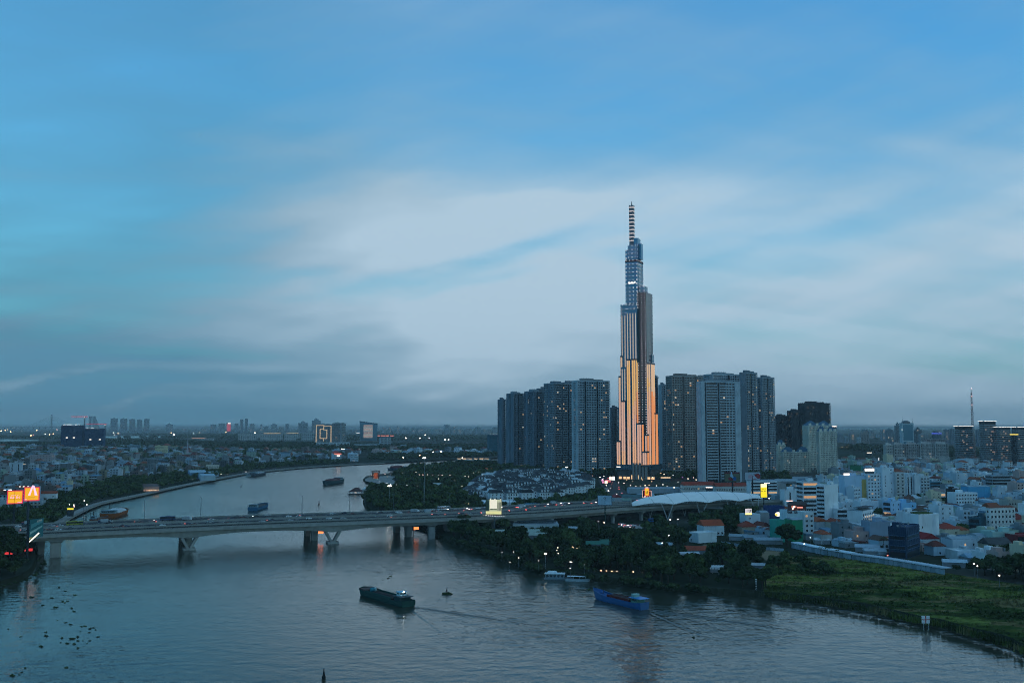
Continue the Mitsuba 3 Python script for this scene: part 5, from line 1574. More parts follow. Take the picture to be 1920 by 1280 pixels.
def house(p, an, w, d, h, wc, rf, rc, zone, own, rng):
    global N_HOUSE
    fl = 3.4
    n = max(1, int(h / fl))
    M_ = lambda: M((*p, GZ), an)
    wall = M_().box(-w / 2, w / 2, 0, d, 0, h)
    if rf == 'hip':
        roof = M_().hip(-w / 2 - .5, w / 2 + .5, -.5, d + .5, h + .01, h + min(w, d) * .36)
    elif rf == 'gable':
        roof = M_().gable(-w / 2 - .4, w / 2 + .4, -.4, d + .4, h + .01, h + min(w, d) * .34, 'y' if d > w else 'x')
    elif rf == 'sheet':
        roof = M_().frustum((-w / 2 - .2, w / 2 + .2, -.3, d + .2), (-w / 2 - .2, w / 2 + .2, d - .2, d + .2), h + .02, h + 1.5)
    else:
        roof = M_()
        sw = w * .42
        sx = -w / 2 + (w - sw) * rng.random()
        roof.box(sx, sx + sw, d * .45, d * .8, h, h + 2.8)
        roof.box(-w / 2, w / 2, -.03, .2, h + .01, h + .9).box(-w / 2 - .03, -w / 2 + .2, .2, d, h + .01, h + .9).box(w / 2 - .2, w / 2 + .03, .2, d, h + .01, h + .9).box(-w / 2 + .2, w / 2 - .2, d - .2, d + .03, h + .01, h + .9)
    pane = M_()
    for k in range(n):
        z = k * fl
        nb = max(1, int(w / 3.4))
        for q in range(nb):
            x = -w / 2 + w * (q + .5) / nb
            pane.box(x - 1.0, x + 1.0, -.07, 0.02, z + .8, z + 2.6)
        side = -1 if math.sin(an) * p[1] + math.cos(an) * -p[0] > 0 else 1
        if rng.random() < .6:
            for q in range(max(1, int(d / 5.5))):
                y = d * (q + .5) / max(1, int(d / 5.5))
                xs = sorted((side * w / 2, side * (w / 2 + .07)))
                pane.box(xs[0], xs[1], y - .6, y + .6, z + 1.0, z + 2.3)
    if own:
        key = thing('house', None, 'house', 'houses of the city')
        AUTO[key] = ({1: 'low', 2: 'two storey', 3: 'three storey', 4: 'four storey', 5: 'five storey', 6: 'six storey'}.get(n, 'tall') + f' {wc[0]} house, ' + (f'{rc[0]} roof' if rf != 'flat' else 'flat roof') + f', {zone}', px(*p)[0])
        put('wall', wall, 'paint', color=wc[1], parent=key)
        put('roof' if rf != 'flat' else 'roof_house', roof, 'paint', color=rc[1] if rf != 'flat' else wc[1], parent=key)
        put('window_pane', pane, 'glass', parent=key, kind='stuff')
        if rng.random() < .55 and n > 1:
            bal = M_()
            for k in range(1, n):
                bal.box(-w / 2 + .3, w / 2 - .3, -1.2, 0, k * fl - .12, k * fl).box(-w / 2 + .3, w / 2 - .3, -1.2, -1.08, k * fl, k * fl + .9)
            put('balcony', bal, 'paint', color=WALLC[int(rng.integers(len(WALLC)))][1], parent=key, kind='stuff')
        if rf == 'flat' and rng.random() < .7:
            put('water_tank', M_().tube([w * .2, d * .25, h + .05], [w * .2, d * .25, h + 1.9], .65, n=8), 'paint', color=(.32, .36, .39), parent=key)
        if rf == 'flat' and rng.random() < .4:
            put('sun_roof', M_().frustum((-w * .45, w * .1, d * .05, d * .4), (-w * .45, w * .1, d * .1, d * .4), h + 2.6, h + 2.9), 'paint', color=ROOFC[int(rng.integers(len(ROOFC)))][1], parent=key)
        N_HOUSE += 1
    else:
        far_parts['wall'].add(wall, wc[1])
        far_parts['roof'].add(roof, rc[1] if rf != 'flat' else wc[1])
        far_parts['window_pane'].add(pane)


def lots(poly, pitch, ang, jit, rng):
    x0, y0, x1, y1 = poly.bounds
    cx, cy = (x0 + x1) / 2, (y0 + y1) / 2
    r = math.hypot(x1 - x0, y1 - y0) / 2
    ca, sa = math.cos(ang), math.sin(ang)
    out = []
    for i in np.arange(-r, r, pitch[0]):
        for j in np.arange(-r, r, pitch[1]):
            a_, b_z = i + rng.uniform(-jit, jit), j + rng.uniform(-jit, jit)
            q = (cx + ca * a_ - sa * b_z, cy + sa * a_ + ca * b_z)
            if poly.contains(Point(q)):
                out.append(q)
    return out


PG = lambda *q: Polygon([G(*t) for t in q]).buffer(0)
city_left = PG((-40, 962), (60, 958), (130, 925), (200, 903), (330, 889), (480, 871), (660, 859.5), (672, 850), (560, 849), (400, 846), (240, 842), (60, 843), (-60, 846))
city_left2 = PG((690, 855), (920, 853), (920, 848), (690, 849))
city_right = PG((1575, 868), (1660, 869), (1800, 876), (1960, 880), (2100, 960), (2080, 1110), (1930, 1075), (1800, 1050), (1600, 1030), (1480, 1012), (1385, 1000), (1440, 975), (1470, 945), (1575, 900))
clear = unary_union(FOOT)
cand = []
rng = np.random.default_rng(21)
for poly, pitch, ang, side in ((city_left, (12.5, 19.0), .55, 'L'), (city_left2, (16, 26), .2, 'M'), (city_right, (9.5, 17.0), .30, 'R')):
    for q in lots(poly, pitch, ang, 1.6, rng):
        dist = math.hypot(*q)
        if dist > 1500 and rng.random() < min(.78, (dist - 1500) / 1400 + .25):
            continue
        u, v = px(*q)
        if not -40 < u < 1960:
            continue
        cand.append((dist, q, ang, side, u, v))
cand.sort(key=lambda t: t[0])
HOUSE_SPOTS = []
treed = []
from shapely.prepared import prep
pclear = prep(clear.buffer(4))
quota = {'L': 120, 'R': 105, 'M': 0}
for dist, q, ang, side, u, v in cand:
    if pclear.contains(Point(q)):
        continue
    grow = 1 + max(0, dist - 1400) / 2200
    if rng.random() < (.27 if side == 'L' else .10):
        treed.append((q, rng.uniform(3.5, 6.0) * grow))
        continue
    w, d = rng.uniform(5.5, 10.5) * grow, rng.uniform(9, 15) * grow
    if side == 'L':
        w *= 1.15
    h = 3.4 * int(rng.choice([1, 2, 3, 4, 5, 6], p=[.14, .27, .28, .18, .09, .04]))
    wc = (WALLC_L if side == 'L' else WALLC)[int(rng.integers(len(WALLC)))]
    rf = str(rng.choice(['flat', 'hip', 'gable', 'sheet'], p=[.62, .07, .09, .22]))
    rc = ROOFC[int(rng.integers(0, 3) if rf in ('hip', 'gable') else rng.integers(3, 6))]
    half = max(w, d) * .62 / mpp(*q)
    ok = True
    for bu0, bu1, bvb in BLOCKS:
        if bvb < v - 1 and u + half > bu0 and u - half < bu1:
            h = min(h, (v - bvb + 4) * mpp(*q))
    if h < 2.8:
        continue
    if h < 3.4:
        rf = 'sheet'
    own = quota[side] > 0
    quota[side] -= 1
    zone = ('behind twin yellow billboards' if u < 110 and v > 900 else 'near left riverside' if v > 905 else 'inland on left bank') if side == 'L' else (
        'beside meadow sheds' if v > 1005 else 'among right bank blocks' if v > 950 else 'behind right bank blocks')
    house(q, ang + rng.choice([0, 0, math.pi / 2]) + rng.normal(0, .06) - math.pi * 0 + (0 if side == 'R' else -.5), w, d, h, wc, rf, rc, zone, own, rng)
    HOUSE_SPOTS.append(q)
for k_, h_ in far_parts.items():
    h_.put('far_housing__' + k_, 'glass' if k_ == 'window_pane' else 'paint', 'stuff')
labels['far_housing'] = {'label': 'dense far off houses of the city on both river banks', 'kind': 'stuff'}

# single buildings that stand out on the left bank
for lab, cat, u0, um, u1, vb, vt, phi, c, st_, rf in (
        ('yellowish office block with dark glass panels on the left bank', 'building', 286, 290, 314, 855, 836, 12, 'c9c19a', 'grid', 'tank'), ('long low tan block behind the yellowish office', 'building', 314, 317, 346, 847, 837, 10, 'b3a888', 'grid', 'none'),
        ('pinkish grey apartment block among the left bank houses', 'building', 52, 55, 101, 880, 853, 14, 'a89c9f', 'sparse', 'tank'), ('sky blue house on the left bank', 'house', 57, 60, 76, 897, 881, 14, '5f9fd0', 'sparse', 'tank'),
        ('white block with tall windows at the left edge', 'building', 12, 16, 40, 893, 868, 14, 'b7c3cb', 'slot', 'tank'), ('cream mansard house with a row of dormers', 'house', 202, 206, 230, 891, 878, 10, 'b0a78c', 'grid', 'hip:4a4a48'),
        ('white house with an orange hip roof beside the twin billboards', 'house', 68, 72, 104, 947, 927, 12, 'cfd3d6', 'sparse', 'gable:94462f'), ('pale blue office block with a flat roof on the left bank', 'building', 234, 238, 262, 848, 834, 12, '8fb0c0', 'bands', 'tank'),
        ('grey slab with strip windows in the middle of the left bank houses', 'building', 218, 222, 246, 857, 848, 12, '9aa9b4', 'bands', 'none'), ('white banded house by the left riverside trees', 'house', 382, 386, 410, 886, 872, 14, 'c7c0b4', 'balc', 'none'),
        ('white tower house with a red lit top by the far river bend', 'house', 622, 626, 640, 867, 852, 12, 'c4ccd2', 'grid', 'hip:b03a34'), ('white twin block by the far river bend', 'building', 652, 655, 672, 865, 851, 12, 'b9cad4', 'grid', 'tank'),
        ('white villa with a deep red hip roof near the left riverside', 'house', 178, 182, 196, 899, 889, 12, 'c5cbd0', 'grid', 'hip:7a2a28'), ('cream tall house near the orange roofs at the left', 'house', 120, 124, 134, 926, 902, 14, 'bdb299', 'sparse', 'tank'),
        ('restaurant house with a lit terrace on the left promenade', 'house', 266, 269, 298, 921, 914, 22, '8f7f7a', 'balc', 'sheet:55403a'), ('white boat house with a sheet roof by the left promenade', 'house', 372, 376, 404, 901, 893, 20, 'a3b4c0', 'blank', 'sheet'),
        ('blue roofed riverside warehouse on the left bank', 'warehouse', 352, 356, 388, 896, 887, 20, '6f93b0', 'blank', 'sheet'), ('white riverside warehouse right of the blue roofed one', 'warehouse', 388, 392, 410, 894, 888, 20, '9db2c0', 'blank', 'sheet')):
    b = Block('house' if cat == 'house' else 'warehouse' if cat == 'warehouse' else 'city_building', lab, cat, u0, um, u1, vb, vt, phi, c, 3.5)
    b.D = max(b.D, 9)
    b.body()
    if st_ != 'blank':
        b.windows('r', st_, lit=.04)
    k, _, rc = rf.partition(':')
    if k != 'none':
        b.roof(k, rc or '8fa6b4')
    if 'lit terrace' in lab:
        m = b.F()
        for q in range(7):
            m.ball([b.W * (.05 + q * .15), -3.0, 1.6], .45, 0)
        b.put('terrace_light', m, emit=LUM(1, .55, .3, 7), kind='stuff')
    if 'red lit top' in lab:
        b.put('lit_roof', b.F().box(0, b.W, -.4, -.1, b.h + .2, b.h + 2.6), emit=LUM(1, .24, .16, 1.0))
        b.put('lit_sign', b.F().box(b.W * .4, b.W * .8, -.6, -.2, b.h * .78, b.h * .92), emit=LUM(1, .9, .8, 2.2))
    foot(b)
# the church with its needle spire
c_ = G(352, 858)
ch = thing('church', 'church with a steep pink roof and a needle spire on the left bank', 'church')
s = mpp(*c_)
put('nave', M((*c_, GZ), .1).box(-4 * s, 22 * s, 0, 16, 0, 4 * s), 'paint', color='b9a894', parent=ch)
put('roof', M((*c_, GZ), .1).gable(-4.6 * s, 23 * s, -1, 17, 4 * s, 10 * s, 'x'), 'paint', color='a07884', parent=ch)
put('tower', M((*c_, GZ), .1).frustum((-5 * s, 1 * s, 0, 12), (-3 * s, -.6 * s, 3, 9), 0, 15 * s), 'paint', color='b39ca4', parent=ch)
put('spire', M((*c_, GZ), .1).tube([-1.8 * s, 6, 15 * s], [-1.8 * s, 6, ztop(c_, 812) - GZ], 1.3 * s, .1 * s, 8), 'paint', color='a9a0a6', parent=ch)

# ---------------------------------------------------------------- the villa estate in front of the towers
estate = PG((868, 937), (890, 914), (905, 900), (935, 894), (1000, 890.5), (1068, 892), (1108, 903), (1104, 921), (1072, 931), (1040, 941), (960, 944), (930, 944))
vr = np.random.default_rng(5)
n_ = 0
for q in sorted(lots(estate, (17.5, 25.0), .22, 1.2, vr), key=lambda t: t[1]):
    u, v = px(*q)
    key = thing('villa', None, 'villa', 'white villas of the estate')
    w, d, h = vr.uniform(11, 14.5), vr.uniform(12, 15), vr.choice([7.6, 10.4, 10.4])
    dark = vr.choice(['262c34', '2d343d', '343a42', '41474e'])
    an = .22 + vr.choice([0, 0, math.pi / 2]) + vr.normal(0, .02)
    row_ = int((q[1] - 1050) / 100)
    style = vr.choice(['mansard', 'hip', 'flat'], p=[.45, .4, .15])
    AUTO[key] = (f'white {"two" if h < 9 else "three"} storey villa, dark {style} roof, {("front", "second", "third", "fourth", "fifth", "sixth", "back", "back")[max(0, min(7, row_))]} estate row', u)
    M_ = lambda: M((*q, GZ), an)
    put('wall', M_().box(-w / 2, w / 2, -d / 2, d / 2, 0, h), 'paint', color='dfe3e6', parent=key)
    if style == 'mansard':
        put('roof', M_().frustum((-w / 2 - .5, w / 2 + .5, -d / 2 - .5, d / 2 + .5), (-w / 2 + 1.3, w / 2 - 1.3, -d / 2 + 1.3, d / 2 - 1.3), h + .01, h + 3.0).box(-w / 2 + 1.3, w / 2 - 1.3, -d / 2 + 1.3, d / 2 - 1.3, h + 3.0, h + 3.3), 'paint', color=dark, parent=key)
        for x in np.linspace(-w * .28, w * .28, 3):
            put('dormer', M_().box(x - .9, x + .9, -d / 2 - .1, -d / 2 + 2, h + .5, h + 2.3).gable(x - 1.1, x + 1.1, -d / 2 - .3, -d / 2 + 2, h + 2.3, h + 3.2, 'y'), 'paint', color='dfe3e6', parent=key)
    elif style == 'hip':
        put('roof', M_().hip(-w / 2 - .7, w / 2 + .7, -d / 2 - .7, d / 2 + .7, h + .01, h + 4.2), 'paint', color=dark, parent=key)
    else:
        put('roof', M_().box(-w / 2 - .3, w / 2 + .3, -d / 2 - .3, d / 2 + .3, h + .01, h + .5).box(-w * .3, w * .2, -d * .1, d * .4, h + .5, h + 3.3), 'paint', color='c3cbd2', parent=key)
    pane, cor = M_(), M_()
    for k in range(int(h / 3.4)):
        for x in np.linspace(-w * .34, w * .34, 4):
            pane.box(x - .65, x + .65, -d / 2 - .08, -d / 2 + .02, k * 3.4 + .7, k * 3.4 + 2.7)
        for y in np.linspace(-d * .3, d * .3, 3):
            pane.box(-w / 2 - .08, -w / 2 + .02, y - .6, y + .6, k * 3.4 + .8, k * 3.4 + 2.5)
        cor.box(-w / 2 - .25, w / 2 + .25, -d / 2 - .25, d / 2 + .25, k * 3.4 + 3.2, k * 3.4 + 3.5)
    put('window_pane', pane, 'glass', parent=key, kind='stuff')
    put('cornice', cor, 'paint', color='e6e9ec', parent=key, kind='stuff')
    if vr.random() < .13:
        put('lit_window', M_().box(-w * .1, w * .06, -d / 2 - .14, -d / 2 - .09, .8, 2.7), emit=LUM(1, .66, .36, 1.6), parent=key)
    n_ += 1
FOOT.append(estate)
# ---------------------------------------------------------------- lamps
WW, CW, OR, RD, PK = (1, .86, .66), (1, .97, .92), (1, .52, .24), (1, .20, .16), (1, .60, .55)


SIGHT = []


def lamp(u, v, h, c, k, zone, r=.42, base='street_lamp', cat='street lamp', what=None):
    p = G(u, v, GZ + h)
    SIGHT.append((*p, GZ + h))
    key = thing(base, None, cat, f'{cat}s {zone}')
    tone = {WW: 'warm white', CW: 'white', OR: 'orange', RD: 'red', PK: 'pinkish'}.get(c, 'lit')
    AUTO[key] = (f'{tone} lit {what or cat} {zone}', u)
    put('pole', M((*p, GZ)).tube([0, 0, 0], [0, 0, h - r], .11 + h * .006, .07, 6), 'paint', color=(.16, .18, .20), parent=key)
    put('lamp_head', M((*p, GZ)).ball([0, -.1, h], r, 1), emit=LUM(*c, k), parent=key)


for u, v in ((786, 889.5), (793, 889.5), (802, 889.5), (811, 890), (822, 890), (829, 890), (844, 890.5)):
    lamp(u, v, 9, PK, 5, 'in a row across the park')
for u, v in ((872, 892), (878, 893), (890, 896), (898, 895), (903, 898), (911, 897), (921, 891), (931, 891), (924, 888), (897, 885), (754.6, 886.5), (780, 885.3), (866, 911), (860, 880), (888, 886), (905, 890), (822, 897), (852, 900)):
    lamp(u, v, 9, WW, 5, 'among the park trees')
for u, v, c in ((693, 893.5, WW), (701, 895.5, WW), (707.6, 897, WW), (703, 887, WW), (722, 887.8, PK), (732, 888, CW), (726, 893, OR), (712, 902.5, CW), (725.6, 905, CW), (732.7, 906.6, CW), (743.7, 908, CW), (763, 909, CW), (783, 910.5, CW), (697, 890, OR), (700, 891, OR)):
    lamp(u, v, 5, c, 5, 'on the park point', .36)
for u, v in ((847, 944), (859.5, 941), (873, 942.6), (886.5, 945.5), (969, 948), (981, 947.6), (994, 948), (1005, 949), (1040, 941), (1044, 943), (953, 945), (879, 944)):
    lamp(u, v, 6, (WW, OR)[int(u) % 2], 5, 'in front of the estate', .34)
for u, v, c, k in ((1160, 904, CW, 6), (1186, 901.5, OR, 7), (1205, 899, OR, 6), (1222, 902, OR, 5), (1182, 909.5, WW, 8), (1209.6, 909.6, WW, 8), (1217, 909, OR, 7), (1231, 910, WW, 7), (1201, 910.6, WW, 6), (1239, 886.5, OR, 5), (1245, 889, WW, 6), (1250, 889.5, WW, 6), (1256, 890, CW, 5), (1262, 890, CW, 5), (1280, 894.5, (1, .2, .9), 6), (1290, 897, WW, 6), (1300, 895, PK, 5), (1305, 899, WW, 6), (1271.6, 903, CW, 5),
                   (1264, 913.5, WW, 9), (1003, 881, CW, 4), (991, 887, (1, .8, .1), 6), (1014, 887, WW, 5), (1027, 890, WW, 4), (1045, 889, WW, 5), (1078, 891, OR, 5), (1170, 905, CW, 5), (1192, 911, WW, 5), (1175, 899, OR, 4), (1224, 894, WW, 4), (1243, 908, CW, 4), (1251, 911, WW, 4)):
    lamp(u, v, 8, c, k, 'at the foot of the towers', .5)
for u in (894, 898, 903, 909, 915, 921, 927, 1075, 1086, 1092, 1099, 1105, 1111):
    p = G(u, 889 if u < 940 else 903)
    key = thing('light_pole', None, 'light pole', 'slanting red lit poles')
    AUTO[key] = ('slanting red lit pole ' + ('at the park end of the tower row' if u < 940 else 'below the broad grey tower'), u)
    s = mpp(*p)
    m = M((*p, GZ))
    m.tube([0, 0, 5.5], [((u * 7) % 5 - 2) * s, 0, 5.5 + 5.5 * s], .28, n=5)
    put('light_tube', m, emit=LUM(1, .34, .24, .95), parent=key)
    put('pole', M((*p, GZ)).tube([0, 0, 0], [0, 0, 5.4], .15, n=6), 'paint', color=(.15, .15, .16), parent=key)
for u, v, vb, c, k, r in ((730, 911.5, 952, (1, .90, .68), 13, 1.1), (795, 859, 957, (1, .93, .78), 11, 1.0), (1063, 876, 905, (1, .86, .66), 12, 1.1), (1023, 1037.7, 1066, (1, .88, .6), 12, .42)):
    p = G(u, vb)
    h = ztop(p, v) - GZ
    SIGHT.append((*p, GZ + h))
    key = thing('flood_mast', f'tall lit flood mast {("on the park shore", "high above the park trees", "before the apartment tower row", "in the riverside grove")[[730, 795, 1063, 1023].index(u)]}', 'flood mast')
    put('mast', M((*p, GZ)).tube([0, 0, 0], [0, 0, h], .36 if r > .5 else .15, .16 if r > .5 else .08, 8), 'paint', color=(.30, .33, .35), parent=key)
    put('lamp_head', M((*p, GZ)).tube([-r * 1.5, -.2, h + r * .4], [r * 1.5, -.2, h + r * .4], r * .5, n=8), emit=LUM(*c, k), parent=key)
    put('crossbar', M((*p, GZ)).box(-r * 2, r * 2, 0, .3, h - .2, h + .1), 'paint', color=(.2, .22, .24), parent=key)
for u, v, c in ((414.4, 888, WW), (426, 888.5, WW), (461, 884, CW), (467.6, 885, CW), (362, 883, CW), (340.7, 890, CW), (361, 898, CW), (481, 860, WW), (130, 945.5, CW), (138.5, 946, CW), (163, 945.5, CW), (139, 949, PK), (158, 938, CW)):
    lamp(u, v, 8, c, 7 if c is WW else 5, 'along the left riverside', .42)
for u, v, c in ((1720, 886, WW), (1729, 888, OR), (1790, 882.5, WW), (1815, 887.5, CW), (1819, 887.5, CW), (1789, 908, (.1, 1, .35)), (1830, 907, CW), (1891, 974.5, OR), (1827, 1012, CW), (1873.6, 1078, WW), (1519.5, 1007, CW), (1508, 1019, CW), (1798, 865, CW), (1480, 887, CW), (1492, 886, WW), (1497, 886, WW), (1462, 909, (1, .95, .5)), (1471, 907, (1, .95, .5)), (1442, 934, CW), (1664, 1040.5, RD), (1826, 1056, CW), (1832.5, 1060.5, CW), (1457, 920, CW), (1405, 908, CW), (1366, 925, WW), (1392, 927, CW), (1300, 927, CW), (1320, 925, OR), (1256.5, 973.7, CW), (1271, 972.8, CW), (1122, 976.7, CW), (1132.7, 979, WW), (1254, 1003.4, CW), (1241.7, 1017.5, WW)):
    lamp(u, v, 7, c, 6, 'on the right bank streets', .36)
for u, v in ((1046, 1026), (1044, 1031), (1046.5, 1037), (1069, 1052.6), (1072, 1053), (1069, 1064.5), (1096, 1057), (1104, 1054), (941, 1035), (962.5, 1034), (972.6, 1045), (956, 1053.5), (1010, 1050)):
    lamp(u, v, 5.5, (WW, CW)[int(u) % 2], 6, 'in the riverside grove', .22, 'garden_lamp', 'garden lamp')
# fairy lights in one tree, lanterns of the waterside terrace
p = G(1081, 1040)
SIGHT.append((p[0], p[1] - 4, GZ + 4.5))
key = thing('fairy_lights', 'tangle of warm fairy lights hung in a tree of the riverside grove', 'fairy lights')
g = np.random.default_rng(31)
m, w_ = M((*p, GZ)), M((*p, GZ))
pr = None
for k in range(16):
    q = np.array([g.uniform(-3.4, 3.4), g.uniform(-4.6, -3.6), g.uniform(1.5, 7.0)])
    m.ball(q, .17, 0)
    if pr is not None:
        w_.tube(pr, q, .03, n=3)
    pr = q
put('bulb', m, emit=LUM(1, .66, .38, 9), parent=key, kind='stuff')
put('wire', w_, 'paint', color=(.05, .05, .05), parent=key)
key = thing('waterside_terrace', 'dark timber terrace at the water with a row of warm lanterns', 'terrace')
pa, pb = G(1108, 1076, 1.2), G(1212, 1080, 1.2)
an = math.atan2(*(pb - pa)[::-1])
L = np.linalg.norm(pb - pa)
put('deck', M((*pa, 0), an).box(0, L, 0, 6, 1.2, 1.5), 'paint', color='2c2a28', parent=key)
for k in range(9):
    put('pile', M((*pa, 0), an).box(L * k / 8.2, L * k / 8.2 + .25, 0.2, .45, -1, 1.2), 'paint', color='2a2826', parent=key)
for u in (1116, 1127, 1137, 1147.5, 1157, 1168, 1178, 1187.4, 1205):
    t = (u - 1108) / 104
    SIGHT.append((*(pa * (1 - t) + pb * t), 3.5))
    lan = put('lantern', M((*pa, 0), an).ball([L * t, .3, 3.5], .21, 1), emit=LUM(1, .70, .44, 8), parent=key)
    put('post', M((*pa, 0), an).box(L * t - .04, L * t + .04, .3, .38, 1.5, 3.3), 'paint', color='3a3632', parent=lan)
for u, v, c, k, r in ((2, 807.5, OR, 6, 4), (10, 806.5, OR, 5, 4), (14, 805, OR, 4, 3), (25, 802.5, WW, 4, 3.4), (20, 809, OR, 6, 3.4), (69, 806.5, OR, 6, 4), (58, 816, OR, 4, 2.6), (63, 815, RD, 4, 2), (85, 813.5, WW, 6, 2.6), (93, 814, OR, 5, 2.4), (100, 813, OR, 5, 2.6), (107, 805, PK, 4, 3), (212, 798.5, OR, 4, 4), (213, 811, WW, 3, 3), (222, 812, OR, 4, 2.8), (215, 815, WW, 3, 2), (326, 814.6, CW, 5, 2.6), (321, 811, OR, 3, 2.6), (363, 812, CW, 5, 2.6), (374, 811, OR, 5, 2.6), (423.6, 810, OR, 4, 3), (478, 811, WW, 5, 2.6), (641, 841.5, CW, 7, 1.5), (645.5, 841.5, CW, 7, 1.5), (674, 842, WW, 6, 1.4),
                      (761, 821, WW, 5, 2.4), (787, 821, WW, 4, 2.2), (797, 815, WW, 3, 2.4), (805, 821, CW, 4, 2.2), (835, 824, WW, 5, 2.4), (841, 824, CW, 4, 2), (756, 857, WW, 5, 1.2), (785, 845, WW, 4, 1.2), (787, 853, OR, 5, 1.2), (812, 847, WW, 4, 1.4), (827, 846, WW, 4, 1.4), (858, 836, WW, 3, 1.6), (905, 840, WW, 4, 1.4), (910, 842, OR, 4, 1.4), (867, 858, WW, 4, 1.2), (1588, 838, OR, 4, 2), (1578, 838, OR, 3, 2), (1560, 812, CW, 3, 2)):
    lamp(u, v, 34 if v < 826 else 12, c, k * 2.2, 'far across the river' if u < 1000 else 'before the right skyline', r, 'port_light', 'floodlight')

for q_, z_ in SHED_SIGHT:
    SIGHT.append((*q_, z_))
for u in range(960, 1048, 6):
    SIGHT.append((*G(u, 996), GZ + 5.5))
for u in range(1122, 1200, 6):                              # the open yard and its queue of cars
    SIGHT.append((*G(u, 986), GZ + 1))
for u, v in ((693, 905), (700, 907), (710, 909), (672, 924), (687, 921), (1040, 1080), (1080, 1087), (1343, 1073), (1330, 1073), (1316, 1000), (1335, 998), (1350, 998), (1300, 1012), (1312, 1016), (927, 990), (927, 980), (1405, 975), (1415, 975), (12, 1043), (18, 1044), (42, 1037), (50, 1037), (57, 1036)):
    SIGHT.append((*G(u, v, GZ + 3), GZ + 3))
SIGHT = np.array(SIGHT)


def hides(q, r, zc_):
    """Does a crown of radius r at q stand in the sight line to something small that the photograph shows?"""
    c = np.array([q[0], q[1], zc_]) - [0, 0, CAMZ]
    d = SIGHT - [0, 0, CAMZ]
    L = np.linalg.norm(d, axis=1)
    d = d / L[:, None]
    t = d @ c
    return bool(np.any((t < L - .5) & (t > L - 130) & (np.linalg.norm(c - t[:, None] * d, axis=1) < r * .95)))


# a red lit basket of lattice work on the park point
p = G(704.5, 897)
key = thing('lit_lattice_tower', 'flaring lattice basket lit orange from inside on the park point', 'sculpture')
SIGHT = np.vstack([SIGHT, [[*p, GZ + 4], [*p, GZ + 8], [*p, GZ + 12]]])
s = mpp(*p)
m = M((*p, GZ))
for k in range(14):
    a0, a1 = k * 2 * math.pi / 14, (k + 2.5) * 2 * math.pi / 14
    for sg in (1, -1):
        m.tube([5.2 * math.cos(a0), 3.6 * math.sin(a0), 0], [7.0 * math.cos(a0 + sg * .9), 4.6 * math.sin(a0 + sg * .9), 15 * s], .22, n=4)
for z, r in ((1, 5.3), (5 * s, 5.7), (10 * s, 6.3), (15 * s, 7.0)):
    an_ = np.linspace(0, 2 * math.pi, 21)
    for a0, a1 in zip(an_[:-1], an_[1:]):
        m.tube([r * math.cos(a0), r * .66 * math.sin(a0), z], [r * math.cos(a1), r * .66 * math.sin(a1), z], .2, n=4)
put('lattice', m, 'paint', color='6a4038', parent=key)
put('lit_core', M((*p, GZ)).tube([0, 0, 0], [0, 0, 11 * s], 2.6, 3.4, 10), emit=LUM(1, .22, .08, .42), parent=key)

# ---------------------------------------------------------------- trees
def crown(seed, n, size, lobes=7, tall=0.8, core=True):
    """Leaf clumps spread through several lobes; the crown's radius is about 1, its foot at z = 0."""
    g = np.random.default_rng(seed)
    cs = [np.array([0, 0, tall * .55])]
    rs = [.62]
    for _ in range(lobes):
        t, r = g.uniform(0, 2 * math.pi), g.uniform(.25, .72)
        cs.append(np.array([r * math.cos(t), r * math.sin(t), g.uniform(.18, .95) * tall]))
        rs.append(g.uniform(.24, .46))
    cs, rs = np.array(cs), np.array(rs)
    k = g.choice(len(rs), n, p=rs ** 2 / np.sum(rs ** 2))
    d = g.normal(size=(n, 3))
    d /= np.linalg.norm(d, axis=1, keepdims=True)
    d[:, 2] = np.where(d[:, 2] < -.35, -d[:, 2], d[:, 2])
    c = cs[k] + d * (rs[k] * g.uniform(.72, 1.08, n))[:, None]
    nrm = d + g.normal(size=(n, 3)) * .55
    nrm /= np.linalg.norm(nrm, axis=1, keepdims=True)
    a = np.cross(nrm, g.normal(size=(n, 3)))
    a /= np.linalg.norm(a, axis=1, keepdims=True)
    b = np.cross(nrm, a)
    s = size * g.uniform(.6, 1.35, n)[:, None]
    v = np.stack([c - a * s - b * s * .5, c + a * s * .3 - b * s, c + a * s + b * s * .6, c - a * s * .4 + b * s], 1).reshape(-1, 3)
    f = np.arange(4 * n).reshape(-1, 4)
    f = np.vstack([f[:, [0, 1, 2]], f[:, [0, 2, 3]]])
    if core:
        iv, jf = ICO[1 if n > 200 else 0]
        for q in range(len(rs)):
            f = np.vstack([f, jf + len(v)])
            v = np.vstack([v, iv * rs[q] * .78 + cs[q]])
    return v, f


def trunk(seed, h=.9):
    g = np.random.default_rng(seed)
    m = M().tube([0, 0, -h], [0, 0, .15], .085, .05, 7)
    for k in range(4):
        t = g.uniform(0, 6.3)
        m.tube([0, 0, -h * .15], [.45 * math.cos(t), .45 * math.sin(t), .42], .04, .015, 5)
    return m.mesh()


HI = [crown(s_, 460, .125, 8, t_) for s_, t_ in ((1, .95), (2, .8), (3, 1.15), (4, .9))]
LO = [crown(s_, 84, .23, 5, t_, True) for s_, t_ in ((11, .9), (12, 1.1), (13, .75), (14, 1.0))]


def frond(c, ang, L, droop):
    t = np.linspace(0, 1, 6)
    x, z = L * t, L * (.55 * t - droop * t * t)
    w = L * .13 * np.sin(np.pi * np.clip(t * .92 + .06, 0, 1))
    ca, sa = math.cos(ang), math.sin(ang)
    P = np.array([[[c[0] + ca * x[i] - sa * k * w[i], c[1] + sa * x[i] + ca * k * w[i], c[2] + z[i] - abs(k) * w[i] * .5] for k in (-1, 0, 1)] for i in range(6)])
    return P


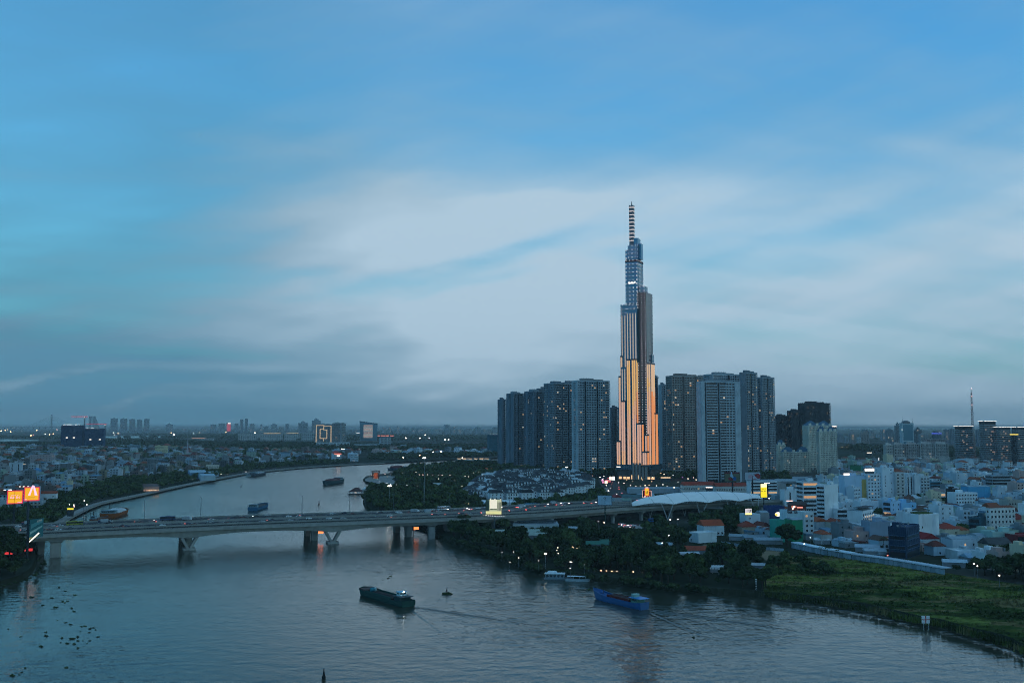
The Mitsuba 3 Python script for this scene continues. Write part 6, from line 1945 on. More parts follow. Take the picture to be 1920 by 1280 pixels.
def palm(seed):
    g = np.random.default_rng(seed)
    m = M()
    for k in range(15):
        m.sheet(frond((0, 0, 0), k * 2.4 + g.uniform(-.2, .2), g.uniform(.8, 1.1), g.uniform(.35, 1.1)))
    return m.mesh()


palm_m, palm_t = palm(3), M().tube([.12, 0, -2.6], [0, 0, 0], .09, .055, 7).mesh()
PROTO = []
for i in range(4):
    for mat in ('leaf', 'leaf_dark'):
        scene[f'tree_shape_{len(PROTO)}'] = {'type': 'shapegroup', 'trunk': mikit.ply(trunk(40 + i), 'bark'), 'crown': mikit.ply(HI[i], mat)}
        PROTO.append(f'tree_shape_{len(PROTO)}')
scene['palm_shape'] = {'type': 'shapegroup', 'trunk': mikit.ply(palm_t, 'bark'), 'crown': mikit.ply(palm_m, 'palm_leaf')}
TREES = []                                                   # (size on the picture, place, radius, height of the trunk, zone)
tr = np.random.default_rng(77)
STAND = unary_union(FOOT)
river_keep = prep(river_poly.buffer(1.5))


def grove(zone, poly, pitch, r0, r1, keep=True, hmul=1.0, drop=0.0, jit=.45):
    st_ = prep(STAND)
    for q in lots(poly, (pitch, pitch), .3, pitch * jit, tr):
        if river_keep.contains(Point(q)) or (keep and st_.contains(Point(q))) or tr.random() < drop:
            continue
        r = tr.uniform(r0, r1)
        for _ in range(3):
            if hides(q, r, GZ + r * 1.25):
                r *= .7
        if r < r0 * .45:
            continue
        TREES.append((r / math.hypot(*q), q, r, hmul, zone))


near_left = PG((-90, 1040), (36, 1036), (58, 1046), (62, 1062), (46, 1078), (16, 1090), (-90, 1110))
left_strip = PG((-40, 984), (78, 990), (108, 979), (138, 961), (182, 939.5), (238, 928.5), (300, 914.5), (360, 902), (480, 881.5), (560, 874.5), (650, 868.5), (660, 865), (560, 869), (470, 874), (330, 892), (210, 902), (130, 926), (60, 958), (-40, 961))
park = PG((687, 954), (685, 938), (691, 925), (712, 917), (738, 914), (753, 909), (742, 900), (740, 893.5), (770, 881.5), (832, 875.5), (866, 872), (934, 873), (936, 889), (905, 896), (888, 910), (864, 938), (900, 948), (880, 957), (760, 961), (700, 960))
park_front = PG((760, 966), (700, 962), (760, 955), (870, 948), (900, 955), (960, 950), (1040, 946), (1100, 934), (1128, 922), (1136, 938), (1060, 956), (960, 962), (860, 968))
grove_r = PG((838, 1010), (866, 1021), (910, 1034), (962, 1053), (1002, 1067), (1090, 1082), (1200, 1095), (1280, 1106), (1350, 1111), (1436, 1112), (1440, 1062), (1400, 1046), (1330, 1040), (1300, 1024), (1285, 1004), (1230, 996), (1212, 1006), (1172, 1012), (1148, 1006), (1150, 990), (1040, 992), (950, 998), (900, 986), (850, 988))
tower_feet = PG((936, 888), (1160, 897), (1240, 900), (1480, 903), (1480, 896), (1240, 894), (1160, 892), (936, 880))
meadow_edge = PG((1395, 1062), (1440, 1050), (1500, 1055), (1560, 1068), (1600, 1082), (1560, 1086), (1480, 1078), (1440, 1090))
right_dark = PG((1860, 1066), (1930, 1052), (1990, 1060), (1990, 1090), (1930, 1096), (1820, 1080), (1790, 1072))
station_trees = PG((1290, 990), (1330, 972), (1395, 962), (1420, 980), (1388, 998), (1300, 1000))
grove('overhanging the water at the lower left corner', near_left, 8.5, 4.5, 7.5)
grove('along the left riverside', left_strip, 9.5, 3.0, 5.6, hmul=.9, drop=.22)
grove('in the riverside park', park, 11.0, 4.5, 7.5)
grove('between the park road and the bridge', park_front, 9.5, 3.8, 6.4)
grove('in the riverside grove on the right bank', grove_r, 8.6, 3.6, 6.6, drop=.12)
grove('at the foot of the towers', tower_feet, 13, 5, 7.5)
grove('at the edge of the meadow', meadow_edge, 9, 2.6, 4.6, drop=.25)
grove('at the right edge behind the meadow', right_dark, 9, 4, 6.5)
grove('beside the station viaduct', station_trees, 9, 4, 6.5)
for q, r in treed:
    TREES.append((r / math.hypot(*q) * .6, q, r, 1.0, 'between the houses'))
vs_ = np.random.default_rng(6)
for q in lots(estate, (17.5, 25.0), .22, 2.0, vs_):          # garden trees of the estate
    if vs_.random() < .55:
        TREES.append((2.6 / math.hypot(*q) * .8, (q[0] + 8.5, q[1] - 10), vs_.uniform(2.2, 3.4), .8, 'in the gardens of the estate'))
for line, n in ((((1440, 1116), (1500, 1122), (1560, 1131), (1640, 1144), (1700, 1159), (1760, 1169), (1850, 1194), (1915, 1214)), 46), (((-60, 1106), (12, 1095), (44, 1084), (63, 1066), (63, 1046)), 26), (((845, 1013), (905, 1035), (960, 1054), (1000, 1068), (1090, 1083), (1200, 1096), (1280, 1107), (1350, 1112)), 50)):
    ln = LineString([G(*q) for q in line])                   # bushes hanging over the right bank
    for k in range(n):
        pt = ln.interpolate((k + tr.random()) / n, normalized=True)
        big = tr.uniform(.7, 1.7) if line[0][0] > 1000 or line[0][0] < 0 else tr.uniform(2.2, 4.2)
        TREES.append((big / 600, (pt.x + tr.uniform(-2, 2), pt.y + tr.uniform(7, 13)), big, .25, 'BUSH'))
TREES.append((1, tuple(G(1476, 1024)), 9.5, .62, 'BIG'))
TREES.sort(key=lambda t: -t[0])
heap_v, heap_f, heap_n = {'leaf': [], 'leaf_dark': []}, {'leaf': [], 'leaf_dark': []}, {'leaf': 0, 'leaf_dark': 0}
bush_v, bush_f, bush_n = [], [], 0
own = 0
for rank, (_, q, r, hm, zone) in enumerate(TREES):
    an, sx, sz = tr.uniform(0, 360), r, r * tr.uniform(.8, 1.2)
    if zone == 'BUSH':
        v, f = LO[int(tr.integers(4))]
        bush_v.append(v * [r, r, r * .8] + [*q, GZ - 1.2])
        bush_f.append(f + bush_n)
        bush_n += len(v)
        continue
    dark = zone in ('overhanging the water at the lower left corner', 'BIG', 'in the riverside grove on the right bank', 'at the right edge behind the meadow') and tr.random() < .75 or tr.random() < .3
    if own < 300:
        k = int(tr.integers(4)) * 2 + int(dark)
        key = thing('tree', 'big round dark tree in front of the green walled building' if zone == 'BIG' else f'{"dark" if dark else "green"} leafy tree {zone}', 'tree', None if zone == 'BIG' else f'{"dark" if dark else "green"} trees {zone}')
        scene[key] = {'type': 'instance', 'shape': {'type': 'ref', 'id': PROTO[k]}, 'to_world': T().translate([*q, GZ + sz * .8 * hm]).rotate([0, 0, 1], an).scale([sx, sx, sz])}
        own += 1
    else:
        v, f = LO[int(tr.integers(4))]
        c, s = math.cos(an), math.sin(an)
        w = 'leaf_dark' if dark else 'leaf'
        heap_v[w].append(np.c_[(v[:, 0] * c - v[:, 1] * s) * sx + q[0], (v[:, 0] * s + v[:, 1] * c) * sx + q[1], v[:, 2] * sz + GZ + sz * .55 * hm])
        heap_f[w].append(f + heap_n[w])
        heap_n[w] += len(v)
# far woods, one mass each
for nm, poly, pitch, r0, r1, lab in (('woodland', PG((-60, 846), (60, 842), (200, 841), (400, 845), (560, 848), (700, 848), (925, 848), (925, 838), (700, 838), (560, 834), (440, 832), (330, 829), (200, 826), (80, 836), (-60, 834)), 34, 13, 19, 'dark wood belt beyond the left bank houses'),
                                     ('woodland', PG((700, 864), (800, 859.5), (930, 856), (930, 850), (700, 852), (690, 858)), 19, 7, 11, 'dark wooded bank across the far river bend'),
                                     ('woodland', PG((1570, 846), (1790, 856), (1870, 860), (1870, 848), (1600, 838)), 34, 12, 19, 'dark park trees before the right skyline'),
                                     ('woodland', PG((-80, 822), (300, 815), (940, 819), (940, 826), (560, 826), (200, 821), (-80, 830)), 70, 12, 18, 'flat hazy green belt in front of the left skyline')):
    key = name(nm)
    V_, F_, n_v = [], [], 0
    for q in lots(poly, (pitch, pitch), .2, pitch * .4, tr):
        if any(w_.buffer(30).contains(Point(q)) for w_ in far_water):
            continue
        v, f = LO[int(tr.integers(4))]
        r = tr.uniform(r0, r1)
        V_.append(v * [r, r, r * .72] + [*q, GZ + r * .1])
        F_.append(f + n_v)
        n_v += len(v)
    put(key, (np.vstack(V_), np.vstack(F_)), 'leaf_dark', kind='stuff', label=lab)
for w in heap_v:
    if heap_v[w]:
        put('more_trees__' + ('crown' if w == 'leaf' else 'dark_crown'), (np.vstack(heap_v[w]), np.vstack(heap_f[w])), w, kind='stuff')
labels['more_trees'] = {'label': 'mass of smaller trees between the houses, in the park and on the banks', 'kind': 'stuff'}
put('bank_bushes', (np.vstack(bush_v), np.vstack(bush_f)), 'leaf_dark', kind='stuff', label='low dark bushes hanging over the right river bank')
for i, (u, v, s) in enumerate([(1657, 1030, 3.2), (1540, 1044, 2.4), (1552, 1046, 2.6), (1570, 1046, 2.0), (1500, 1052, 2.4), (1310, 1068, 2.6), (1262, 1060, 2.6), (1292, 1060, 2.4), (1320, 1066, 2.4), (870, 880, 3.0), (877, 880, 3.0), (884, 879.5, 3.0), (818, 884, 3.0), (1210, 985, 2.8), (1178, 985, 2.6), (952, 1030, 2.8)]):
    q = G(u, v)
    z = 'at the far end of the park' if v < 900 else 'at the meadow fence' if u > 1490 else 'in the riverside grove'
    key = thing('palm_tree', 'palm tree beside the dark blue glass building' if i == 0 else None, 'palm', None if i == 0 else 'palm trees ' + z)
    if i:
        AUTO[key] = (f'palm tree {z}', u)
    scene[key] = {'type': 'instance', 'shape': {'type': 'ref', 'id': 'palm_shape'}, 'to_world': T().translate([*q, GZ + 2.55 * s]).rotate([0, 0, 1], tr.uniform(0, 360)).scale(s)}
# tall grass tufts of the meadow
g = np.random.default_rng(9)
V_, F_, n_v = [], [], 0
for q in lots(field.intersection(land).buffer(-2), (2.6, 2.6), .4, 1.3, g):
    dn = float(meshkit.fbm(np.array([q[0] * .03, q[1] * .05, 2.0]), 3, 2))
    if g.random() > .25 + 1.6 * max(0, dn - .42):
        continue
    for k in range(5):
        t, L, h = g.uniform(0, 6.3), g.uniform(.3, .8), g.uniform(.35, 1.1) * (.6 + dn)
        x, y = q[0] + g.normal() * .8, q[1] + g.normal() * .8
        c, s = math.cos(t) * L, math.sin(t) * L
        V_ += [[x - c, y - s, GZ], [x + c, y + s, GZ], [x + c * .4 + g.normal() * .2, y + s * .4 + g.normal() * .2, GZ + h]]
        F_.append([n_v, n_v + 1, n_v + 2])
        n_v += 3
ln = LineString([G(*q) for q in ((1438, 1113), (1500, 1122), (1560, 1130), (1640, 1143), (1700, 1158), (1760, 1168), (1850, 1193), (1915, 1213), (2000, 1256))])
for k in range(2600):                                        # reeds along the water's edge
    pt = ln.interpolate(g.random(), normalized=True)
    dn = float(meshkit.noise(np.array([pt.x * .09, pt.y * .09, 5.0])))
    if g.random() > dn * 1.3:
        continue
    x, y, t, L, h = pt.x + g.normal() * 1.2, pt.y + g.uniform(-1.5, 8), g.uniform(0, 6.3), g.uniform(.12, .4), g.uniform(.7, 2.1) * (.4 + dn)
    c, s = math.cos(t) * L, math.sin(t) * L
    V_ += [[x - c, y - s, GZ - 1.4], [x + c, y + s, GZ - 1.4], [x + g.normal() * .3, y + g.normal() * .3, GZ + h]]
    F_.append([n_v, n_v + 1, n_v + 2])
    n_v += 3
put('meadow_grass', (np.array(V_), np.array(F_)), 'blade', kind='stuff', label='rough tufts of grass on the meadow')
scene['blade'] = {'type': 'twosided', 'bsdf': {'type': 'diffuse', 'reflectance': mikit.proc(grass_tex)}}
# ---------------------------------------------------------------- boats and what floats
def hull(L, B, H, bow=.28, sheer=1.2, rake=1.6, stern=.82, n=22, draft=.8, bul=.7):
    """(outer hull with its rim, deck): x runs from the stern (0) to the bow (L)."""
    t = np.linspace(0, 1, n)
    half = B / 2 * np.where(t > 1 - bow, np.sqrt(np.clip(1 - ((t - (1 - bow)) / bow) ** 2, 0, 1)), np.where(t < .12, stern + (1 - stern) * t / .12, 1))
    top = H + sheer * np.clip((t - .62) / .38, 0, 1) ** 2 + sheer * .25 * np.clip((.12 - t) / .12, 0, 1)
    rk = rake * np.clip((t - .75) / .25, 0, 1) ** 1.5
    P = []
    for i in range(n):
        x = t[i] * L
        h = max(half[i], .04)
        P.append([[x, -.02, -draft], [x, -h * .80, -draft], [x + rk[i] * .45, -h * .95, H * .35], [x + rk[i], -h, top[i]], [x + rk[i], -h + min(.22, h * .5), top[i]], [x + rk[i], -h + min(.22, h * .5), top[i] - bul]])
    P = np.array(P)
    Q = P * [1, -1, 1]
    m = M().sheet(P[:, ::-1]).sheet(Q)
    m.add(np.vstack([P[0, :4], Q[0, :4]]), [[0, 4, 5, 1], [1, 5, 6, 2], [2, 6, 7, 3]])
    d = np.stack([P[:, 5], Q[:, 5]], 1)
    return m.mesh(), M().sheet(d).mesh(), top


def boat(base, label, cat, bow_px, stern_px, group=None):
    a_, b_z = G(*stern_px, 0), G(*bow_px, 0)
    L = float(np.linalg.norm(b_z - a_))
    key = thing(base, label, cat, group)
    an = math.atan2(*(b_z - a_)[::-1])

    def frame():
        return M((*a_, 0), an)

    def place(part, mesh, *a, **k):
        f = frame()
        return put(part, (mesh[0] @ f.m + f.o, mesh[1]), *a, parent=key, **k)
    if cat in ('cargo boat', 'barge'):
        d_ = (a_ - b_z) / L
        WAKES.append((float(a_[0]), float(a_[1]), float(d_[0]), float(d_[1])))
    return key, L, frame, place


def tyres(key, frame, L, B, H, n):
    for k in range(n):
        x = L * (.15 + .6 * k / max(1, n - 1))
        mm = frame()
        for q in range(8):
            a0, a1 = q * math.pi / 4, (q + 1) * math.pi / 4
            mm.tube([x + .4 * math.cos(a0), -B / 2 - .12, H * .55 + .4 * math.sin(a0)], [x + .4 * math.cos(a1), -B / 2 - .12, H * .55 + .4 * math.sin(a1)], .13, n=5)
        put('tyre_fender', mm, 'black', parent=key)


# blue cargo boat
key, L, fr, place = boat('cargo_boat', 'long blue cargo boat with a dark red hold and a blue roofed wheelhouse aft', 'cargo boat', (1119.5, 1121), (1209, 1142.5))
B, H = L * .18, 2.9
hm, dm, top = hull(L, B, H, bow=.26, sheer=2.2, rake=3.4)
place('hull', hm, 'gloss', color='0c4f86')
place('deck', dm, 'paint', color='1d5288')
put('hold', fr().box(L * .24, L * .70, -B * .34, B * .34, H - .7, H + .75), 'paint', color='4a1618', parent=key)
put('hold_cargo', fr().box(L * .25, L * .69, -B * .31, B * .31, H + .75, H + .80), 'paint', color='2c1012', parent=key)
for y in (-B * .36, B * .34):
    put('hold_coaming', fr().box(L * .235, L * .705, y, y + .12, H - .6, H + 1.0), 'paint', color='5d1a1a', parent=key)
cab = put('wheelhouse', fr().box(L * .075, L * .20, -B * .36, B * .36, H - .7, H + 2.0), 'paint', color='4f7f74', parent=key)
put('window', fr().box(L * .085, L * .19, -B * .36 - .05, B * .36 + .05, H + .7, H + 1.6), 'glass', parent=cab)
put('door', fr().box(L * .15, L * .17, -B * .36 - .09, -B * .36, H - .6, H + 1.5), 'paint', color='c7d2d4', parent=cab)
put('roof', fr().box(L * .0, L * .225, -B * .44, B * .44, H + 2.0, H + 2.25), 'gloss', color='1f7fc4', parent=cab)
put('pilot_cabin', fr().box(L * .155, L * .215, -B * .24, B * .24, H + 2.25, H + 3.5), 'paint', color='7fa39a', parent=key)
put('pilot_roof', fr().box(L * .148, L * .222, -B * .27, B * .27, H + 3.5, H + 3.65), 'paint', color='8fb0aa', parent=key)
put('mast', fr().tube([L * .86, 0, H], [L * .86, 0, H + 3.2], .10).tube([L * .86, 0, H + 2.2], [L * .80, 0, H + 2.9], .07), 'paint', color='3a3026', parent=key)
put('winch', fr().box(L * .88, L * .905, -.7, .7, H + .5, H + 1.4), 'paint', color='2f66a4', parent=key)
put('bow_rail', fr().box(L * .90, L * .99, -.08, .08, H + 1.6, H + 1.75), 'gloss', color='3d7cc0', parent=key)
for k in range(5):
    put('hull_rib', fr().box(L * (.2 + .13 * k), L * (.2 + .13 * k) + .16, -B / 2 - .06, -B / 2 + .04, .3, H - .3), 'gloss', color='0e3c7c', parent=key)
put('rub_rail', fr().box(L * .12, L * .72, -B / 2 - .10, -B / 2 + .02, H - .35, H - .12), 'gloss', color='2a63ab', parent=key)
# dark green barge
key, L, fr, place = boat('barge', 'dark green open barge with a white wheelhouse and a lamp at its stern', 'barge', (684.5, 1113), (766, 1137))
B, H = L * .21, 2.6
hm, dm, top = hull(L, B, H, bow=.10, sheer=1.3, rake=1.6, n=26, bul=.9)
place('hull', hm, 'paint', color='14403c')
place('deck', dm, 'paint', color='1b3a38')
put('fore_deck', fr().box(L * .84, L * .99, -B * .40, B * .40, H - .2, H + .9), 'paint', color='54403c', parent=key)
put('hold', fr().box(L * .27, L * .78, -B * .36, B * .36, H - 1.2, H - .05), 'paint', color='1c1416', parent=key)
m = fr()
g = np.random.default_rng(3)
for k in range(9):
    m.frustum(*(lambda x, w: ((x - w, x + w, -B * .3, B * .3), (x - w * .3, x + w * .3, -B * .12, B * .12)))(L * (.33 + .048 * k), 2.2), H - .05, H + g.uniform(.3, .9))
put('coal_cargo', m, 'paint', color='1f1a1c', parent=key, kind='stuff')
for y in (-B * .40, B * .37):
    put('side_coaming', fr().box(L * .25, L * .84, y, y + .25, H - .6, H + .75), 'paint', color='184a44', parent=key)
put('winch_drum', fr().tube([L * .81, -1.3, H + .9], [L * .81, 1.3, H + .9], 1.0, n=12), 'paint', color='2d8a9c', parent=key)
put('drum_ring', fr().tube([L * .785, -.9, H + .9], [L * .785, -.6, H + .9], 1.25, n=14), 'paint', color='bcd0cc', parent=key)
cab = put('wheelhouse', fr().box(L * .07, L * .20, -B * .32, B * .32, H - .8, H + 1.7), 'paint', color='1d3b40', parent=key)
put('door', fr().box(L * .10, L * .135, -B * .32 - .06, -B * .32, H - .4, H + 1.3), 'paint', color='9cc0c0', parent=cab)
put('window', fr().box(L * .145, L * .185, -B * .32 - .06, -B * .32, H + .3, H + 1.2), 'glass', parent=cab)
put('roof', fr().box(L * .03, L * .22, -B * .38, B * .38, H + 1.7, H + 1.9), 'paint', color='33464c', parent=cab)
cab2 = put('pilot_cabin', fr().box(L * .12, L * .19, -B * .20, B * .20, H + 1.9, H + 3.7), 'paint', color='a9c4cc', parent=key)
put('window', fr().box(L * .118, L * .192, -B * .17, B * .17, H + 2.7, H + 3.3).box(L * .13, L * .18, -B * .20 - .03, B * .20 + .03, H + 2.7, H + 3.3), 'glass', parent=cab2)
put('roof', fr().box(L * .112, L * .198, -B * .23, B * .23, H + 3.7, H + 3.85), 'paint', color='7fb4cc', parent=cab2)
put('stern_lamp', fr().ball([L * .105, 0, H + 4.0], .28), emit=LUM(1, .95, .85, 16), parent=key)
put('lamp_post', fr().tube([L * .105, 0, H + 1.9], [L * .105, 0, H + 3.75], .07), 'paint', color='2a2f33', parent=key)
tyres(key, fr, L, B, H, 4)


def river_barge(label, bow, stern, hc, cargo, heap=1.4, cat='barge', wide=.24):
    key, L, fr, place = boat('barge', label, cat, bow, stern)
    B, H = L * wide, max(1.8, L * .07)
    hm, dm, _ = hull(L, B, H, bow=.2, sheer=1.3, rake=1.8)
    place('hull', hm, 'paint', color=hc)
    place('deck', dm, 'paint', color='3a3f42')
    put('cargo', fr().frustum((L * .24, L * .82, -B * .42, B * .42), (L * .28, L * .78, -B * .30, B * .30), H - .4, H + heap), 'paint', color=cargo, parent=key)
    cab = put('wheelhouse', fr().box(L * .04, L * .17, -B * .36, B * .36, H - .5, H + 2.6), 'paint', color='7e98a4', parent=key)
    put('window', fr().box(L * .035, L * .175, -B * .33, B * .33, H + 1.3, H + 2.1), 'glass', parent=cab)
    put('roof', fr().box(L * .02, L * .19, -B * .42, B * .42, H + 2.6, H + 2.8), 'paint', color='56707e', parent=cab)


river_barge('small blue boat with a raised bow, on the river behind the bridge', (496, 950), (473, 957.5), '2a5f80', '3b3a3c', .5, 'boat')
river_barge('dark barge loaded with brown cargo in midstream beyond the bridge', (611, 908.5), (637.5, 903.5), '2f4a50', '5a3436', 2.4)
river_barge('barge with a long reddish cargo half hidden behind the park trees', (729, 881.5), (759, 879.5), '24465c', '6e3a40', 4.5)
river_barge('orange brown ferry barge with a white roof at the left bank landing', (228, 961), (201, 971), '8a4a22', 'b9bfc2', 1.8, 'ferry', .3)
river_barge('low brown boat at the left bank landing behind the orange ferry barge', (200, 972), (172, 977), '6a3a26', '54443c', .6, 'boat')
river_barge('dark moored boat with pale cabins by the far left bank', (494, 889.5), (472, 893), '38404c', '8c9298', 1.6, 'boat')
river_barge('pale small moored boat left of the dark moored boat', (470, 892), (464, 893.5), '8f9ba0', 'a8b0b4', .6, 'boat', .34)
for i in range(6):
    u = 857 + i * 10.5
    river_barge(f'{("leftmost", "second", "third", "fourth", "fifth", "rightmost")[i]} of the lit excursion boats moored in the far bend', (u + 8, 862.6 - .35 * (i % 2)), (u, 863.2 - .35 * (i % 2)), 'b9bcbc', '8c7a6c', 1.8, 'excursion boat', .3)
    p = G(u + 4, 863, 0)
    kk = [k for k in labels if labels[k].get('category') == 'excursion boat'][-1]
    put('deck_light', M((*p, 0)).box(-5 - i % 3, 4, -6.0, -5.7, 4.4, 5.2), emit=LUM(1, .70, .44, (1.6, 2.2, 1.2)[i % 3]), parent=kk)
for lab, bow, stern in (('white motor yacht at the park point', (705, 912.6), (722, 912.0)), ('white motor yacht beside the floating pavilion', (679, 921.5), (693, 919))):
    key, L, fr, place = boat('yacht', lab, 'yacht', bow, stern)
    B, H = L * .28, L * .10
    hm, dm, _ = hull(L, B, H, bow=.5, sheer=.6, rake=1.2)
    place('hull', hm, 'gloss', color='d9dee0')
    place('deck', dm, 'paint', color='b9bdbd')
    put('cabin', fr().frustum((L * .12, L * .68, -B * .38, B * .38), (L * .14, L * .58, -B * .34, B * .34), H - .3, H + 1.9), 'gloss', color='dfe4e6', parent=key)
    put('window', fr().frustum((L * .15, L * .66, -B * .385, B * .385), (L * .17, L * .58, -B * .36, B * .36), H + .5, H + 1.4), 'glass', parent=key)
    put('fly_bridge', fr().box(L * .18, L * .46, -B * .34, B * .34, H + 1.9, H + 2.1).box(L * .2, L * .4, -B * .3, B * .3, H + 3.0, H + 3.15).box(L * .2, L * .21, -.3, .3, H + 2, H + 3), 'gloss', color='dfe4e6', parent=key)
# floating pavilion
p = G(668, 926.5, 0)
key = thing('floating_pavilion', 'floating landing stage with a brown pyramid roof by the park', 'pavilion')
put('pontoon', M((*p, 0)).box(-10, 10, -7, 7, -.5, .8), 'paint', color='4a4644', parent=key)
put('roof', M((*p, 0)).frustum((-9.5, 8, -7, 7), (-1.5, 2.5, -1.5, 1.5), 3.6, 8.8), 'paint', color='5c3f3d', parent=key)
for x in (-8, -3, 2, 7):
    put('post', M((*p, 0)).box(x, x + .35, -6, -5.7, .8, 3.8), 'paint', color='5a4a44', parent=key)
put('gangway', M((*p, 0)).add([[10, -1, .9], [24, 4, 2.8], [24, 6, 2.8], [10, 1, .9], [10, -1, 1.9], [24, 4, 3.8], [24, 6, 3.8], [10, 1, 1.9]], BOXF), 'paint', color='57524f', parent=key)
put('hanging_light', M((*p, 0)).box(-1, 1, -6.5, -6.2, 2.6, 3.0), emit=LUM(1, .7, .5, 2), parent=key)
# jetty with a houseboat and a roofed boat on the right bank
p, an = G(1048, 1085.5, 0), -.12
key = thing('house_boat', 'white roofed houseboat on a grey pontoon at the right bank jetty', 'houseboat')
put('pontoon', M((*p, 0), an).box(-8.5, 8.5, -2.6, 3.2, -.4, .7), 'paint', color='6c7a82', parent=key)
put('cabin', M((*p, 0), an).box(-7.8, 3.2, -1.6, 2.6, .7, 3.2), 'paint', color='7e929c', parent=key)
for k in range(5):
    put('window', M((*p, 0), an).box(-7.2 + k * 2.1, -5.8 + k * 2.1, -1.68, -1.6, 1.4, 2.7), 'glass', parent=key)
put('roof', M((*p, 0), an).box(-8.2, 3.6, -2.1, 3.0, 3.2, 3.45).frustum((-7, -1, -1.2, 2.2), (-6.4, -1.6, -.6, 1.6), 3.45, 4.6), 'gloss', color='cdd8de', parent=key)
put('railing', M((*p, 0), an).box(3.6, 8.3, -2.5, -2.4, 1.5, 1.6).box(8.2, 8.3, -2.5, 3, 1.5, 1.6), 'paint', color='8e9ca4', parent=key, kind='stuff')
p2 = G(1082, 1089, 0)
key = thing('roofed_boat', 'long white roofed passenger boat right of the houseboat', 'boat')
hm, dm, _ = hull(13.5, 3.0, 1.1, bow=.25, sheer=.5, rake=.8)
f = M((*(p2 + [-6.5, 1]), 0), -.14)
put('hull', (hm[0] @ f.m + f.o, hm[1]), 'gloss', color='9fb0b8', parent=key)
put('deck', (dm[0] @ f.m + f.o, dm[1]), 'paint', color='6b777e', parent=key)
put('roof', M((*(p2 + [-6.5, 1]), 0), -.14).box(1.0, 11.8, -1.5, 1.5, 2.7, 2.85), 'gloss', color='d6e2ea', parent=key)
for x in (1.3, 4.5, 7.8, 11.2):
    put('post', M((*(p2 + [-6.5, 1]), 0), -.14).box(x, x + .12, -1.35, -1.23, .8, 2.7).box(x, x + .12, 1.23, 1.35, .8, 2.7), 'paint', color='aab6bc', parent=key, kind='stuff')
key = thing('jetty', 'dark wooden jetty and gangway at the right bank behind the moored boats', 'jetty')
pa, pb = G(1062, 1080, .9), G(1100, 1073, 2.6)
m = M()
m.sheet(np.array([[[*pa, 1.0], [*(pa + [0, 2.2]), 1.0]], [[*pb, GZ], [*(pb + [0, 2.2]), GZ]]]))
put('gangway', m, 'paint', color='4f565a', parent=key)
for t in np.linspace(0, 1, 6):
    q = pa * (1 - t) + pb * t
    put('pile', M((*q, 0)).box(-.12, .12, -.12, .12, -1, 2.2 + t * 2), 'paint', color='3c4144', parent=key)
# buoys, signs standing in the water
for lab, u, v, s, c in (('black channel buoy in the nearest water at the bottom of the picture', 607, 1272, 1.0, '10181c'), ('small red channel buoy in midstream behind the bridge', 598, 946, 1.25, '4a1c20'), ('small marker buoy far up the river near the left bank', 452, 913, 1.0, '2a3238')):
    p = G(u, v, 0)
    key = thing('buoy', lab, 'buoy')
    put('float', M((*p, 0)).tube([0, 0, -.4], [0, 0, 1.1 * s], .72 * s, .66 * s, 12), 'paint', color=c, parent=key)
    put('frame', M((*p, 0)).frustum((-.4 * s, .4 * s, -.4 * s, .4 * s), (-.14 * s, .14 * s, -.14 * s, .14 * s), 1.1 * s, 3.1 * s), 'paint', color=c, parent=key)
    put('top_mark', M((*p, 0)).ball([0, 0, 3.4 * s], .26 * s), 'paint', color=c, parent=key)
    put('collar', M((*p, 0)).tube([0, 0, 1.6 * s], [0, 0, 1.9 * s], .36 * s, n=10), 'paint', color=c, parent=key)
p = G(839, 1113.5, 0)
key = thing('plant_raft', 'floating green plant raft with a small marker post in midstream', 'floating plants')
v, f = crown(55, 260, .16, 7, .35, True)
put('leaves', (v * [2.9, 1.5, 1.6] + [*p, -.2], f), 'leaf_dark', parent=key)
put('marker_post', M((*p, 0)).tube([-.4, 0, 0], [-.4, 0, 3.2], .13).box(-.75, -.05, -.1, .1, 1.3, 2.3), 'paint', color='5a3a34', parent=key)
p = G(1736.5, 1181, 0)
key = thing('navigation_sign', 'twin white navigation boards with red crosses on two posts in the shallows', 'sign')
for x in (-1.05, .95):
    put('post', M((*p, 0)).box(x, x + .14, -.07, .07, -1, 4.2), 'paint', color='c9ccce', parent=key)
for ix, x in enumerate((-1.85, .10)):
    for iz, z in enumerate((3.0, 4.75)):
        put('board', M((*p, 0)).box(x, x + 1.55, -.2, -.1, z, z + 1.45), 'paint', color='d9dcde', parent=key)
put('red_cross', M((*p, 0)).box(-.28, .08, -.26, -.12, 2.95, 6.25).box(-1.9, -.28, -.26, -.12, 4.46, 4.74).box(.08, 1.7, -.26, -.12, 4.46, 4.74), 'paint', color='b02a2e', parent=key)
p = G(1418, 1116, 0)
key = thing('water_gauge', 'tall white water gauge post with rungs by the right bank', 'gauge post')
put('post', M((*p, 0)).box(-.1, .1, -.1, .1, -1, 8.6), 'paint', color='6a7074', parent=key)
for k in range(9):
    put('rung', M((*p, 0)).box(-.42 if k > 5 else -.2, .42 if k > 5 else .2, -.16, -.1, 1 + k * .9, 1.42 + k * .9), 'paint', color='cfd4d6', parent=key)
for k, (u, v) in enumerate(((161, 975), (170, 972), (175, 970), (205, 952))):
    key = thing('mooring_pile', f'{("leftmost", "second", "third", "rightmost")[k]} dark mooring pile at the left bank landing', 'mooring pile')
    put('pile', M((*G(u, v, 0), 0)).tube([0, 0, -1], [0, 0, 5.5 if k else 4], .35, n=8), 'paint', color='20262a', parent=key)
    put('cap', M((*G(u, v, 0), 0)).tube([0, 0, 5.5 if k else 4], [0, 0, 5.8 if k else 4.3], .42, n=8), 'paint', color='2c3236', parent=key)
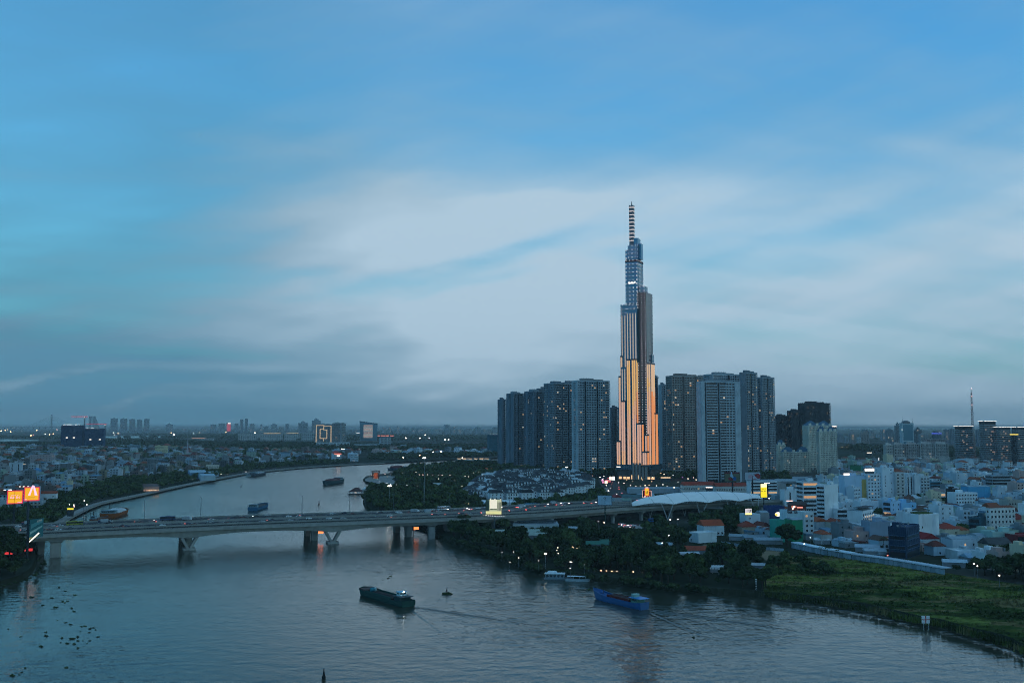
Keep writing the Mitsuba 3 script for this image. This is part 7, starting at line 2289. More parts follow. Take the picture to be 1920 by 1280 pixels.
# drifting water hyacinth
scene['plant_shape'] = {'type': 'shapegroup', 'leaves': mikit.ply(crown(61, 60, .3, 5, .25, True), 'leaf')}
HY = [(640, 238), (715, 278), (820, 322), (685, 388), (738, 386), (780, 466), (808, 500), (625, 596), (720, 620), (770, 642), (890, 664), (928, 660), (975, 690), (1010, 678), (1040, 700), (968, 730), (878, 718), (1075, 775), (985, 818), (905, 816), (850, 818), (793, 798), (678, 787), (657, 838), (735, 848), (808, 855), (852, 898),
      (447, 880), (503, 768), (495, 727), (345, 345), (730, 1108), (275, 1113), (232, 1162), (210, 1188), (135, 1197), (90, 690), (230, 775), (795, 188), (712, 404), (846, 778), (946, 848), (562, 352), (470, 432), (610, 456)]
HY = [(x / 5.817, 1060 + y / 5.817, 'in the water at lower left') for x, y in HY] + [(1509, 1141, 'off the meadow'), (1671, 1158, 'off the meadow'), (1682, 1162, 'off the meadow'), (1682, 1167, 'off the meadow'), (1594, 1139, 'off the meadow'), (1742, 1180, 'off the meadow'), (813, 1070, 'in midstream'), (732, 1080, 'in midstream'), (727, 1084, 'in midstream'), (718, 1087, 'in midstream'), (1103, 1105, 'in midstream'), (1300, 1195, 'in midstream')]
g = np.random.default_rng(15)
for u, v, z in HY:
    key = thing('floating_plant', f'small dark clump of floating water plants {z}', 'floating plant', f'drifting plant clumps {z}')
    s = g.uniform(.45, 1.15)
    scene[key] = {'type': 'instance', 'shape': {'type': 'ref', 'id': 'plant_shape'}, 'to_world': T().translate([*G(u, v, 0), -.02]).rotate([0, 0, 1], g.uniform(0, 360)).scale([s * 1.15, s * .8, s * .6])}
# ---------------------------------------------------------------- billboards
class Board:
    """A billboard between two pixel columns and rows: panel frame with x along it, z up; its foot on the ground at the pixel (u, v)."""

    def __init__(self, label, foot_px, u0, u1, v0, v1, turn=0.0, pole_c='3c444a', pole_w=.7, base='billboard', pole=True):
        self.p = G(*foot_px)
        self.key = thing(base, label, 'billboard')
        s = mpp(*self.p)
        self.w = (u1 - u0) * s / math.cos(turn - math.atan2(self.p[0], self.p[1]) * 0)
        self.z0, self.z1 = ztop(self.p, v1) - GZ, ztop(self.p, v0) - GZ
        self.x0 = ((u0 + u1) / 2 - foot_px[0]) * s
        self.turn = turn
        if pole:
            put('pole', M((*self.p, GZ)).tube([0, .6, 0], [0, .6, (self.z0 + self.z1) / 2], pole_w, pole_w, 10), 'paint', color=pole_c, parent=self.key)
        self.h = self.z1 - self.z0
        put('back_frame', self.f().box(-.25, self.w + .25, .05, .8, -.25, self.h + .25), 'paint', color='20262c', parent=self.key)

    def f(self):
        c, s = math.cos(self.turn), math.sin(self.turn)
        return M((self.p[0] + self.x0 - c * self.w / 2, self.p[1] - s * self.w / 2, GZ + self.z0), self.turn)

    def r(self, part, x0, x1, z0, z1, t, c=None, e=None, **k):
        """A rectangle in fractions of the panel, t steps proud."""
        m = self.f().box(x0 * self.w, x1 * self.w, -.06 - .06 * t, .06 - .06 * t, z0 * self.h, z1 * self.h)
        return put(part, m, 'paint', color=c, emit=e, parent=self.key, **k)

    def poly(self, part, pts, t, c=None, e=None, **k):
        v = [[x * self.w, -.06 - .06 * t, z * self.h] for x, z in pts]
        return put(part, self.f().add(v, [[0, i, i + 1] for i in range(1, len(v) - 1)]), 'paint', color=c, emit=e, parent=self.key, **k)

    def letters(self, part, x0, x1, z0, z1, t, n, c=None, e=None, seed=1):
        """A line of lettering too small to be read: strokes of the letters' size and spacing."""
        g = np.random.default_rng(seed)
        m = self.f()
        for k in range(n):
            if k and g.random() < .16:
                continue
            a_, b_z = x0 + (x1 - x0) * (k + .12) / n, x0 + (x1 - x0) * (k + .82) / n
            y = (-.06 - .06 * t, .02 - .06 * t)
            st_ = int(g.integers(4))
            W, H = self.w, self.h
            m.box(a_ * W, (a_ + (b_z - a_) * .36) * W, *y, z0 * H, z1 * H)
            zm = [z0, (z0 + z1) / 2, z1 - (z1 - z0) * .25][st_ % 3]
            m.box((a_ + (b_z - a_) * .36) * W, b_z * W, *y, zm * H, (zm + (z1 - z0) * .25) * H)
            if st_ > 1:
                m.box((b_z - (b_z - a_) * .3) * W, b_z * W, y[0] - .01, y[1], z0 * H, z1 * H)
        return put(part, m, 'paint', color=c, emit=e, parent=self.key, kind='stuff')


PINK = (1.0, .42, .80)
b = Board('left of the twin yellow lit billboards, with pink lines of lettering', (24, 996), 13.5, 37.5, 919.5, 943.5, .40, '2a3238', .9)
b.r('border', -.02, 1.02, -.02, 1.02, 0, e=LUM(1, .05, .12, .75))
b.r('lit_panel', .05, .95, .05, .95, 1, e=LUM(1, .50, .02, .95))
b.letters('lettering', .25, .75, .62, .68, 2, 8, e=LUM(*PINK, 1.1), seed=2)
b.letters('lettering', .18, .84, .40, .56, 2, 7, e=LUM(*PINK, 1.2), seed=3)
b.r('panel_joint', .47, .49, .05, .95, 1.6, c='8a3a16')
b.r('panel_joint', .05, .95, .34, .355, 1.6, c='8a3a16')
b.letters('lettering', .68, .96, .06, .14, 2, 5, e=LUM(*PINK, 1.2), seed=4)
for x in (-.25, .05, .15):
    put('spot_lamp', b.f().box(b.w * x, b.w * x + 1.5, -1.6, -1.2, b.h + .7, b.h + 1.1), emit=LUM(1, .95, .88, 3), parent=b.key)
b = Board('right of the twin yellow lit billboards, with a tall pink letter A', (50, 996), 45, 68.5, 913, 938, .40, '3a444c', .9)
b.r('border', -.02, 1.02, -.02, 1.02, 0, e=LUM(1, .05, .12, .75))
b.r('lit_panel', .05, .95, .05, .95, 1, e=LUM(1, .50, .02, .95))
for x0, x1 in ((.30, .56), (.84, .62)):
    b.poly('letter_stroke', [(x0 - .05, .38), (x0 + .10, .38), (x1 + .05, 1.14), (x1 - .06, 1.14)] if x0 < .5 else [(x0 - .14, .38), (x0 + .04, .38), (x1 + .04, 1.12), (x1 - .06, 1.12)], 2, e=LUM(1, .62, .88, 1.15))
b.letters('lettering', .04, .24, .06, .14, 2, 4, e=LUM(*PINK, 1.2), seed=5)
b.letters('lettering', .15, .8, .20, .25, 2, 8, c='b0771c', seed=6)
for x in (-.35, -.1, .2):
    put('spot_lamp', b.f().box(b.w * x, b.w * x + 1.1, -1.6, -1.2, b.h + .6, b.h + .95), emit=LUM(1, .95, .88, 2.4), parent=b.key)
# the angled board in front of the viaduct
p = G(49, 1050)
k = thing('billboard', 'angled unlit billboard with a dark side and a teal side before the viaduct at left', 'billboard')
z0, z1 = ztop(p, 1008) - GZ, ztop(p, 973) - GZ
s = mpp(*p)
put('pole', M((*p, GZ)).tube([0, 1, 0], [0, 1, z0 + 2], .8, n=10), 'paint', color='2b3034', parent=k)
C1, C2, C3 = [-6.5 * s, 3.5], [7 * s, -2.2], [16.5 * s, 9]
for nm, a_, b_z, c in (('dark_panel', C1, C2, '16222c'), ('picture_panel', C2, C3, '2f6a70')):
    put(nm, M((*p, GZ)).add([[*a_, z0], [*b_z, z0], [*(np.array(b_z) + [0, .6]), z0], [*(np.array(a_) + [0, .6]), z0], [*a_, z1], [*b_z, z1], [*(np.array(b_z) + [0, .6]), z1], [*(np.array(a_) + [0, .6]), z1]], BOXF), 'paint', color=c, parent=k)
L2 = lambda t, z, o=.12: [C2[0] + (C3[0] - C2[0]) * t + .1, C2[1] + (C3[1] - C2[1]) * t - o, z0 + (z1 - z0) * z]
for a_, c in (([(.1, .5), (.95, .78), (.95, .95), (.1, .72)], '4f8f94'), ([(.05, .2), (.95, .52), (.95, .62), (.05, .34)], '8ab0ac'), ([(.55, .78), (.9, .86), (.9, .97), (.55, .9)], 'b9b0a4')):
    put('picture_patch', M((*p, GZ)).quad(*[L2(*q) for q in a_]), 'paint', color=c, parent=k)
put('lit_strip', M((*p, GZ)).tube([C2[0] + 3 * s, C2[1] - 1.5, z0 - 2], [C2[0] + 17 * s, C2[1] + 1, z0 + 3.4], .35, n=6), emit=LUM(1, .92, .80, 2.0), parent=k)
put('lower_panel', M((*p, GZ)).quad(*[L2(*q) for q in [(.0, -.12), (.5, .0), (.9, .1), (.0, .04)]]), 'paint', color='b3a878', parent=k)
for i, (u, v, w, h, x) in enumerate(((16, 1046, 13, 3, 'left'), (49, 1040, 22, 3.2, 'right'))):
    p = G(u, v)
    k = thing('neon_canopy', f'{x} of two low red neon lit canopies under the viaduct at lower left', 'canopy')
    s = mpp(*p)
    put('roof', M((*p, GZ), .25).box(-w * s / 2, w * s / 2, 0, 5, h + .8, h + 1.1), 'paint', color='5c1a1c', parent=k)
    put('neon_sign', M((*p, GZ), .25).box(-w * s / 2, w * s / 2, -.4, -.1, h - .6, h + 1.0), emit=LUM(1, .06, .07, .75), parent=k)
    for q in (-.4, .4):
        put('post', M((*p, GZ), .25).box(w * s * q, w * s * q + .15, .1, .25, 0, h + .8), 'paint', color='3a3a3c', parent=k)
# lit picture board
b = Board('lit white and green picture billboard on one pole before the viaduct', (927, 999), 911, 940, 936, 963.5, -.12, '4c5a62', .55)
b.r('lit_panel', 0, 1, 0, 1, 0, e=LUM(.80, .88, .58, .62))
b.r('dark_strip', 0, .22, .22, 1, 1, c='5a6b58')
b.r('lit_room', .25, .72, .38, .98, 1, e=LUM(1, .98, .80, .85))
b.r('picture_shade', .25, .72, .30, .36, 1.4, c='5f6652')
b.r('dark_window', .74, .97, .24, .82, 1, c='46564c')
for x in (.77, .83, .90):
    b.r('window_bar', x, x + .03, .24, .82, 2, e=LUM(.9, .95, .7, .55))
b.r('lit_band', 0, 1, .0, .20, 1, e=LUM(.88, .86, .42, .8))
b.letters('lettering', .03, .2, .9, .95, 2, 5, c='c9d6b8', seed=8)
for x in np.linspace(-.12, 1.2, 10):
    put('lamp', b.f().ball([b.w * x, -2.2, -.9 - .3 * x], .22, 0), emit=LUM(1, .92, .8, 7), parent=b.key)
for x in (.3, .6, .98):
    put('lamp', b.f().ball([b.w * x, -1.4, b.h + .6], .22, 0), emit=LUM(1, .9, .75, 6), parent=b.key)
# white board with a small emblem and two lines of lettering
b = Board('white unlit billboard with a small dark emblem and lettering on a green pole', (1135, 986), 1121.5, 1147, 928.5, 946, -.14, '123a34', .55)
b.r('panel', 0, 1, 0, 1, 0, c='aac4d6')
for q in ((.42, .45, .68, .74), (.47, .56, .78, .82), (.53, .57, .66, .80), (.47, .55, .60, .65), (.50, .55, .70, .73)):
    b.r('emblem', *q, 1, c='1d2230')
b.letters('lettering', .24, .46, .44, .50, 1, 7, c='1d2230', seed=11)
b.letters('lettering', .50, .72, .44, .50, 1, 6, c='1d2230', seed=12)
b.letters('lettering', .42, .54, .34, .37, 1, 5, c='27303c', seed=13)
b.letters('lettering', .40, .58, .14, .18, 1, 7, c='27303c', seed=14)
b.r('frame_edge', 1.0, 1.04, -.05, 1.03, 0, c='2c3a44')
# red and yellow lit sign
b = Board('small red and yellow lit sign with a pink outline behind the viaduct', (1213, 955), 1205, 1221.5, 918, 931.5, -.1, '98a4aa', .5)
b.r('panel', 0, 1, 0, 1, 0, c='4a1210')
for q in ((-.02, .05, -.02, .95), (.95, 1.02, -.02, .90), (-.02, 1.02, -.05, .02), (.0, .28, .90, .96), (.74, 1.0, .85, .91)):
    b.r('outline_light', *q, 1, e=LUM(1, .55, .48, .9))
b.r('red_light', .24, .76, .16, 1.28, 1, e=LUM(1, .10, .04, .75))
b.r('yellow_light', .30, .70, .26, 1.18, 2, e=LUM(1, .60, .04, 1.0))
b.letters('lettering', .36, .64, .45, .85, 3, 2, c='8a4a10', seed=15)
b.letters('lettering', .18, .84, .03, .17, 2, 6, e=LUM(1, .92, .88, 1.5), seed=16)
b.r('top_light', .34, .66, 1.28, 1.36, 1, e=LUM(1, .85, .8, 1.6))
# red board with blue and white splashes, and the white board with red
b = Board('red bordered billboard with blue and white splash shapes before the right towers', (1374.5, 950), 1360, 1388, 885, 902, -.05, '161e28', .8)
b.r('panel', 0, 1, 0, 1, 0, c='6a6a58')
b.r('top_border', 0, 1, .86, 1, 1, c='6e2030')
b.poly('white_splash', [(.36, .55), (.46, .42), (.60, .30), (.58, .55), (.50, .80), (.48, 1.06), (.42, 1.02), (.40, .75)], 2, c='a9c6dc')
b.poly('blue_splash', [(.56, .14), (.70, .06), (.78, .30), (.72, .50), (.60, .52), (.54, .34)], 3, c='1c5c9c')
b.poly('red_splash', [(.22, .30), (.30, .14), (.46, .08), (.54, .22), (.46, .36), (.36, .38), (.28, .46)], 2, c='8a2028')
b = Board('white billboard with a red shape at its right end before the right towers', (1412, 950), 1398, 1426.5, 885, 899.5, -.05, '131a22', .8)
b.r('panel', 0, 1, 0, 1, 0, c='b3bac6')
b.poly('red_shape', [(.62, .62), (.78, .42), (.80, .22), (.98, .20), (1.0, .62), (.92, .82), (.80, .86), (.70, .76), (.55, .80)], 1, c='9c2028')
b.r('red_line', .50, .75, .10, .18, 1, c='9c2028')
b.poly('pale_shape', [(.2, .2), (.5, .15), (.6, .5), (.4, .75), (.22, .6)], 1, c='c0a3ae')
# yellow lit board
b = Board('tall bright yellow lit billboard with a dark right side above the viaduct', (1433, 974), 1427.5, 1439, 906.5, 932, .10, '2c3438', .5)
b.r('lit_panel', 0, 1, 0, 1, 0, e=LUM(1, .84, .02, 1.0))
b.r('lit_top', 0, 1, .74, 1, 1, e=LUM(1, .92, .50, 1.35))
b.letters('lettering', .12, .85, .58, .63, 2, 8, c='8a7a1a', seed=21)
b.letters('lettering', .08, .92, .42, .50, 2, 6, c='3a3a20', seed=22)
b.r('edge', 1.0, 1.04, 0, 1, 0, e=LUM(1, .9, .4, .8))
put('dark_side', b.f().box(b.w * 1.05, b.w * 1.28, -.1, .9, -.3, b.h * .93), 'paint', color='10211c', parent=b.key)
for x in (.6, .8, 1.0, 1.2, 1.4):
    put('lamp', b.f().ball([b.w * x, -1.3, b.h + .9 - .3 * x], .3, 0), emit=LUM(1, .82, .80, 6), parent=b.key)
# small boards on roofs
b = Board('small white and yellow lit billboard on a white house roof by the viaduct', (1404, 994), 1397.5, 1410.5, 953, 964.5, .12, '5a6268', .3)
b.r('lit_panel', 0, 1, 0, 1, 0, e=LUM(.85, .80, .86, .75))
b.r('lit_band', 0, 1, 0, .28, 1, e=LUM(1, .86, .30, 1.3))
b.r('dark_stroke', .35, .95, .62, .70, 1, c='4a4450')
b.poly('dark_figure', [(.62, .3), (.72, .3), (.9, .85), (.8, .85)], 2, c='4a4450')
b = Board('dark green billboard on a roof among the right hand houses', (1607, 899), 1595, 1619, 871.5, 882.5, -.05, '3a444a', .5)
b.r('panel', 0, .82, 0, 1, 0, c='0f6a4a')
b.poly('side_panel', [(.82, 0), (1.0, .18), (1.0, .92), (.82, 1.0)], 0, c='3c8a84')
b = Board('red framed small billboard half hidden by the trees under the station', (1349, 995), 1345.5, 1355.5, 960, 970.5, .1, '3c3a3c', .4)
b.r('panel', 0, 1, 0, 1, 0, c='5a2026')
b.letters('lettering', .15, .85, .5, .7, 1, 5, c='b08a90', seed=23)
b = Board('teal blue billboard on a roof before the cream apartment block', (1551, 905), 1539, 1560, 890, 898.5, -.05, '39454c', .5)
b.r('panel', 0, 1, 0, 1, 0, c='3b7c9a')
b.poly('picture_patch', [(.1, .2), (.5, .15), (.8, .5), (.4, .8)], 1, c='5f9cb4')
b = Board('twin white lit screens above the busy road beside the lit skyscraper', (1148, 915), 1142.5, 1153, 893, 899.5, -.05, '3a3f44', .5)
b.r('lit_panel', 0, .42, 0, 1, 0, e=LUM(1, .92, .74, 1.5))
b.r('lit_panel', .48, 1, 0, 1, 0, e=LUM(1, .97, .95, 1.8))
b = Board('glowing pink and white shop signs at the road junction beside the skyscraper', (1136, 914), 1128, 1146, 898, 907, -.05, '3a3034', .5)
for i, (q, c, kk) in enumerate((((0, .22, .62, 1.0), (1, .42, .70), 1.2), ((.05, .30, .2, .52), (.95, .35, .62), .9), ((.34, .62, .08, .70), (1, .78, .5), 2.2), ((.66, .98, .44, .62), (1, .14, .2), .9), ((.40, .8, .76, .92), (1, .24, .32), .8))):
    b.r('lit_sign', *q, .5 * i, e=LUM(*c, kk))
# low lit signs on roofs here and there
for i, (u, v, w, h, c, k_, lab) in enumerate([(1592.5, 858, 4, 4.5, (1, .82, .72), 2, 'white lit sign box before the right park trees'), (1630, 848.5, 9, 1.3, (1, .9, .76), 1.6, 'long warm lit roof sign before the right park trees'), (1647.5, 862, 1.6, 9, (.86, .93, 1), .9, 'tall thin white lit sign left of the brown slab row'),
                                              (1488, 911.5, 12, 4, (1, .70, .36), .8, 'warm lit shop interior on the upper deck near the white slot block'), (1497, 907.5, 5, 2.6, (1, .40, .50), 1.6, 'pink lit roof sign near the white slot block'), (1330, 913.2, 13, 1.6, (1, .86, .84), 1.7, 'white lit bar sign under the red tile roofs'),
                                              (1248, 895, 18, 1.8, (1, .70, .42), 1.1, 'long warm lit arcade right of the lit skyscraper'), (920, 897.5, 31, 1.2, (1, .50, .42), .9, 'long pinkish lit roof edge in the park'), (914, 901, 8, 1.0, (1, .5, .4), .9, 'short pinkish lit roof edge in the park'), (130.5, 849.5, 7, 1.2, (.7, .68, 1), .9, 'pale violet lit sign among the left bank houses'),
                                              (209, 857.5, 9, 1.2, (.9, .92, 1), 1.4, 'white lit roof bar among the left bank houses'), (261, 853.5, 8, 2.6, (1, .62, .03), 1.2, 'yellow lit sign among the left bank houses'), (124, 868.5, 15, 1.8, (1, .56, .36), 1.1, 'orange lit street market among the left bank houses'), (183, 855, 4, 1.8, (1, .1, .24), .8, 'red lit sign among the left bank houses'), (48, 870, 11, 1.6, (1, .66, .44), 1.0, 'warm lit roof at the left edge'),
                                              (275, 846.5, 4, 1.6, (1, .16, .2), .9, 'red lit sign left of the yellowish office block'), (132, 953.5, 12, 3, (1, .86, .04), 1.0, 'yellow lit awning under the trees by the left promenade'), (735, 833, 2.4, 4.4, (1, .82, .78), 2.2, 'bright white lit sign left of the slanted glass building'), (671, 811.5, 6.5, 1.1, (1, .94, .9), 1.5, 'thin white lit sign before the slanted glass building'),
                                              (1469, 925, 4, 1.8, (.86, 1, .5), 2, 'greenish white lit shop front by the viaduct')]):
    z = 7 + (3 if v > 900 else 0)
    p = G(u, v, GZ + z)
    k = thing('lit_sign', lab, 'lit sign')
    s = mpp(*p)
    put('lit_panel', M((*p, GZ + z)).box(-w * s / 2, w * s / 2, -.3, 0, -h * s / 2, h * s / 2), emit=LUM(*c, k_), parent=k)
    put('support', M((*p, GZ)).box(-w * s / 2, w * s / 2, .02, .4, max(0, z - h * s / 2 - 6), z + h * s / 2 + .2), 'paint', color='39424a', parent=k)
# ---------------------------------------------------------------- the road beside the skyscraper
rd = smooth_line([G(*q) for q in ((1136, 893), (1138, 900), (1142, 908), (1150, 917), (1166, 928), (1190, 938))], 3)
put('avenue', M().sheet(ribbon(rd, -13, 13, GZ + .03)), 'asphalt', kind='structure', label='busy avenue coming down past the skyscraper to the bridge')
rp = smooth_line([G(*q) for q in ((1046, 954.5), (1080, 945.5), (1112, 937), (1126, 928), (1134, 914))], 3)
put('slip_road', M().sheet(ribbon(rp, -5, 5, GZ + .06)), 'concrete', kind='structure', label='pale slip road beside the estate trees')

# ---------------------------------------------------------------- vehicles
CARC = [('white', 'dfe3e6'), ('silver', 'a9afb4'), ('black', '15171a'), ('dark red', '6a1c1f'), ('dark blue', '1d2f4f'), ('grey', '5c6368'), ('white', 'e6e9eb')]
_parts = {}


def wheel_m(x, y, r):
    return M().tube([x, y - .1, r], [x, y + .1, r], r, n=10)


def car_parts(kind, c):
    if (kind, c) in _parts:
        return _parts[kind, c]
    ps = []
    if kind == 'car':
        body = M().frustum((-2.2, 2.2, -.88, .88), (-2.15, 2.1, -.84, .84), .32, .85)
        body.frustum((-2.15, 2.1, -.84, .84), (-2.0, 1.9, -.78, .78), .85, .95)
        ps += [('body', body, 'gloss', c), ('cabin', M().frustum((-1.75, 1.0, -.74, .74), (-1.25, .35, -.6, .6), .95, 1.42), 'glass', None), ('roof', M().box(-1.22, .32, -.59, .59, 1.42, 1.47), 'gloss', c)]
        wh = [(-1.35, .33), (1.35, .33)]
        half = .82
    elif kind == 'bus':
        ps += [('body', M().box(-5.6, 5.6, -1.22, 1.22, .4, 1.5).box(-5.6, 5.6, -1.22, 1.22, 2.55, 3.1).box(-5.6, -5.4, -1.22, 1.22, 1.5, 2.55), 'gloss', c), ('window', M().box(-5.35, 5.55, -1.18, 1.18, 1.5, 2.55), 'glass', None), ('roof_unit', M().box(-2, 1.5, -.8, .8, 3.1, 3.35), 'gloss', c)]
        wh = [(-3.4, .5), (3.5, .5)]
        half = 1.15
    else:
        ps += [('cab', M().box(2.0, 3.6, -1.05, 1.05, .5, 2.3), 'gloss', c), ('window', M().box(2.9, 3.63, -.95, .95, 1.4, 2.1), 'glass', None), ('cargo_box', M().box(-3.4, 1.85, -1.15, 1.15, .8, 3.0), 'paint', 'a3adb4')]
        wh = [(-2.2, .45), (2.7, .45)]
        half = 1.0
    for x, r in wh:
        for y in (-half, half):
            ps.append(('wheel', wheel_m(x, y, r), 'black', None))
    out = []
    for nm, m, mat, cc in ps:
        v = m.mesh()
        uv = np.tile([col(cc) + .5, .5], (len(v[0]), 1)) if cc is not None else None
        out.append((nm, mikit.ply(v, mat, uv=uv)))
    _parts[kind, c] = out
    return out


def vehicle(kind, cname, c, pos, ang, where, u, light=None, label=None):
    key = thing({'car': 'car', 'bus': 'bus', 'truck': 'truck'}[kind], label, {'car': 'car', 'bus': 'bus', 'truck': 'truck'}[kind], None if label else 'vehicles ' + where)
    if not label:
        AUTO[key] = (f'{cname} {kind} {where}', u)
    tw_ = T().translate([float(x) for x in pos]).rotate([0, 0, 1], math.degrees(ang))
    for nm, d in car_parts(kind, c):
        scene[name(f'{key}__{nm}')] = {**d, 'to_world': tw_}
    if light:
        x = (2.24 if light == 'head' else -2.24) * (1 if kind == 'car' else 2.45)
        m = M(pos, ang).box(x - .06, x + .06, -.72, -.34, .55, .78).box(x - .06, x + .06, .34, .72, .55, .78)
        put('headlight' if light == 'head' else 'tail_light', m, emit=LUM(*((1, .95, .86) if light == 'head' else (1, .10, .08)), 30 if light == 'head' else 12), parent=key, kind='stuff')


g = np.random.default_rng(51)


def on_bridge(u, o):
    s = s_of_u(u)
    p, a = at_s(s, o)
    for _ in range(5):
        s = min(max(s + (u - px(*p, RZ)[0]) * mpp(*p) * .95, 1), VL - 1)
        p, a = at_s(s, o)
    return (*p, rz(s) + .02), a


used = {}
k = 0
for lane, dirn in ((53, 1), (57, 1), (61, 1), (66, -1), (70, -1), (74, -1), (24, 1), (29, 1), (35, 1)):
    u = g.uniform(5, 120)
    while u < 1140:
        if not (lane < 50 and u > 1000):
            c = CARC[int(g.integers(len(CARC)))]
            pos, a = on_bridge(u, lane + g.uniform(-.3, .3))
            lt = ('head' if dirn < 0 else 'tail') if g.random() < (.75 if u > 760 else .3) else None
            vehicle('car' if g.random() > .07 else 'truck', *c, pos, a + (math.pi if dirn < 0 else 0), 'on the nearer road bridge' if lane < 45 else 'on the farther road bridge', u, lt)
        u += g.uniform(50, 170) if u < 760 else g.uniform(26, 85)
for lab, c, u, o, fl_ in (('yellow green bus on the left part of the farther road bridge', '8a8a2e', 140, 59, 0), ('dark blue bus on the farther road bridge above the left V pier', '1f3c66', 314, 68, 1), ('white and blue coach on the farther road bridge by the park trees', 'c3ccd4', 832, 74, 1)):
    pos, a = on_bridge(u, o)
    vehicle('bus', '', c, pos, a + math.pi * fl_, '', u, None, lab)
# traffic on the avenue and under the viaduct
for i in range(22):
    t = (i + .5) / 22
    q = rd[int(t * (len(rd) - 1))]
    d = rd[min(len(rd) - 1, int(t * (len(rd) - 1)) + 1)] - rd[max(0, int(t * (len(rd) - 1)) - 1)]
    an = math.atan2(d[1], d[0])
    lf = i % 2
    o = (3 + 3.4 * (i % 3)) * (1 if lf else -1)
    q = q + o * np.array([-math.sin(an), math.cos(an)])
    c = CARC[int(g.integers(len(CARC)))]
    vehicle('car', *c, (*q, GZ + .05), an + (0 if not lf else math.pi), 'on the avenue beside the skyscraper', px(*q)[0], 'head' if not lf else 'tail')
for i, (u, v) in enumerate(((1165, 983), (1170, 984.5), (1176, 985), (1182, 985.5), (1188, 986), (1193, 985), (1174, 988), (1186, 989))):
    c = CARC[int(g.integers(len(CARC)))]
    vehicle('car', *c, (*G(u, v), GZ + .05), .25 + math.pi * (i % 2), 'queuing under the viaduct', u, ('tail', 'head')[i % 2])
vehicle('bus', '', '2c5f9c', (*G(1226, 978), GZ + .05), .5, '', 1226, None, 'blue bus parked under the station viaduct')
vehicle('truck', 'red', '8a2420', (*G(1656, 1042), GZ + .05), .3, '', 1656, None, 'red truck behind the white fence sheds')
# riders on motorbikes in the bicycle lanes
bike = [('frame', M().box(-.55, .5, -.13, .13, .45, .8).frustum((.35, .6, -.15, .15), (.4, .55, -.25, .25), .8, 1.05), 'gloss', '3a2226'), ('seat', M().box(-.6, .1, -.15, .15, .8, .9), 'paint', '17181a')]
bike += [('wheel', M().tube([x, -.06, .3], [x, .06, .3], .3, n=10), 'black', None) for x in (-.62, .66)]
bike = [(nm, mikit.ply(m.mesh(), mat, uv=np.tile([col(c) + .5, .5], (len(m.mesh()[0]), 1)) if c else None)) for nm, m, mat, c in bike]


def rider_mesh():
    import manifold3d as mf
    J = {'hip': (-.15, 0, .98, .17), 'chest': (-.02, 0, 1.35, .19), 'neck': (.02, 0, 1.55, .07), 'head': (.06, 0, 1.70, .125), 'sl': (-.02, .2, 1.44, .075), 'sr': (-.02, -.2, 1.44, .075), 'el': (.18, .26, 1.22, .055), 'er': (.18, -.26, 1.22, .055), 'hl': (.45, .24, 1.1, .05), 'hr': (.45, -.24, 1.1, .05), 'kl': (.28, .16, .88, .085), 'kr': (.28, -.16, .88, .085), 'fl': (.12, .17, .46, .06), 'fr': (.12, -.17, .46, .06)}
    out = None
    for a_, b_z in (('hip', 'chest'), ('chest', 'neck'), ('neck', 'head'), ('chest', 'sl'), ('chest', 'sr'), ('sl', 'el'), ('sr', 'er'), ('el', 'hl'), ('er', 'hr'), ('hip', 'kl'), ('hip', 'kr'), ('kl', 'fl'), ('kr', 'fr'), ('head', 'head')):
        sp = [mf.Manifold.sphere(J[q][3], 10).translate(J[q][:3]) for q in (a_, b_z)]
        h = mf.Manifold.batch_hull(sp) if a_ != b_z else sp[0]
        out = h if out is None else out + h
    m = out.to_mesh()
    return m.vert_properties[:, :3].astype(float), m.tri_verts


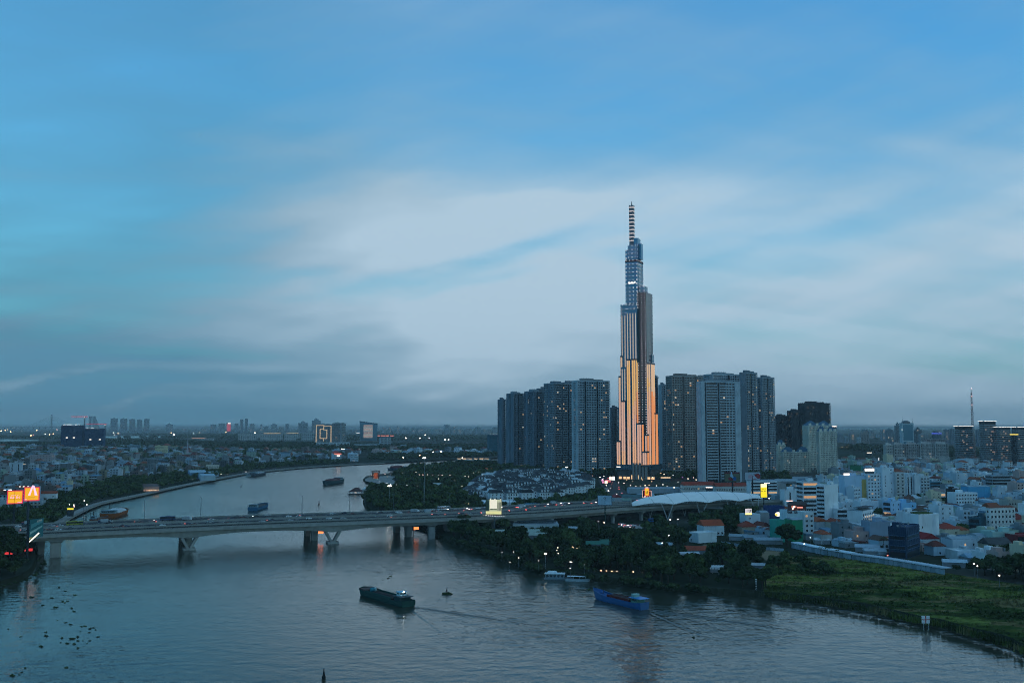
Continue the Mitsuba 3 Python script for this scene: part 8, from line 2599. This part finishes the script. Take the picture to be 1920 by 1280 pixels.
rm = rider_mesh()
RC = ['3c4a5e', '5e3a3c', '6a6e72', '2a2e34', '7a7466']
riders = [mikit.ply(rm, 'paint', uv=np.tile([col(c) + .5, .5], (len(rm[0]), 1))) for c in RC]
helmet = mikit.ply(M().ball([.06, 0, 1.74], .15, 1).mesh(), 'gloss', uv=np.tile([col('8a8f94') + .5, .5], (len(ICO[1][0]), 1)))
for lane, dirn, where in ((49.2, 1, 'in the bicycle lane of the farther road bridge'), (18.6, 1, 'in the bicycle lane of the nearer road bridge')):
    u = 10
    while u < 1120:
        pos, a = on_bridge(u, lane + g.uniform(-1, 1))
        tw_ = T().translate([float(x) for x in pos]).rotate([0, 0, 1], math.degrees(a))
        key = thing('motorbike', f'small motorbike with a rider {where}', 'motorbike', f'motorbikes {where}')
        for nm, d in bike:
            scene[name(f'{key}__{nm}')] = {**d, 'to_world': tw_}
        key = thing('person', f'person with a helmet riding a motorbike {where}', 'person', f'riders {where}')
        scene[name(f'{key}__body')] = {**riders[int(g.integers(len(riders)))], 'to_world': tw_}
        scene[name(f'{key}__helmet')] = {**helmet, 'to_world': tw_}
        u += g.uniform(9, 36)
# ---------------------------------------------------------------- labels that tell look-alikes apart by their place
WORDN = ['', 'leftmost', 'second from left', 'third from left', 'fourth from left', 'fifth from left', 'sixth from left', 'seventh from left', 'eighth from left', 'ninth from left', 'tenth from left', 'eleventh from left', 'twelfth from left',
         'thirteenth from left', 'fourteenth from left', 'fifteenth from left', 'sixteenth from left', 'seventeenth from left', 'eighteenth from left', 'nineteenth from left', 'twentieth from left']
for k_ in [k for k in labels if k.startswith('bridge_lamp_post')]:
    v_, _ = None, None
    first = next(d for q, d in scene.items() if q.startswith(k_ + '__'))
    AUTO[k_] = ('tall thin lamp post on the road bridges', px(*meshkit.WRITTEN[first['filename']][0].mean(0))[0])
by = {}
for k_, (lab, u) in AUTO.items():
    by.setdefault(lab, []).append((u, k_))
for lab, lst in by.items():
    lst.sort()
    for i, (u, k_) in enumerate(lst):
        if len(lst) == 1:
            labels[k_]['label'] = lab
        elif i == len(lst) - 1:
            labels[k_]['label'] = lab + ', rightmost'
        elif i < 20:
            labels[k_]['label'] = lab + ', ' + WORDN[i + 1]
        else:
            r_ = len(lst) - i
            labels[k_]['label'] = lab + ', ' + (WORDN[r_].replace('left', 'right') if 1 < r_ < 21 else 'in the middle of them')
# ---------------------------------------------------------------- the palette, now that every colour is known
_pal = np.array(PAL)
PALF[:] = [mi.Float(np.ascontiguousarray(_pal[:, k]).astype(np.float32)) for k in range(3)] + [len(PAL)]
